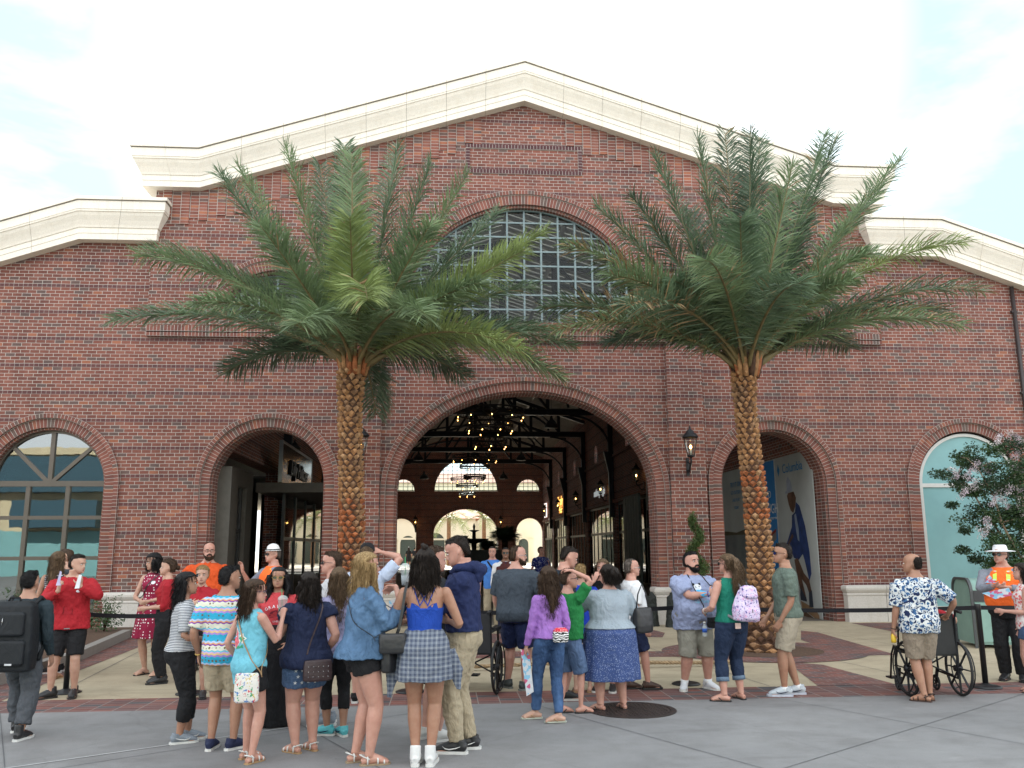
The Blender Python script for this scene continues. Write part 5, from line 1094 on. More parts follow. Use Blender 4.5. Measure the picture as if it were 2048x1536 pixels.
    def beard(s, col, full=1.):
        mb = MB(); s.hrings(mb, [(-.10*full, .10, -.40, -.20), (-.03, .18, -.455, -.10), (.05, .25, -.475, .02), (.12, .285, -.465, .06), (.17, .300, -.40, .04), (.24, .325, -.28, .06), (.34, .335, -.12, .06)]); q = .132*s.h*s.hs
        mb.tube([s.HT((-.15, -.41, .19)), s.HT((-.08, -.465, .275)), s.HT((.08, -.465, .275)), s.HT((.15, -.41, .19))], [.03*q, .035*q, .035*q, .03*q], 6)
        o = bake(mb, 'beard', HAIR[col], s.root, .006, 2, .008, DSH); s.fuzz(o.data, 'short'); return o
    def glasses(s, dark=True, lens=None, rim=None, up=0., w=.115, hgt=.075):
        H = s.HT; q = .132*s.h*s.hs; mb = MB(); rim = rim or SUNG
        for sd in (-1, 1):
            C = [H((sd*.145+w*math.cos(a), -.455+.05*abs(math.cos(a))*(1 if math.cos(a)*sd > 0 else 0), .49+up+hgt*math.sin(a))) for a in [2*PI*k/14 for k in range(14)]]
            mb.tube(C, .007*q*1.3, 5, 0, closed=True); mb.tube([H((sd*.26, -.41, .51+up)), H((sd*.35, -.2, .50+up)), H((sd*.35, .06, .48+up))], .010*q, 5)
            if dark: mb.add(C+[p+(H((0, .03, 0))-H((0, 0, 0))) for p in C], [tuple(range(14)), tuple(range(27, 13, -1))], 1)
        mb.tube([H((-.05, -.46, .51+up)), H((.05, -.46, .51+up))], .009*q, 5)
        return mb.obj('sunglasses' if dark else 'glasses', [rim, lens or SUNG], s.root)
    # ---- things carried
    def W(s, v): return s.loc+Matrix.Rotation(s.rz, 3, 'Z')@Vector(v)
    def prop(s, name, label, cat, at, group=None, rz=0): return thing(name, label, cat, s.W(at), s.rz+R_(rz), group)
    def BV(s):
        bm = bmesh.new()
        for m in s.bvh: bm.from_mesh(m)
        t = BVHTree.FromBMesh(bm); bm.free(); return t
    def loop(s, a, b, n=44, off=.006, z0=None):      # strap loop round the torso through local points a (shoulder) and b (hip)
        T = s.BV(); a, b = Vector(a), Vector(b); c = (a+b)/2; u = (a-b).normalized(); v = u.cross(Vector((0, 1, 0))); v = Vector((0, 1, 0)); R = (a-b).length/2; P = []
        for k in range(n):
            t = 2*PI*k/n; d = u*math.cos(t)*1.0+v*math.sin(t); o = c+u*math.cos(t)*R*1.02; hit = T.ray_cast(c+u*math.cos(t)*R*.9+v*(math.sin(t))*.6, -v*(1 if math.sin(t) > 0 else -1)) if abs(math.cos(t)) < .985 else (None,)
            if hit[0] is not None: P.append(hit[0]+v*(off if math.sin(t) > 0 else -off))
            else: P.append(o)
        P = [(P[i-1]+P[i]*2+P[(i+1) % n])/4 for i in range(n)]
        return P
    def decal(s, tris, at, w, dirn, mat, name, off=.004, flip=False):   # tris: list of polygons (u,v metres) laid on the garment from direction dirn
        T = s.BV(); d = Vector(dirn).normalized(); up = Vector((0, 0, 1)); r = up.cross(-d).normalized()*-1; r = d.cross(up).normalized()*-1; mb = MB(); at = Vector(at)
        r = up.cross(d).normalized()
        for poly in tris:
            vs = []
            for (u, v) in poly:
                p = at+r*u+up*v+d*.8; hit = T.ray_cast(p, -d); q = hit[0] if hit[0] is not None else at+r*u+up*v; vs.append(q+d*off)
            mb.add(vs, [tuple(range(len(vs)))])
        return mb.obj(name, [mat], s.root)
    def textdecal(s, txt, size, at, dirn, mat, name='lettering', rot=0., shear=0.):
        vs, fs = text_mb(txt, size, .0, shear=shear); c, n_ = math.cos(rot), math.sin(rot)
        V = [(v.x*c-v.y*n_, v.x*n_+v.y*c) for v in vs]; return s.decal([[V[i] for i in f] for f in fs], at, 1, dirn, mat, name)
def strap(pts, mat, par, w=.016, t=.003, closed=True, name='strap', org=(0, 0, 0)):
    mb = MB(); o = Vector(org); n = len(pts); pts = [Vector(p)-o for p in pts]; c = sum(pts, Vector())/n; vs = []; up = Vector((0, 0, 1))
    for i, p in enumerate(pts):
        tg = (pts[(i+1) % n]-pts[i-1]) if closed else (pts[min(i+1, n-1)]-pts[max(0, i-1)]); tg = tg.normalized(); ou = (p-c); ou = (ou-tg*ou.dot(tg)).normalized(); si = tg.cross(ou)
        for a, b in ((-1, 0), (1, 0), (1, 1), (-1, 1)): vs.append(p+si*a*w/2+ou*b*t)
    fs = [(i*4+k, i*4+(k+1) % 4, ((i+1) % n)*4+(k+1) % 4, ((i+1) % n)*4+k) for i in range(n if closed else n-1) for k in range(4)]
    mb.add(vs, fs, smooth=False); return mb.obj(name, [mat], par, fix=True)
# ---------------------------------------------------------------- patterned cloth
def pat(name, f, rough=.8, fold=.4):
    if name in MC: return MC[name]
    m, nt, b = base_mat(name, rough); v = coord(nt, 'Object'); L(nt, f(nt, v), b.inputs['Base Color']); bump_(nt, b, noise_(nt, v, 9, 4, .55, 1.2), fold, .03); b.inputs['Specular IOR Level'].default_value = .25; MC[name] = m; return m
def wv(nt, v, axis, scale, dist=0., ds=1., prof='SIN'):
    n = N(nt, 'ShaderNodeTexWave', bands_direction=axis, wave_profile=prof); n.inputs['Scale'].default_value = scale; n.inputs['Distortion'].default_value = dist; n.inputs['Detail Scale'].default_value = ds; n.inputs['Detail'].default_value = 1; L(nt, v, n.inputs[0]); return n.outputs['Fac']
def vor(nt, v, scale, feat='F1', out='Distance', rnd=1.):
    n = N(nt, 'ShaderNodeTexVoronoi', feature=feat); n.inputs['Scale'].default_value = scale; n.inputs['Randomness'].default_value = rnd; L(nt, v, n.inputs[0]); return n.outputs[out]
STRIPE = pat('striped_knit', lambda nt, v: ramp(nt, wv(nt, v, 'Z', 24), [(0, (.55, .56, .58)), (.62, (.04, .045, .07))], 'CONSTANT'))
DOTS = pat('polka_dot_red', lambda nt, v: ramp(nt, vor(nt, v, 26, rnd=.25), [(0, (.75, .72, .72)), (.26, (.24, .012, .045))], 'CONSTANT'))
DOTB = pat('dotted_black', lambda nt, v: ramp(nt, vor(nt, v, 40, rnd=.3), [(0, (.6, .6, .6)), (.38, (.015, .015, .03))], 'CONSTANT'))
def _aloha(nt, v):
    f = math_(nt, 'ADD', vor(nt, v, 17, 'F1'), math_(nt, 'MULTIPLY', noise_(nt, v, 30, 2), .35)); a = ramp(nt, f, [(0, (.012, .03, .09)), (.42, (.03, .10, .22)), (.52, (.60, .62, .62)), (.80, (.012, .022, .07))], 'CONSTANT')
    g = noise_(nt, v, 12, 2, .5, 1.5); return mixc(nt, ramp(nt, g, [(.0, (0, 0, 0)), (.52, (1, 1, 1))], 'CONSTANT'), a, ramp(nt, vor(nt, v, 34), [(0, (.015, .03, .08)), (.3, (.55, .58, .60)), (.55, (.04, .11, .24))], 'CONSTANT'))
ALOHA = pat('blue_floral', _aloha)
def _bands(nt, v):
    sp = N(nt, 'ShaderNodeSeparateXYZ'); L(nt, v, sp.inputs[0]); z = math_(nt, 'ADD', sp.outputs[2], math_(nt, 'MULTIPLY', math_(nt, 'SINE', math_(nt, 'MULTIPLY', sp.outputs[0], 120.)), .004))
    t = math_(nt, 'FRACT', math_(nt, 'MULTIPLY', z, 5.6)); c = ramp(nt, t, [(0, (.03, .35, .55)), (.30, (.35, .22, .55)), (.38, (.65, .48, .22)), (.46, (.55, .35, .60)), (.52, (.10, .45, .60)), (.58, (.60, .60, .50)), (.80, (.20, .05, .30)), (.86, (.60, .30, .12)), (.92, (.40, .50, .70))], 'CONSTANT')
    spot = ramp(nt, vor(nt, v, 30, rnd=.2), [(0, (1, 1, 1)), (.30, (0, 0, 0))], 'CONSTANT'); inb = ramp(nt, t, [(0, (1, 1, 1)), (.28, (0, 0, 0)), (.60, (1, 1, 1)), (.78, (0, 0, 0))], 'CONSTANT')
    return mixc(nt, math_(nt, 'MULTIPLY', spot, inb), c, (.14, .10, .04))
BANDS = pat('tropical_bands', _bands)
def _plaid(nt, v):
    a = ramp(nt, wv(nt, v, 'X', 5.2), [(0, (.45, .47, .50)), (.25, (.12, .15, .22)), (.70, (.25, .29, .38)), (.93, (.75, .75, .75))], 'CONSTANT'); b = ramp(nt, wv(nt, v, 'Z', 5.2), [(0, (.75, .77, .80)), (.25, (.25, .28, .36)), (.70, (.45, .50, .60)), (.93, (1.0, 1.0, 1.0))], 'CONSTANT'); return mixc(nt, 1., a, b, 'MULTIPLY')
PLAID = pat('grey_blue_plaid', lambda nt, v: mixc(nt, .5, ramp(nt, wv(nt, v, 'X', 4.4), [(0, (.17, .195, .24)), (.16, (.055, .068, .11)), (.62, (.10, .118, .16)), (.93, (.25, .27, .30))], 'CONSTANT'), ramp(nt, wv(nt, v, 'Z', 4.4), [(0, (.17, .195, .24)), (.16, (.055, .068, .11)), (.62, (.10, .118, .16)), (.93, (.25, .27, .30))], 'CONSTANT')))
SPECK = pat('blue_speckled', lambda nt, v: ramp(nt, vor(nt, v, 75), [(0, (.22, .27, .42)), (.28, (.040, .068, .19))], 'CONSTANT'))
ZEBRA = pat('zebra_print', lambda nt, v: ramp(nt, wv(nt, v, 'Z', 14, 5, 2.), [(0, (.75, .75, .75)), (.5, (.01, .01, .01))], 'CONSTANT'), fold=.1)
PINKF = pat('pink_floral', lambda nt, v: mixc(nt, ramp(nt, noise_(nt, v, 40, 2, .5, 1.), [(0, (0, 0, 0)), (.60, (1, 1, 1))], 'CONSTANT'), ramp(nt, vor(nt, v, 22), [(0, (.70, .28, .42)), (.35, (.60, .48, .68)), (.8, (.66, .58, .74))]), (.10, .08, .28)), fold=.3)
BAGP = pat('white_scattered_print', lambda nt, v: mixc(nt, ramp(nt, noise_(nt, v, 55, 2, .5, 1.), [(0, (0, 0, 0)), (.57, (1, 1, 1))], 'CONSTANT'), (.62, .60, .56), ramp(nt, vor(nt, v, 24, out='Color'), [(0, (.5, .05, .08)), (.4, (.06, .18, .45)), (.55, (.5, .35, .05)), (.7, (.08, .30, .15))], 'CONSTANT')), fold=.1)
ORFL = pat('coral_print', lambda nt, v: ramp(nt, vor(nt, v, 30), [(0, (.60, .12, .12)), (.4, (.65, .50, .50)), (.6, (.7, .66, .64))], 'CONSTANT'))
NAVF = pat('navy_leaf_print', lambda nt, v: ramp(nt, noise_(nt, v, 16, 2, .5, 2.), [(0, (.012, .02, .14)), (.60, (.5, .5, .6)), (.66, (.02, .03, .2))], 'CONSTANT'))
MAPM = pat('printed_map', lambda nt, v: ramp(nt, vor(nt, v, 30, out='Color'), [(0, (.55, .12, .22)), (.3, (.6, .62, .66)), (.6, (.25, .50, .68)), (.85, (.55, .58, .62))], 'CONSTANT'), fold=.1)
DENJ = cloth('denim_jacket_cloth', (.05, .105, .19), c2=(.09, .165, .28), var=.2); RED = cloth('red_cloth', (.33, .015, .024)); REDJ = cloth('red_jacket_cloth', (.36, .016, .024), fold=.8); CORAL = cloth('coral_cloth', (.50, .055, .065)); ORG = cloth('orange_cloth', (.62, .085, .018)); AQUA = cloth('aqua_cloth', (.15, .44, .55)); ROY = cloth('royal_blue_cloth', (.012, .055, .33)); GRNC = cloth('green_cloth', (.015, .17, .045)); PURP = cloth('violet_cloth', (.32, .155, .48)); CHAR = cloth('charcoal_cloth', (.045, .058, .075)); PERI = cloth('periwinkle_cloth', (.28, .32, .48)); LGREY = cloth('light_grey_cloth', (.29, .34, .39)); TEALC = cloth('emerald_cloth', (.01, .16, .11)); SAGE = cloth('sage_cloth', (.115, .15, .125)); SBLUE = cloth('sky_blue_cloth', (.07, .22, .62)); LILAC = cloth('lilac_grey_cloth', (.28, .27, .42)); BURG = cloth('burgundy_cloth', (.07, .02, .02)); DGRY = cloth('dark_grey_cloth', (.055, .06, .07)); PALEB = cloth('pale_blue_cloth', (.45, .52, .66)); HIV = cloth('hi_vis_orange', (.95, .16, .03)); HIVG = cloth('hi_vis_lime', (.45, .75, .05)); LIME = pm('reflective_lime', (.55, .80, .10), .5); SILV = pm('reflective_silver', (.55, .56, .58), .4)
GREYS = pm('grey_knit_shoe', (.20, .23, .27), .7); TEALS = pm('teal_shoe', (.10, .45, .50), .6); BRNS = pm('brown_leather', (.05, .025, .018), .5); TANL = pm('tan_leather', (.35, .22, .11), .6); CUPC = pm('clear_cup', (.75, .80, .80), .15); CUPC.node_tree.nodes['Principled BSDF'].inputs['Alpha'].default_value = .38; STRAW = pm('green_straw', (.01, .28, .09), .4); PINKD = pm('pink_drink', (.55, .28, .22), .5); PAPER = pm('paper_white', (.66, .68, .72), .6)
def PP(label, f, hd, rz=0, fem=0, **k):
    p = gp(*f); h = yp(hd[0], hd[1], p.y).z; return Person(label, p, h, rz, fem, **k)
def softbag(P, name, label, at, size, mat, rz=0, cat='bag', flap=None, fm=None, vox=.008):
    t = P.prop(name, label, cat, at, rz=rz); w_, d, h_ = size; mb = MB()
    rings(mb, [((0, 0, z*h_), w_/2*a, d/2*b) for z, a, b in ((0, .80, .70), (.06, .96, .95), (.3, 1.0, 1.05), (.7, .98, .95), (.94, .93, .75), (1, .85, .55))], 28, 4.)
    bake(mb, 'bag_body', mat, t, vox, 2, .006)
    if flap: mb = MB(); mb.box(-w_*.5, w_*.5, -d*.60, d*.2, h_*(1-flap), h_*1.01); mb.box(-w_*.06, w_*.06, -d*.66, -d*.60, h_*(1-flap)-.01, h_*(1-flap)+.025); o = bake(mb, 'flap', fm or mat, t, .006, 3)
    return t
def cup(P, at, label, fill=PINKD, h_=.15, r=.042, dome=True, rz=0):
    t = P.prop('iced_drink_cup', label, 'drink cup', at, rz=rz); mb = MB(); mb.lathe([(r*.72, 0), (r, h_), (r*1.05, h_), (r*1.05, h_+.006)]+([(r*.95, h_+.02), (r*.5, h_+.035), (.006, h_+.038)] if dome else [(r*.3, h_+.008)]), n=18); mb.obj('cup_wall', [CUPC], t)
    mb = MB(); mb.lathe([(r*.68, .004), (r*.85, h_*.55), (0, h_*.55)], n=18); mb.obj('drink', [fill], t); mb = MB(); mb.tube([(0, 0, .02), (.012, 0, h_+.09)], .0035, 6); mb.obj('straw', [STRAW], t); return t
def paper(P, at, label, pts, rz=0, mat=None, name='folded_map', cat='map', t_=.004):
    t = P.prop(name, label, cat, at, rz=rz); mb = MB(); mb.prism(pts, -t_/2, t_/2); mb.obj('sheet', [mat or MAPM], t, fix=True); return t
def wrist(P, k, mat, name='wristwatch', r=.020):
    sh, el, wr = P.J[k]; d = (wr-el).normalized(); c = wr-d*.012*P.h; u = d.orthogonal().normalized(); v = d.cross(u); rr = r*P.h*.85*P.ga**.5; mb = MB(); mb.tube([c+(u*math.cos(a)+v*math.sin(a))*rr for a in [2*PI*q/18 for q in range(18)]], .0055, 6, closed=True); mb.obj(name, [mat], P.root)
# ---------------------------------------------------------------- left group
P = PP('boy in dark jumper and grey joggers seen from behind at the left edge', (30, 1478), (55, 1140), 176, skin='warm', feet=dict(R=(-.05, .04, -5), L=(.07, -.14, 8)), vox=.007, g=1.05)
P.top(cloth('dark_teal_cloth', (.02, .032, .04)), .50, 1.95); P.legs(cloth('slate_cloth', (.075, .082, .095), fold=.9), .09, .016, .010, disp=.03); P.shoes('sneaker', LEA, hi=.03); P.hair('black', 'short')
t = P.prop('backpack', 'large boxy black backpack worn by the boy at the left edge', 'backpack', (0, .20, .88*.9)); t.rotation_euler.z = P.rz
mb = MB(); rings(mb, [((0, 0, z), w_/2, d/2) for z, w_, d in ((-.19, .34, .12), (-.17, .40, .19), (0, .42, .21), (.25, .40, .20), (.38, .36, .17), (.42, .28, .10))], 36, 5.); bake(mb, 'pack_body', cloth('black_nylon', (.012, .014, .017), .55, fold=.3), t, .008, 2, .004)
for z0, z1, w_ in ((-.13, .09, .34), (.12, .33, .30)):
    mb = MB(); rings(mb, [((0, .105, z0), w_/2-.02, .02), ((0, .105, z0+.02), w_/2, .035), ((0, .10, z1-.02), w_/2, .03), ((0, .10, z1), w_/2-.02, .015)], 32, 6.); o = bake(mb, 'pocket', MC['black_nylon'], t, .006, 2); mb = MB(); mb.tube([(w_*.1, .135, z1-.05), (w_*.1, .14, z1-.11)], .003, 6); mb.obj('zip_pull', [MET], o)
mb = MB(); mb.tube([(-.06, .02, .41), (-.04, .02, .45), (.04, .02, .45), (.06, .02, .41)], .009, 8); mb.obj('handle', [BLK], t); mb = MB(); mb.box(-.09, -.03, .142, .146, -.12, -.105); mb.obj('name_tag', [SILV], t)
for sd in (-1, 1): mb = MB(); mb.tube([(sd*.10, -.08, .36), (sd*.13, -.17, .44), (sd*.13, -.33, .36), (sd*.15, -.34, .15), (sd*.18, -.12, -.10)], (.022), 8); mb.obj('strap', [MC['black_nylon']], t)
P = PP('man with cropped brown hair facing left beside the arched shop window', (112, 1345), (118, 1097), -80, skin='fair', vox=.010); P.top(DGRY, .5, .6); P.legs(NAVY, .27); P.shoes(); P.hair('brown', 'short')
P = PP('woman with long fair hair and dotted dark dress behind the red jacket', (95, 1358), (127, 1102), 165, 1, skin='tan', vox=.009, feet=dict(R=(-.05, 0, 0), L=(.08, .10, 0)))
P.top(DOTB, .5, 0, disp=.01); P.skirt(DOTB, .26, name='dress_skirt'); P.shoes('flip', TANL, TANL); P.hair('light', 'long', 2.3, .40)
P = PP('young man in open red jacket and black shorts holding a folded map', (127, 1395), (152, 1107), 8, skin='fair', head=(62, 6, 0), arms=dict(R=dict(to=(-.05, -.17, .745), pole=(-1, .4, -.8), dir=(.1, -.2, 1), palm=(.6, .5, 0), curl=1.2), L=dict(to=(.085, -.17, .775), pole=(1, .3, -.7), dir=(0, -.1, 1), palm=(-.6, .6, 0), curl=1.0)), feet=dict(R=(-.085, -.02, -55), L=(.065, .0, 5)), vox=.007)
P.top(REDJ, .47, 1.9, .018, 1.06, flare=.012, disp=.03, name='jacket', sinf=.022); P.legs(BLK, .29, .014, .02); P.shoes('sneaker', LEA, LEA, .015); P.lace = LEA; P.hair('dark', 'short')
P.decal([[(-.045, -.36), (.045, -.36), (.03, .03), (.06, .055), (-.06, .055), (-.03, .03)]], (0, 0, .80*P.h), 1, (0, -1, 0), RED, 'inner_shirt', .004)
P.decal([[(-.052, -.36), (-.046, -.36), (-.031, .03), (-.037, .03)], [(.046, -.36), (.052, -.36), (.037, .03), (.031, .03)]], (0, 0, .80*P.h), 1, (0, -1, 0), cloth('dark_red_edge', (.14, .01, .012)), 'jacket_edge', .006)
P.decal([[(.022*math.cos(a), .015*math.sin(a)) for a in [2*PI*q/14 for q in range(14)]]], (.09, 0, .735*P.h), 1, (0, -1, 0), PAPER, 'name_badge', .008); P.decal([[(.0, 0), (.06, .0), (.06, .012), (0, .012)]], (-.02, 0, .475*P.h), 1, (0, -1, 0), MET, 'belt_buckle', .006)
paper(P, (.075*P.h, -.21*P.h, .79*P.h), 'folded white map held up by the young man in red jacket', [(-.02, -.05), (.03, -.05), (.045, .10), (.015, .105)], mat=PAPER); paper(P, (-.05*P.h, -.20*P.h, .80*P.h), 'striped lilac leaflet held in the other hand of the man in red jacket', [(-.02, -.03), (.035, -.03), (.02, .0), (.03, .12), (.01, .13), (-.01, .02)], mat=pm('lilac_paper', (.45, .42, .60)))
P = PP('woman in crimson polka-dot dress with black hair and fringe', (296, 1350), (312, 1104), -18, 1, skin='fair', head=(-30, 12, 0), arms=dict(R=dict(to=(-.03, -.13, .60), pole=(-1, .5, -.3), curl=.9, palm=(1, .3, 0)), L=dict(to=(.045, -.13, .60), pole=(1, .5, -.3), curl=.9, palm=(-1, .3, 0))), feet=dict(R=(-.05, .02, -15), L=(.09, -.01, 10)), vox=.008)
P.top(DOTS, .53, 0, .010, .85, disp=.006, name='dress_top'); P.skirt(DOTS, .30, .63, .135, .13, 9, .07, 'dress_skirt'); P.shoes('flip', LEA, LEA); P.hair('black', 'long', .75, .42, front=True); P.hair('black', 'bangs') if False else None
t = P.prop('cross_body_strap', 'thin black bag strap across the polka-dot dress', 'bag', (0, 0, .8*P.h)); strap(P.loop((.075*P.h, 0, .83*P.h), (-.11*P.h, 0, .58*P.h)), LEA, t, .014, org=(0, 0, .8*P.h)); softbag(P, 'small_bag', 'small black bag at the hip of the polka-dot dress', (-.13*P.h, .05, .52*P.h), (.10, .05, .12), LEA)
P.decal([[(.028*math.cos(a), .022*math.sin(a)) for a in [2*PI*q/14 for q in range(14)]]], (.07, 0, .75*P.h), 1, (0, -1, 0), PAPER, 'name_badge', .006)
P = PP('woman in red shirt and black trousers with brown hair tied low', (322, 1366), (347, 1117), -75, 1, skin='fair', vox=.009, arms=dict(R=dict(to=(-.05, -.15, .60)), L=dict(to=(.05, -.15, .60)))); P.top(RED, .52, 1.2); P.legs(BLK, .06, .014, .01); P.shoes('sneaker', LEA, LEA); P.hair('brown', 'lowbun')
P = PP('stocky man in bright orange polo shirt with goatee and glasses', (404, 1340), (402, 1084), 8, skin='pink', g=1.22, belly=.02, ga=1.1, head=(10, 0, 0), vox=.008, arms=dict(L=dict(to=(.10, .08, .56), pole=(1, .3, 0)), R=dict(to=(-.12, .06, .55), pole=(-1, .3, 0))))
P.top(ORG, .48, .75, .016, 1.0, sinf=.022); P.legs(NAVY, .06); P.shoes('sneaker', LEA, LEA); P.hair('brown', 'receding'); P.beard('brown', .7); P.glasses(False, rim=BROW)
P.decal([[(-.05, .055), (-.012, -.03), (-.004, .03)], [(.05, .055), (.012, -.03), (.004, .03)]], (0, 0, .815*P.h), 1, (0, -1, 0), cloth('orange_collar', (.62, .08, .015)), 'collar', .008)
P = PP('blonde woman in red button shirt facing the camera', (390, 1396), (400, 1130), 5, 1, skin='fair', head=(4, 4, 0), vox=.008, arms=dict(R=dict(to=(-.04, -.15, .70), pole=(-1, .4, -.8), curl=.8, palm=(1, 0, .4)), L=dict(to=(.05, -.14, .68), pole=(1, .4, -.8), curl=.8, palm=(-1, 0, .4)))); P.top(RED, .50, .8, .014); P.legs(BLK, .30, .012, .012); P.shoes('sneaker', LEA, LEA, .03); P.hair('blonde', 'lowbun')
P.decal([[(-.045, .05), (-.012, -.03), (-.004, .02)], [(.045, .05), (.012, -.03), (.004, .02)]], (0, 0, .815*P.h), 1, (0, -1, 0), cloth('red_collar', (.30, .012, .02)), 'collar', .008)
P = PP('woman in striped tee with very long black hair and grey trainers', (352, 1486), (352, 1143), 112, 1, skin='tan', g=1.06, gl=1.08, ga=1.05, vox=.007, head=(-10, 0, 0), arms=dict(R=dict(to=(-.15, -.14, .60), pole=(-.2, 1, -.4))), feet=dict(R=(-.03, -.01, 5), L=(.06, -.07, 5)))
P.top(STRIPE, .53, .85, .014, 1.0, sinf=.020); P.legs(BLK, .125, .012, .004, .61); P.mark = WRB; P.shoes('sneaker', GREYS); P.hair('black', 'long', 2.45, .40)
P.glasses(True, up=.36)
P = PP('man in short-sleeved tropical banded shirt and khaki shorts seen from behind', (438, 1500), (462, 1130), 168, skin='tan', ga=1.1, g=1.08, vox=.007, head=(-35, 0, 0), feet=dict(R=(-.07, -.02, -25), L=(.05, .0, 10)), arms=dict(L=dict(to=(.165, -.03, .50)), R=dict(to=(-.10, -.15, .58))))
P.top(BANDS, .455, .85, .018, 1.03, sinf=.026); P.legs(KHA, .32, .014, .022); P.shoes('sneaker', pm('navy_canvas', (.012, .018, .06), .8)); P.hair('black', 'short'); wrist(P, 'L', GOLD)
P = PP('woman in aqua tank top with glasses and white sandals', (490, 1524), (490, 1157), 138, 1, skin='pink', g=.95, gl=.95, vox=.006, head=(-42, 4, 0), arms=dict(R=dict(to=(-.085, -.15, .775), pole=(-.25, .3, -1), dir=(.2, -.2, 1), palm=(.3, -.8, 0), curl=1.3), L=dict(to=(.15, -.05, .52))), feet=dict(R=(-.055, 0, 12), L=(.065, -.05, 5)))
P.legs(BLK, .385, .012, .014, .57, 'shorts'); P.top(AQUA, .415, 0, .016, 1.05, disp=.02, name='tank_top'); P.shoes('sandal', WRB, TANL); P.hair('brown', 'long', 1.15, .44, n=22); P.glasses(False, rim=pm('purple_rim', (.06, .03, .08), .3))
fl = lambda cx, cy, r, n=6, k=.35: [(cx+r*(1-k*(q % 2))*math.cos(PI*q/n), cy+r*(1-k*(q % 2))*math.sin(PI*q/n)) for q in range(2*n)]
P.decal([fl(-.02, -.02, .062, 5, .25), fl(-.035, .05, .045, 5, .3), fl(.055, .01, .045, 5, .4)], (.03, 0, .665*P.h), 1, (0, 1, 0), WRB, 'print_outline', .003)
P.decal([fl(-.02, -.02, .052, 5, .3), fl(-.030, .045, .030, 5, .3)], (.03, 0, .665*P.h), 1, (0, 1, 0), pm('print_red', (.62, .12, .16), .8, var=.3, scale=40), 'print_flower', .005)
P.decal([fl(.055, .01, .034, 4, .5), [(-.09, -.095), (-.005, -.075), (-.005, -.055), (-.09, -.075)], [(.0, -.072), (.075, -.06), (.075, -.038), (0, -.052)]], (.03, 0, .665*P.h), 1, (0, 1, 0), pm('print_green', (.03, .28, .14), .8), 'print_leaf', .005)
z_ = .34*P.h; t = softbag(P, 'cross_body_bag', 'small white patterned bag hanging at the aqua tank top', (-.12*P.h, .10*P.h, z_), (.19, .06, .22), BAGP, rz=48, vox=.006)
mb = MB(); mb.box(-.085, .085, -.036, -.033, .15, .158); mb.obj('zip', [TANL], t); strap(P.loop((.06*P.h, 0, .835*P.h), (-.135*P.h, .02, .47*P.h)), TANL, t, .012, org=(0, 0, 0)).matrix_parent_inverse = (t.matrix_basis.inverted()@P.root.matrix_basis)
P = PP('smiling woman with mirrored sunglasses, curly black hair, coral tee and long black skirt', (545, 1449), (543, 1133), 4, 1, skin='tan', g=1.15, ga=1.05, vox=.006, arms=dict(L=dict(to=(.10, -.15, .53), pole=(1, .8, 0), dir=(-.6, -.3, -.6), palm=(0, 0, 1), curl=.2), R=dict(to=(-.13, -.06, .52))))
P.skirt(BLK, .005, .635, .155, .13, 12, .07, 'long_skirt'); P.top(CORAL, .60, .75, .012, .92, sinf=.018, name='tee'); P.shoes('flip', LEA, LEA); P.hair('black', 'long', 1.7, .48, n=26, wave=1.3, front=True); P.glasses(True, lens=pm('mirror_lens', (.10, .09, .07), .15, .3), rim=GOLD)
for i, ch in enumerate('GRAVED'):
    a = (2.5-i)*.36; P.textdecal(ch, .042, (-.105*math.sin(a), 0, .70*P.h+.055*math.cos(a)), (0, -1, 0), PAPER, 'lettering', a*.8)
P.textdecal('LIVES', .024, (.0, 0, .645*P.h), (0, -1, 0), PAPER); P.decal([[(-.06, 0), (.06, 0), (.05, .015), (0, .035), (-.05, .015)], [(-.065, -.02), (.065, -.02), (.065, -.010), (-.065, -.010)], [(-.055, -.035), (.055, -.035), (.055, -.03), (-.055, -.03)]], (0, 0, .70*P.h), 1, (0, -1, 0), pm('print_dark_red', (.22, .02, .04), .8), 'print'); mb = MB(); mb.ball((-.03, -.135*P.g, .605*P.h), (.022, .018, .026)); mb.obj('knot', [CORAL], P.root)
mb = MB(); H = P.HT; mb.ball(H((0, -.42, .205)), (.014, .008, .005), n=10); mb.obj('smile', [TEETH], P.root)
P = PP('man in white hard hat and orange safety vest raising his hand', (537, 1345), (530, 1090), -48, skin='pink', g=1.15, belly=.02, vox=.008, head=(-8, 2, 0), arms=dict(R=dict(to=(-.20, -.16, .79), pole=(-.6, .2, -1), dir=(-.1, -.15, 1), palm=(0, -1, 0), curl=.5)))
P.top(cloth('grey_work_shirt', (.22, .24, .30)), .48, 1.2, .012); P.top(HIV, .50, 0, .024, 1.05, name='safety_vest', disp=.01); P.legs(DEN, .05); P.shoes('sneaker', BRNS, LEA); P.hair('grey', 'short'); P.glasses()
P.decal([[(-.035, .0), (-.015, .0), (-.015, .26), (-.035, .26)]], (-.06, 0, .66*P.h), 1, (0, -1, 0), LIME, 'stripe', .006); P.decal([[(.015, .0), (.035, .0), (.035, .26), (.015, .26)]], (.06, 0, .66*P.h), 1, (0, -1, 0), LIME, 'stripe', .006); P.decal([[(-.2+.05*i, 0), (-.15+.05*i, 0), (-.15+.05*i, .045), (-.2+.05*i, .045)] for i in range(8)], (0, 0, .60*P.h), 1, (0, -1, 0), SILV, 'stripe', .006)
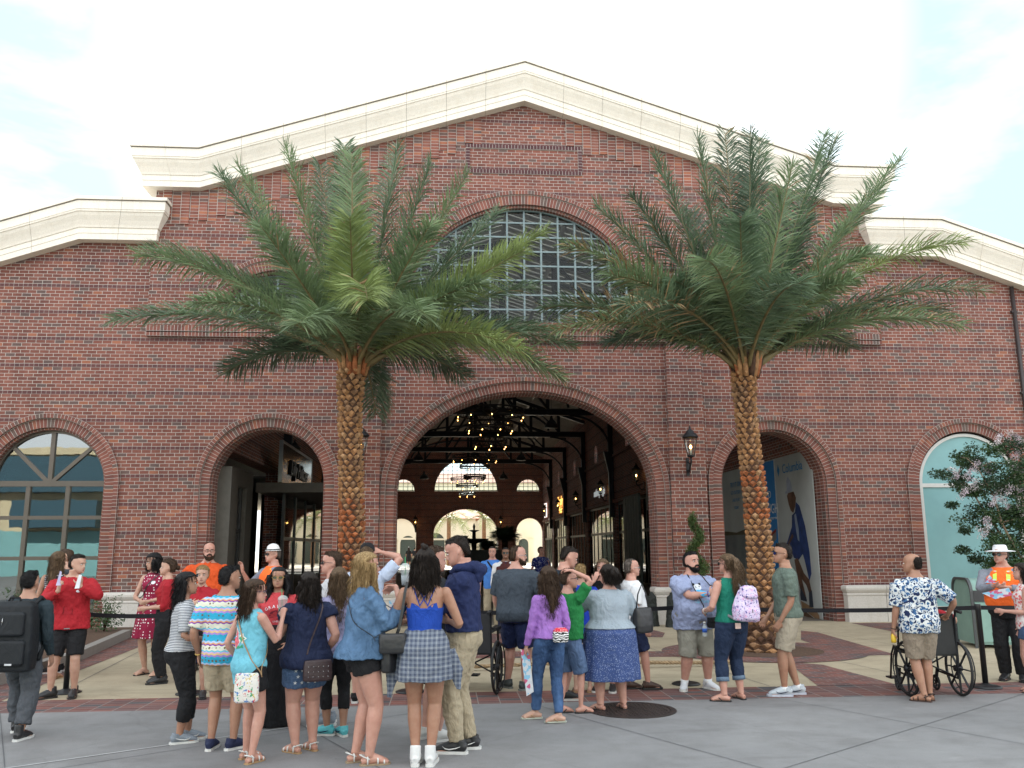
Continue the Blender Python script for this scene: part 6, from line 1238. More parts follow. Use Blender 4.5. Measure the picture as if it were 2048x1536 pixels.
def hat(P, kind, mat, band=None):
    q = .132*P.h*P.hs; H = P.HT; ax = (H((0, 0, 1))-H((0, 0, 0))).normalized(); mb = MB(); c = H((0, .02, .72))
    if kind == 'hard': prof = [(.50, -.03), (.47, .0), (.40, .02), (.39, .12), (.33, .27), (.22, .36), (.08, .41), (0, .42)]
    elif kind == 'sun': prof = [(.80, -.06), (.78, -.03), (.60, -.0), (.40, .02), (.37, .20), (.33, .30), (.25, .33), (0, .34)]
    else: prof = [(.37, -.06), (.375, .06), (.34, .22), (.24, .34), (.1, .39), (0, .40)]
    mb.lathe([(r*q, z*q) for r, z in prof], c, 28, 0, ax)
    if kind == 'cap':
        vs = []; 
        for k in range(11): a = PI*(.15+.7*k/10); vs += [H((.34*math.cos(a), .04-.40*math.sin(a), .70)), H((.36*math.cos(a), .02-.78*math.sin(a), .64))]
        mb.add(vs, [(2*k, 2*k+1, 2*k+3, 2*k+2) for k in range(10)])
    o = mb.obj('hat' if kind != 'hard' else 'hard_hat', [mat], P.root)
    if band: m2 = MB(); m2.lathe([(.415*q, .0), (.412*q, .05*q)], c, 28, 0, ax); m2.tube([c+(H((r*math.cos(a), r*math.sin(a), 0))-H((0, 0, 0)))+ax*.03*q for r in (.43,) for a in [2*PI*k/24 for k in range(24)]], .009, 6, closed=True); m2.obj('band', [band], o)
hat(P, 'hard', pm('white_plastic', (.72, .72, .72), .3), BLK)
P = PP('woman in navy top and star-print denim shorts holding a cup', (605, 1505), (624, 1143), -152, 1, skin='pink', g=1.18, gl=1.22, ga=1.32, vox=.006, arms=dict(L=dict(to=(.085, -.17, .745), pole=(.35, .2, -1), dir=(-.2, -.5, .8), palm=(-1, .0, 0), curl=1.2), R=dict(to=(-.13, -.04, .53))), feet=dict(L=(.04, -.01, 20), R=(-.065, -.02, 10)))
P.legs(pat('denim_with_specks', lambda nt, v: ramp(nt, noise_(nt, v, 60, 3), [(.3, (.04, .075, .15)), (.7, (.08, .13, .23))])), .365, .012, .016, .57, 'denim_shorts'); P.top(cloth('navy_blouse_cloth', (.012, .018, .05)), .465, .35, .022, 1.06, flare=.02, sinf=.028, name='blouse', disp=.02); P.shoes('sandal', WRB, TANL); P.hair('dark', 'long', 1.75, .42, n=22, wave=.4); wrist(P, 'L', BLK)
star = lambda cx, cy, r: [(cx+(r if q % 2 == 0 else r*.42)*math.sin(PI*q/5), cy+(r if q % 2 == 0 else r*.42)*math.cos(PI*q/5)) for q in range(10)]
P.decal([star(-.09+.055*(i % 4)+.02*(i//4 % 2), -.055+.05*(i//4), .017) for i in range(12)], (.0, 0, .425*P.h), 1, (.25, 1, 0), pm('star_white', (.5, .52, .55), .8), 'printed_stars', .004)
cup(P, (.075*P.h, -.235*P.h, .73*P.h), 'pale iced drink with green straw held by the woman in navy', pm('green_tea_drink', (.42, .48, .36)))
t = softbag(P, 'studded_bag', 'dark brown studded bag on the hip of the woman in navy', (-.02*P.h, .145*P.h, .40*P.h), (.24, .06, .17), pm('brown_pebbled_leather', (.04, .022, .025), .5, bump=.3), rz=170, vox=.006); mb = MB()
for i in range(5):
    for j in range(3): mb.ball((-.08+.04*i, -.033, .04+.04*j), .004, n=6)
mb.obj('studs', [MET], t); strap(P.loop((-.08*P.h, 0, .83*P.h), (.05*P.h, .10, .52*P.h)), pm('brown_strap', (.05, .03, .03), .5), t, .012).matrix_parent_inverse = t.matrix_basis.inverted()@P.root.matrix_basis
P = PP('man with brown hair and dark glasses facing left behind the long fair hair', (655, 1448), (682, 1101), -85, skin='pink', vox=.008, g=1.1); P.top(cloth('off_white_tee', (.5, .5, .52)), .48, .6); P.legs(cloth('grey_short_cloth', (.16, .16, .17)), .28, .014, .02); P.shoes('sneaker', GREYS); P.hair('brown', 'short'); P.glasses()
P = PP('woman with long light brown hair, lilac tee, black leggings and teal trainers', (668, 1472), (688, 1133), -165, 1, skin='tan', vox=.007, feet=dict(L=(.04, -.03, 60), R=(-.05, .02, 10))); P.top(LILAC, .48, .7, .014, 1.0); P.legs(BLK, .15, .006, .0); P.mark = NAVY; P.shoes('sneaker', TEALS, WRB); P.hair('light', 'long', 2.4, .40, n=22, wave=.3)
P.decal([[(-.10, 0), (.10, 0), (.10, .02), (-.10, .02)]]+[[(-.10, -.03-.03*i), (.10, -.03-.03*i), (.10, -.022-.03*i), (-.10, -.022-.03*i)] for i in range(3)], (0, 0, .56*P.h), 1, (0, 1, 0), pm('navy_print', (.03, .035, .12)), 'print')
P = PP('man in black cap with one hand raised to the back of his head', (727, 1405), (728, 1088), 172, skin='pink', vox=.008, arms=dict(R=dict(to=(-.085, -.04, .945), pole=(-1, .1, .15), dir=(1, -.1, .5), palm=(0, -.4, -1), curl=.6))); P.top(PALEB, .48, .7, .016); P.legs(KHA, .28); P.shoes(); P.hair('light', 'short'); hat(P, 'cap', BLK)
P.decal([[(-.07, -.02), (.07, -.02), (.06, .035), (-.06, .035)]], (0, 0, .83*P.h), 1, (0, 1, 0), BLK, 'collar', .010)
P = PP('blonde woman in denim jacket and black shorts facing right', (722, 1528), (749, 1103), 108, 1, skin='pink', gl=1.12, vox=.006, g=1.12, arms=dict(R=dict(to=(-.06, -.185, .755), pole=(-.25, .45, -1), dir=(.1, -.4, .9), palm=(1, 0, 0), curl=1.1), L=dict(to=(.08, -.15, .66))), feet=dict(R=(-.04, -.03, -5), L=(.045, .02, 5)))
P.legs(BLK, .43, .016, .03, .57, 'shorts'); P.top(DENJ, .495, 1.88, .022, 1.12, flare=.03, disp=.03, name='denim_jacket', sinf=.028); P.shoes('sandal', WRB, pm('cork_sole', (.30, .22, .14), .8)); P.hair('blonde', 'long', 1.7, .42, n=24, front=True)
cup(P, (-.05*P.h, -.255*P.h, .73*P.h), 'pink iced drink with green straw held by the blonde woman in denim')
t = softbag(P, 'shoulder_bag', 'small black flap bag over the denim jacket', (-.165*P.h, -.10*P.h, .52*P.h), (.21, .06, .15), LEA, rz=85, flap=.5, vox=.006); strap(P.loop((.055*P.h, 0, .835*P.h), (-.145*P.h, -.03, .585*P.h)), LEA, t, .008).matrix_parent_inverse = t.matrix_basis.inverted()@P.root.matrix_basis
P = PP('woman in strappy royal blue top with plaid shirt tied round her waist', (846, 1530), (852, 1095), 176, 1, skin='tan', vox=.006, gl=.98, arms=dict(L=dict(to=(.105, -.15, .64), pole=(.6, 1, -.3)), R=dict(to=(-.105, -.15, .64), pole=(-.6, 1, -.3))), feet=dict(L=(.035, 0, 2), R=(-.035, 0, -2)))
P.legs(BLK, .42, .008, .01, .57, 'shorts'); mb = MB(); rings(mb, [P.ring(z, .010, .010) for z in (.56, .59, .62, .65, .68, .70, .715)]); rings(mb, [(P.ring(z)[0], P.ring(z)[1]*.985+.006, P.ring(z)[2]*.5) for z in (.715, .73, .745)]); mb.v = [(x, y-.03 if z > .716*P.h else y, z) for x, y, z in mb.v]; o = bake(mb, 'camisole', ROY, P.root, .007, 3, .006); P.bvh.append(o.data)
P.decal([[(-.115, -.03), (-.10, .025), (-.065, .015), (-.03, -.01), (-.028, -.03)], [(.028, -.03), (.03, -.01), (.065, .015), (.10, .025), (.115, -.03)]], (0, 0, .725*P.h), 1, (0, 1, 0), ROY, 'back_panel', .004)
ST = []
for a, b in (((-.085, .14), (-.03, .0)), ((-.055, .155), (.0, .055)), ((.055, .155), (0, .055)), ((.085, .14), (.03, .0)), ((0, .055), (-.035, .0)), ((0, .055), (.035, 0))):
    (x0, y0), (x1, y1) = a, b; L_ = math.hypot(x1-x0, y1-y0); nx, ny = -(y1-y0)/L_*.004, (x1-x0)/L_*.004
    for q in range(6): u0, u1 = q/6, (q+1)/6; ST.append([(x0+(x1-x0)*u0-nx, y0+(y1-y0)*u0-ny), (x0+(x1-x0)*u1-nx, y0+(y1-y0)*u1-ny), (x0+(x1-x0)*u1+nx, y0+(y1-y0)*u1+ny), (x0+(x1-x0)*u0+nx, y0+(y1-y0)*u0+ny)])
P.decal(ST, (0, 0, .725*P.h), 1, (0, 1, 0), ROY, 'back_straps', .005)
P.skirt(PLAID, .385, .615, .128, .115, 9, .05, 'tied_plaid_shirt', .018, .02)
for sd, zb in ((1, .30), (-1, .335)): mb = MB(); mb.tube([(sd*.12*P.h, -.02, .52*P.h), (sd*.15*P.h, -.01, .42*P.h), (sd*.165*P.h, .0, zb*P.h)], [(.05, .02), (.06, .018), (.02, .008)], 10, ref=(1, 0, 0)); bake(mb, 'shirt_sleeve', PLAID, P.root, .007, 2, .02)
P.shoes('sneaker', pm('white_leather', (.66, .66, .66), .5), WRB, .03); P.hair('dark', 'long', 1.05, .44, n=24); mb = MB(); q = .132*P.h; mb.ball(P.HT((.02, .30, 1.06)), (.15*q, .13*q, .12*q)); mb.ball(P.HT((.08, .25, 1.12)), .09*q); bake(mb, 'hair_bun', HAIR['dark'], P.root, .007, 2, .02, DSH)
t = softbag(P, 'black_handbag', 'black pleated handbag at the side of the plaid shirt', (.165*P.h, .05, .42*P.h), (.16, .09, .24), LEA, rz=70, flap=.45, vox=.006); mb = MB(); mb.box(-.012, .012, -.065, -.055, .12, .16); mb.obj('clasp', [MET], t)
strap([(.085*P.h, .03, .835*P.h), (.092*P.h, .085, .79*P.h), (.10*P.h, .10, .72*P.h), (.115*P.h, .115, .62*P.h), (.15*P.h, .10, .54*P.h), (.155*P.h, .04, .53*P.h), (.13*P.h, -.11, .62*P.h), (.10*P.h, -.09, .74*P.h), (.09*P.h, -.05, .81*P.h)], LEA, t, .022).matrix_parent_inverse = t.matrix_basis.inverted()@P.root.matrix_basis
P = PP('man with cropped hair and dark tee behind the strappy blue top', (862, 1480), (874, 1090), 128, skin='pink', vox=.008, g=1.1, head=(-15, 5, 0), arms=dict(L=dict(to=(.26, .06, .775), pole=(.3, .2, -1), dir=(1, .2, -.3), curl=.5), R=dict(to=(-.05, -.16, .62)))); P.top(cloth('near_black_tee', (.02, .022, .026)), .49, .7); P.legs(DGRY, .28, .014, .02); P.shoes('sneaker', WRB); P.hair('brown', 'short')
paper(P, (.30*P.h, .03, .66*P.h), 'crumpled blue and white map between the denim jacket and blue top', [(-.06, -.06), (.07, -.09), (.08, .06), (-.05, .09)], rz=50)
P = PP('tall man in navy hoodie and khaki trousers looking down at his drink', (925, 1503), (917, 1067), -98, skin='pink', vox=.006, head=(4, 22, 0), arms=dict(L=dict(to=(.01, -.195, .735), pole=(.5, .4, -1), dir=(-.1, -.6, .7), palm=(-1, 0, 0), curl=.9), R=dict(to=(-.03, -.19, .745), pole=(-.5, .4, -1), dir=(0, -.6, .7), palm=(1, 0, 0), curl=.9)), feet=dict(L=(.045, -.02, -8), R=(-.05, .03, 8)))
P.legs(KHA, .055, .016, .006, .60, disp=.03); HOO = cloth('navy_fleece', (.014, .022, .075), fold=.7); P.top(HOO, .545, 1.85, .022, 1.08, disp=.03, name='hoodie', sinf=.024); mb = MB(); h = P.h
mb.tube([(-.075*h, -.02*h, .835*h), (-.07*h, .05*h, .845*h), (-.02*h, .085*h, .825*h), (.02*h, .085*h, .825*h), (.07*h, .05*h, .845*h), (.075*h, -.02*h, .835*h), (.03*h, -.055*h, .815*h)], [.022*h, .026*h, .032*h, .032*h, .026*h, .022*h, .014*h], 10); mb.ball((0, .065*h, .80*h), (.06*h, .035*h, .045*h)); bake(mb, 'hood', HOO, P.root, .008, 4, .02)
P.mark = WRB; P.shoes('sneaker', LEA, WRB); P.hair('dark', 'short'); cup(P, (-.01*P.h, -.285*P.h, .755*P.h), 'clear domed cup with green straw held by the man in navy hoodie', pm('frozen_drink', (.50, .55, .60)))
P.textdecal('Mo', .05, (0, 0, .735*P.h), (.8, -1, 0), pm('pale_print', (.35, .4, .55)), shear=.3)
# ---------------------------------------------------------------- hall staff and middle group
P = PP('smiling man in blue shirt with lanyard inside the big arch', (985, 1258), (985, 1092), -8, skin='pink', vox=.010, g=1.05); P.top(SBLUE, .48, .8, .014); P.legs(KHA, .05, .014, .008); P.shoes('sneaker', LEA, LEA); P.hair('dark', 'short')
t = softbag(P, 'blue_pouch', 'blue pouch bag worn by the smiling man in blue shirt', (.10*P.h, -.10*P.h, .56*P.h), (.20, .08, .20), cloth('blue_pouch_cloth', (.02, .06, .28))); strap(P.loop((-.07*P.h, 0, .83*P.h), (.11*P.h, 0, .60*P.h)), BLK, t, .035).matrix_parent_inverse = t.matrix_basis.inverted()@P.root.matrix_basis
P.decal([[(-.03, -.05), (.03, -.05), (.03, .05), (-.03, .05)]], (.03, 0, .64*P.h), 1, (0, -1, 0), pm('cyan_card', (.2, .55, .75)), 'id_card', .006)
P = PP('man in burgundy waistcoat, white sleeves, tie and sunglasses', (1012, 1266), (1014, 1094), -4, skin='brown', vox=.010, g=1.05); P.top(WHC, .52, 1.9, .010); P.top(BURG, .52, 0, .018, .98, name='waistcoat'); P.legs(NAVY, .05, .014, .008); P.shoes('sneaker', LEA, LEA); P.hair('black', 'short'); P.glasses()
P.decal([[(-.045, .12), (.045, .12), (.004, -.06), (-.004, -.06)]], (0, 0, .76*P.h), 1, (0, -1, 0), WHC, 'shirt_front', .005); P.decal([[(-.012, .09), (.012, .09), (.018, -.08), (0, -.10), (-.018, -.08)]], (0, 0, .765*P.h), 1, (0, -1, 0), NAVY, 'tie', .008); mb = MB(); mb.ball(P.HT((0, -.43, .205)), (.018, .008, .007)); mb.obj('smile', [TEETH], P.root)
P = PP('woman in navy leaf-print top with hair tied up further inside the hall', (1083, 1214), (1082, 1093), 15, 1, skin='pink', vox=.012, g=1.25, arms=dict(L=dict(to=(.08, -.16, .72)))); P.top(NAVF, .5, .7, .014); P.legs(BLK, .05); P.shoes(); P.hair('brown', 'lowbun')
P = PP('heavy man in charcoal tee and navy basketball shorts', (1034, 1378), (1037, 1090), 152, skin='pink', g=1.42, gs=1.13, gl=1.12, ga=1.2, belly=.03, vox=.007, head=(-55, 3, 0), feet=dict(L=(.08, -.02, 55), R=(-.07, .03, -20)), arms=dict(R=dict(to=(-.20, -.14, .60)), L=dict(to=(.17, -.10, .50))))
P.top(CHAR, .465, .85, .018, 1.03, sinf=.024, disp=.014); P.legs(cloth('navy_mesh', (.010, .018, .06), .6), .285, .018, .022); P.shoes('sneaker', pm('dark_grey_canvas', (.06, .07, .07), .8), pm('grey_sole', (.16, .17, .16))); P.hair('brown', 'receding'); P.beard('brown', .5); P.glasses(False, rim=MET)
P.decal([[(-.004, -.22), (.004, -.22), (.004, .12), (-.004, .12)]], (-.145*P.h, 0, .42*P.h), 1, (-.6, 1, 0), WRB, 'piping', .004)
P = PP('girl in violet long-sleeved top walking left in jeans', (1100, 1441), (1093, 1133), -160, 1, skin='fair', g=.84, gl=.86, ga=.85, vox=.006, hs=1.05, feet=dict(L=(.06, -.09, 75), R=(-.02, .10, 70)), arms=dict(L=dict(to=(.14, -.06, .47), curl=.7)))
P.legs(cloth('jeans_cloth', (.018, .045, .12), c2=(.05, .10, .21), var=.3), .06, .012, .004, .58, 'jeans', .02); P.top(PURP, .53, 1.93, .014, 1.05, flare=.02, disp=.025, name='violet_top', sinf=.012); P.shoes('flip', TANL, pm('pale_green_sole', (.42, .45, .38))); P.hair('brown', 'long', 1.75, .46, n=24)
t = P.prop('waist_bag', 'zebra-striped waist bag with red top on the girl in violet', 'waist bag', (-.03*P.h, .115*P.h, .545*P.h)); mb = MB(); rings(mb, [((0, 0, z), a, b) for z, a, b in ((-.055, .06, .02), (-.045, .075, .04), (.02, .08, .045), (.05, .075, .03))], 28, 4.); bake(mb, 'pouch', ZEBRA, t, .006, 2); mb = MB(); rings(mb, [((0, 0, z), a, b) for z, a, b in ((.045, .077, .038), (.065, .07, .035), (.085, .05, .02))], 28, 4.); bake(mb, 'pouch_top', pat('red_dotted', lambda nt, v: ramp(nt, vor(nt, v, 60, rnd=.2), [(0, (.8, .6, .6)), (.3, (.60, .03, .06))], 'CONSTANT'), fold=.1), t, .006, 2)
paper(P, (.15*P.h, -.075*P.h, .44*P.h), 'long shiny patterned bag hanging from the hand of the girl in violet', [(-.05, 0), (.035, .02), (-.02, -.42), (-.09, -.38)], rz=-20, name='gift_bag', cat='bag', t_=.012)
P = PP('boy in green tee and denim shorts scratching his head', (1140, 1426), (1133, 1138), 128, skin='pink', g=.9, gl=.8, ga=.8, vox=.006, hs=1.05, head=(-30, 0, 0), arms=dict(R=dict(to=(-.075, .03, .99), pole=(-1, -.5, .0), dir=(1, .3, .1), palm=(0, 0, -1), curl=.5)), feet=dict(L=(.045, .05, -20), R=(-.06, -.05, -30)))
P.top(GRNC, .51, .75, .018, 1.12, sinf=.024, disp=.025); P.legs(cloth('mid_denim_cloth', (.055, .095, .18), c2=(.09, .14, .25)), .275, .018, .022); P.shoes('flip', LEA, LEA); P.hair('brown', 'short'); P.glasses(False, rim=SUNG)
P = PP('dark-haired man in near-black tee looking down behind the boy', (1125, 1398), (1150, 1088), 98, skin='pink', vox=.007, head=(-5, 24, 0), lean=.10, g=1.08, arms=dict(R=dict(to=(-.08, -.18, .62)))); P.top(cloth('ink_tee', (.018, .026, .038)), .48, .7); P.legs(BLK, .28); P.shoes('sneaker', LEA); P.hair('dark', 'short')
P = PP('small child with curly blond hair and royal blue shirt behind the boy', (1166, 1384), (1160, 1127), 165, skin='fair', vox=.009, g=.9, gl=.85); P.top(cloth('cobalt_cloth', (.015, .05, .45)), .45, .7); P.legs(DGRY, .28); P.shoes('flip', LEA, TANL); P.hair('blonde', 'short')
P = PP('woman with ponytail covering her mouth behind the grey cardigan', (1212, 1382), (1213, 1117), -22, 1, skin='pink', vox=.007, arms=dict(R=dict(to=(-.05, -.115, .83), pole=(-1, .2, -1), dir=(.4, .2, 1), palm=(.2, 1, 0), curl=.4), L=dict(to=(.03, -.115, .82), pole=(1, .2, -1), dir=(-.2, .2, 1), palm=(0, 1, 0), curl=.4))); P.top(BLK, .5, 1.6); P.legs(BLK, .3); P.shoes('sneaker', LEA); P.hair('light', 'pony', 1.0, .12)
P = PP('large woman in pale grey cardigan and blue speckled skirt from behind', (1224, 1420), (1234, 1130), -168, 1, skin='pink', g=1.72, gs=1.2, gl=1.3, ga=1.5, vox=.007, hs=1.06, head=(12, 0, 0), arms=dict(L=dict(to=(.06, -.15, .78), pole=(.8, .3, -.6), curl=.8), R=dict(to=(-.22, -.10, .55))), feet=dict(L=(.085, 0, 25), R=(-.09, 0, -5)))
P.skirt(SPECK, .21, .62, .205, .17, 10, .05); P.top(LGREY, .56, 1.75, .018, 1.02, flare=.035, sinf=.014, name='cardigan', disp=.011); P.shoes('flip', LEA, LEA); P.hair('dark', 'pony', .62, .22, n=20, wave=.8)
t = softbag(P, 'hobo_bag', 'slouchy black handbag on the shoulder of the grey cardigan', (-.24*P.h, .06, .52*P.h), (.24, .12, .26), LEA, rz=20, vox=.007); mb = MB(); mb.tube([(-.09, 0, .24), (-.06, 0, .40), (0, 0, .50), (.06, 0, .40), (.09, 0, .24)], (.009, .006), 8); mb.obj('handle', [LEA], t); mb = MB(); mb.lathe([(.018, -.003), (.018, .003)], (0, -.07, .15), 12, 0, (0, 1, 0)); mb.obj('ring', [MET], t)
P = PP('older man in white polo, grey hair and glasses facing right', (1270, 1380), (1269, 1117), 98, skin='pink', vox=.007, g=1.22, belly=.035, feet=dict(R=(-.03, -.10, 0), L=(.05, .03, 5))); P.top(WHC, .49, .8, .016, sinf=.022); P.legs(NAVY, .30, .014, .02); P.shoes('sneaker', BRNS, LEA); P.lace = BRNS; P.hair('grey', 'receding'); P.glasses(False, rim=MET)
# ---------------------------------------------------------------- right group
P = PP('big bearded man in periwinkle tee with camera and white trainers', (1393, 1378), (1389, 1105), 14, skin='pink', g=1.55, gs=1.22, gl=1.28, ga=1.36, belly=.06, vox=.006, hs=1.08, head=(12, -2, 0), arms=dict(R=dict(to=(.02, -.22, .70), pole=(-1, .3, -.7), dir=(.6, -.3, .5), palm=(.3, .6, 0), curl=1.1), L=dict(to=(.20, -.10, .52))), feet=dict(R=(-.10, 0, -35), L=(.09, -.02, 12)))
P.legs(cloth('stone_short_cloth', (.25, .24, .20)), .245, .018, .022); P.top(PERI, .435, .8, .020, 1.02, sinf=.03, disp=.03, name='tee'); P.socks(); P.shoes('sneaker', pm('white_trainer', (.62, .64, .68), .6), WRB); P.hair('black', 'short'); P.beard('black', .9); wrist(P, 'R', cloth('purple_band', (.08, .04, .30)), 'wristband')
pz = .745*P.h; el_ = lambda cx, cz, a, b, n=16: [(cx+a*math.cos(2*PI*q/n), cz+b*math.sin(2*PI*q/n)) for q in range(n)]
P.decal([el_(0, 0, .052, .040)], (-.03, 0, pz), 1, (0, -1, 0), PAPER, 'print_white', .004); P.decal([el_(-.045, .035, .014, .014, 10), el_(.04, .037, .014, .014, 10), el_(-.02, .004, .012, .010, 10), el_(.022, .006, .012, .010, 10)], (-.03, 0, pz), 1, (0, -1, 0), BLK, 'print_black', .006); P.decal([el_(0, -.065, .048, .036)], (-.03, 0, pz), 1, (0, -1, 0), pm('print_cyan', (.03, .42, .75)), 'print_cyan', .005)
P.textdecal('Up Pandas', .048, (0, 0, .635*P.h), (0, -1, 0), pm('print_cyan_pale', (.20, .55, .75)), shear=.2)
t = P.prop('photo_camera', 'small black camera in the hand of the big bearded man', 'camera', (.085*P.h, -.265*P.h, .725*P.h)); mb = MB(); mb.box(-.055, .055, -.02, .02, -.035, .035); mb.box(-.02, .02, -.02, .02, .035, .05); mb.lathe([(.028, 0), (.030, .03), (.026, .045), (.0, .042)], (0, -.02, 0), 16, 0, (0, -1, 0)); mb.obj('camera_body', [LEA], t)
P3 = P.loop((.045*P.h, 0, .845*P.h), (-.02*P.h, 0, .70*P.h), 30); P3 = [(.05*P.h, .03, .845*P.h), (.062*P.h, -.06, .83*P.h), (.075*P.h, -.20, .76*P.h), (.085*P.h, -.255*P.h, .735*P.h), (.02*P.h, -.262*P.h, .66*P.h), (-.05*P.h, -.262*P.h, .55*P.h), (-.055*P.h, -.25*P.h, .62*P.h), (-.055*P.h, -.20, .74*P.h), (-.055*P.h, -.07, .83*P.h), (-.045*P.h, .03, .845*P.h)]
strap(P3, BLK, t, .016).matrix_parent_inverse = t.matrix_basis.inverted()@P.root.matrix_basis
softbag(P, 'camera_case', 'black camera case at the hip of the big bearded man', (.06*P.h, -.20*P.h, .455*P.h), (.18, .08, .12), cloth('case_nylon', (.012, .012, .014)), flap=.4, vox=.006)
t = P.prop('water_bottle', 'small clear water bottle with blue label clipped below the camera case', 'bottle', (-.04*P.h, -.225*P.h, .40*P.h)); mb = MB(); mb.lathe([(.026, 0), (.028, .01), (.028, .10), (.012, .135), (.012, .15)], n=14); mb.obj('bottle_wall', [CUPC], t); mb = MB(); mb.lathe([(.0285, .045), (.0285, .09)], n=14); mb.obj('label_band', [pm('blue_label', (.02, .10, .45))], t); mb = MB(); mb.lathe([(.014, .145), (.014, .165), (0, .166)], n=12); mb.obj('cap', [WRB], t)
P = PP('woman in green tank top, cuffed jeans and long curly ponytail', (1470, 1401), (1456, 1107), -158, 1, skin='pink', g=1.1, gl=1.12, ga=1.12, vox=.006, feet=dict(L=(.09, .0, 45), R=(-.075, -.02, -8)), arms=dict(L=dict(to=(.12, -.13, .60), pole=(.6, .6, -.8), curl=.7), R=dict(to=(-.13, -.12, .60))), head=(15, 0, 0))
P.legs(cloth('dark_jeans_cloth', (.010, .018, .045), c2=(.02, .035, .075)), .13, .012, .002, .60, 'jeans'); P.top(TEALC, .53, 0, .014, .98, name='tank_top'); P.shoes('flip', LEA, LEA); P.hair('light', 'pony', 1.95, .34, n=30, wave=1.0); P.glasses(); wrist(P, 'L', MET, 'bracelet')
for k in 'RL':
    hip, kn, an, yw = P.J['leg'+k]; Q, Rr = P.legpts(k, .13, .018, .002); d = (Q[-2]-Q[-1]).normalized(); mb = MB(); mb.tube([Q[-1], Q[-1]+d*.045], Rr[-1]+.002, 18); mb.obj('cuff', [cloth('cuff_denim', (.12, .17, .24))], P.root)
t = P.prop('floral_backpack', 'pink and lavender floral backpack on the woman in green', 'backpack', (-.03, .145*P.h, .64*P.h)); t.rotation_euler.y = R_(-4)
mb = MB(); rings(mb, [((0, 0, z), w_, d) for z, w_, d in ((-.16, .13, .05), (-.145, .155, .08), (-.04, .16, .095), (.08, .13, .08), (.17, .09, .055), (.20, .05, .03))], 32, 3.2); bake(mb, 'pack_body', PINKF, t, .007, 2, .012); mb = MB(); rings(mb, [((0, .085, z), w_, d) for z, w_, d in ((-.14, .09, .02), (-.12, .105, .035), (-.04, .10, .04), (-.01, .085, .02))], 28, 4); bake(mb, 'pocket', PINKF, t, .006, 2); mb = MB(); rings(mb, [((0, .03, z), w_, d) for z, w_, d in ((.09, .09, .075), (.11, .105, .085), (.20, .09, .06), (.225, .05, .03))], 28, 3); bake(mb, 'flap', PINKF, t, .006, 2)
for sd in (-1, 1): mb = MB(); mb.tube([(sd*.05, -.02, .19), (sd*.07, -.10, .27), (sd*.08, -.22, .24), (sd*.095, -.27, .08), (sd*.14, -.16, -.10), (sd*.15, -.03, -.13)], (.016, .005), 8); mb.obj('strap', [pm('grey_webbing', (.18, .18, .20), .8)], t)
mb = MB(); mb.tube([(.02, .126, -.02), (.02, .13, -.06)], .004, 6); mb.obj('zip_pull', [LEA], t)
t = P.prop('phone', 'pale pink phone sticking out of the jeans back pocket', 'phone', (.045*P.h, .125*P.h, .505*P.h)); mb = MB(); mb.box(-.035, .035, -.006, .006, -.02, .04); mb.obj('phone_case', [pm('rose_case', (.6, .42, .36), .4)], t)
P = PP('man in grey-green tee, khaki shorts and blue mirrored sunglasses', (1585, 1391), (1574, 1085), -100, skin='tan', vox=.006, g=1.06, arms=dict(L=dict(to=(.10, -.07, .485), pole=(.2, 1, 0), curl=.6), R=dict(to=(-.08, -.12, .50))), feet=dict(L=(.035, -.055, -2), R=(-.05, .05, 5)))
P.legs(cloth('sand_short_cloth', (.36, .31, .24)), .295, .016, .022); P.top(SAGE, .505, .8, .016, 1.0, sinf=.022, disp=.025, name='tee'); P.socks(None, .062); P.mark = NAVY; P.lace = NAVY; P.shoes('sneaker', pm('silver_trainer', (.42, .46, .50), .5), pm('sole_blue_white', (.45, .48, .56), .5)); P.hair('dark', 'short'); P.glasses(True, lens=pm('blue_mirror', (.02, .08, .55), .08, .8))
P = PP('man in blue and white leaf-print shirt pushing a wheelchair', (1852, 1402), (1829, 1106), 176, skin='tan', vox=.006, g=1.15, gl=1.05, head=(52, 0, 0), arms=dict(R=dict(to=(-.235, -.06, .565), pole=(-.6, .8, 0), palm=(0, 0, -1), curl=1.1, dir=(-.2, -1, -.2)), L=dict(to=(.17, -.03, .47), curl=.6)), feet=dict(R=(-.045, -.03, 0), L=(.02, .03, 50)))
P.legs(TAUPE, .285, .016, .022); P.top(ALOHA, .455, .9, .022, 1.05, sinf=.034, name='shirt', disp=.025); P.shoes('sandal', BRNS, BRNS); P.hair('dark', 'balding'); wrist(P, 'L', BRNS, 'bracelet'); mb = MB(); mb.lathe([(.02, 0), (.024, .03), (.02, .06), (.008, .075)], (.17*P.h, -.06, .40*P.h), 12); PB = P
t = P.prop('yellow_bottle', 'small yellow bottle in the left hand of the man in leaf-print shirt', 'bottle', (.175*P.h, -.045, .385*P.h)); mb = MB(); mb.lathe([(.024, 0), (.028, .03), (.024, .08), (.009, .10), (.009, .115)], n=12); mb.obj('bottle_wall', [pm('yellow_plastic', (.65, .42, .03), .4)], t)
P = PP('traffic steward in white brimmed hat and orange vest holding maps', (2030, 1361), (2006, 1090), -42, skin='pink', vox=.006, g=1.28, belly=.03, head=(-20, 0, 0), arms=dict(R=dict(to=(-.03, -.20, .70), pole=(-1, .2, -.6), dir=(.8, -.4, 0), palm=(0, .6, 1), curl=.7), L=dict(to=(.05, -.20, .69), pole=(1, .2, -.6), dir=(-.8, -.4, 0), palm=(0, .6, 1), curl=.7)))
P.legs(BLK, .05, .016, .012); P.top(cloth('grey_shirt_cloth', (.22, .235, .28)), .50, 1.85, .012, sinf=.012); P.top(HIV, .545, 0, .026, 1.03, name='safety_vest', disp=.012); P.shoes('sneaker', LEA, LEA); P.hair('grey', 'short'); P.glasses(); hat(P, 'sun', pm('white_straw', (.70, .70, .72), .7))
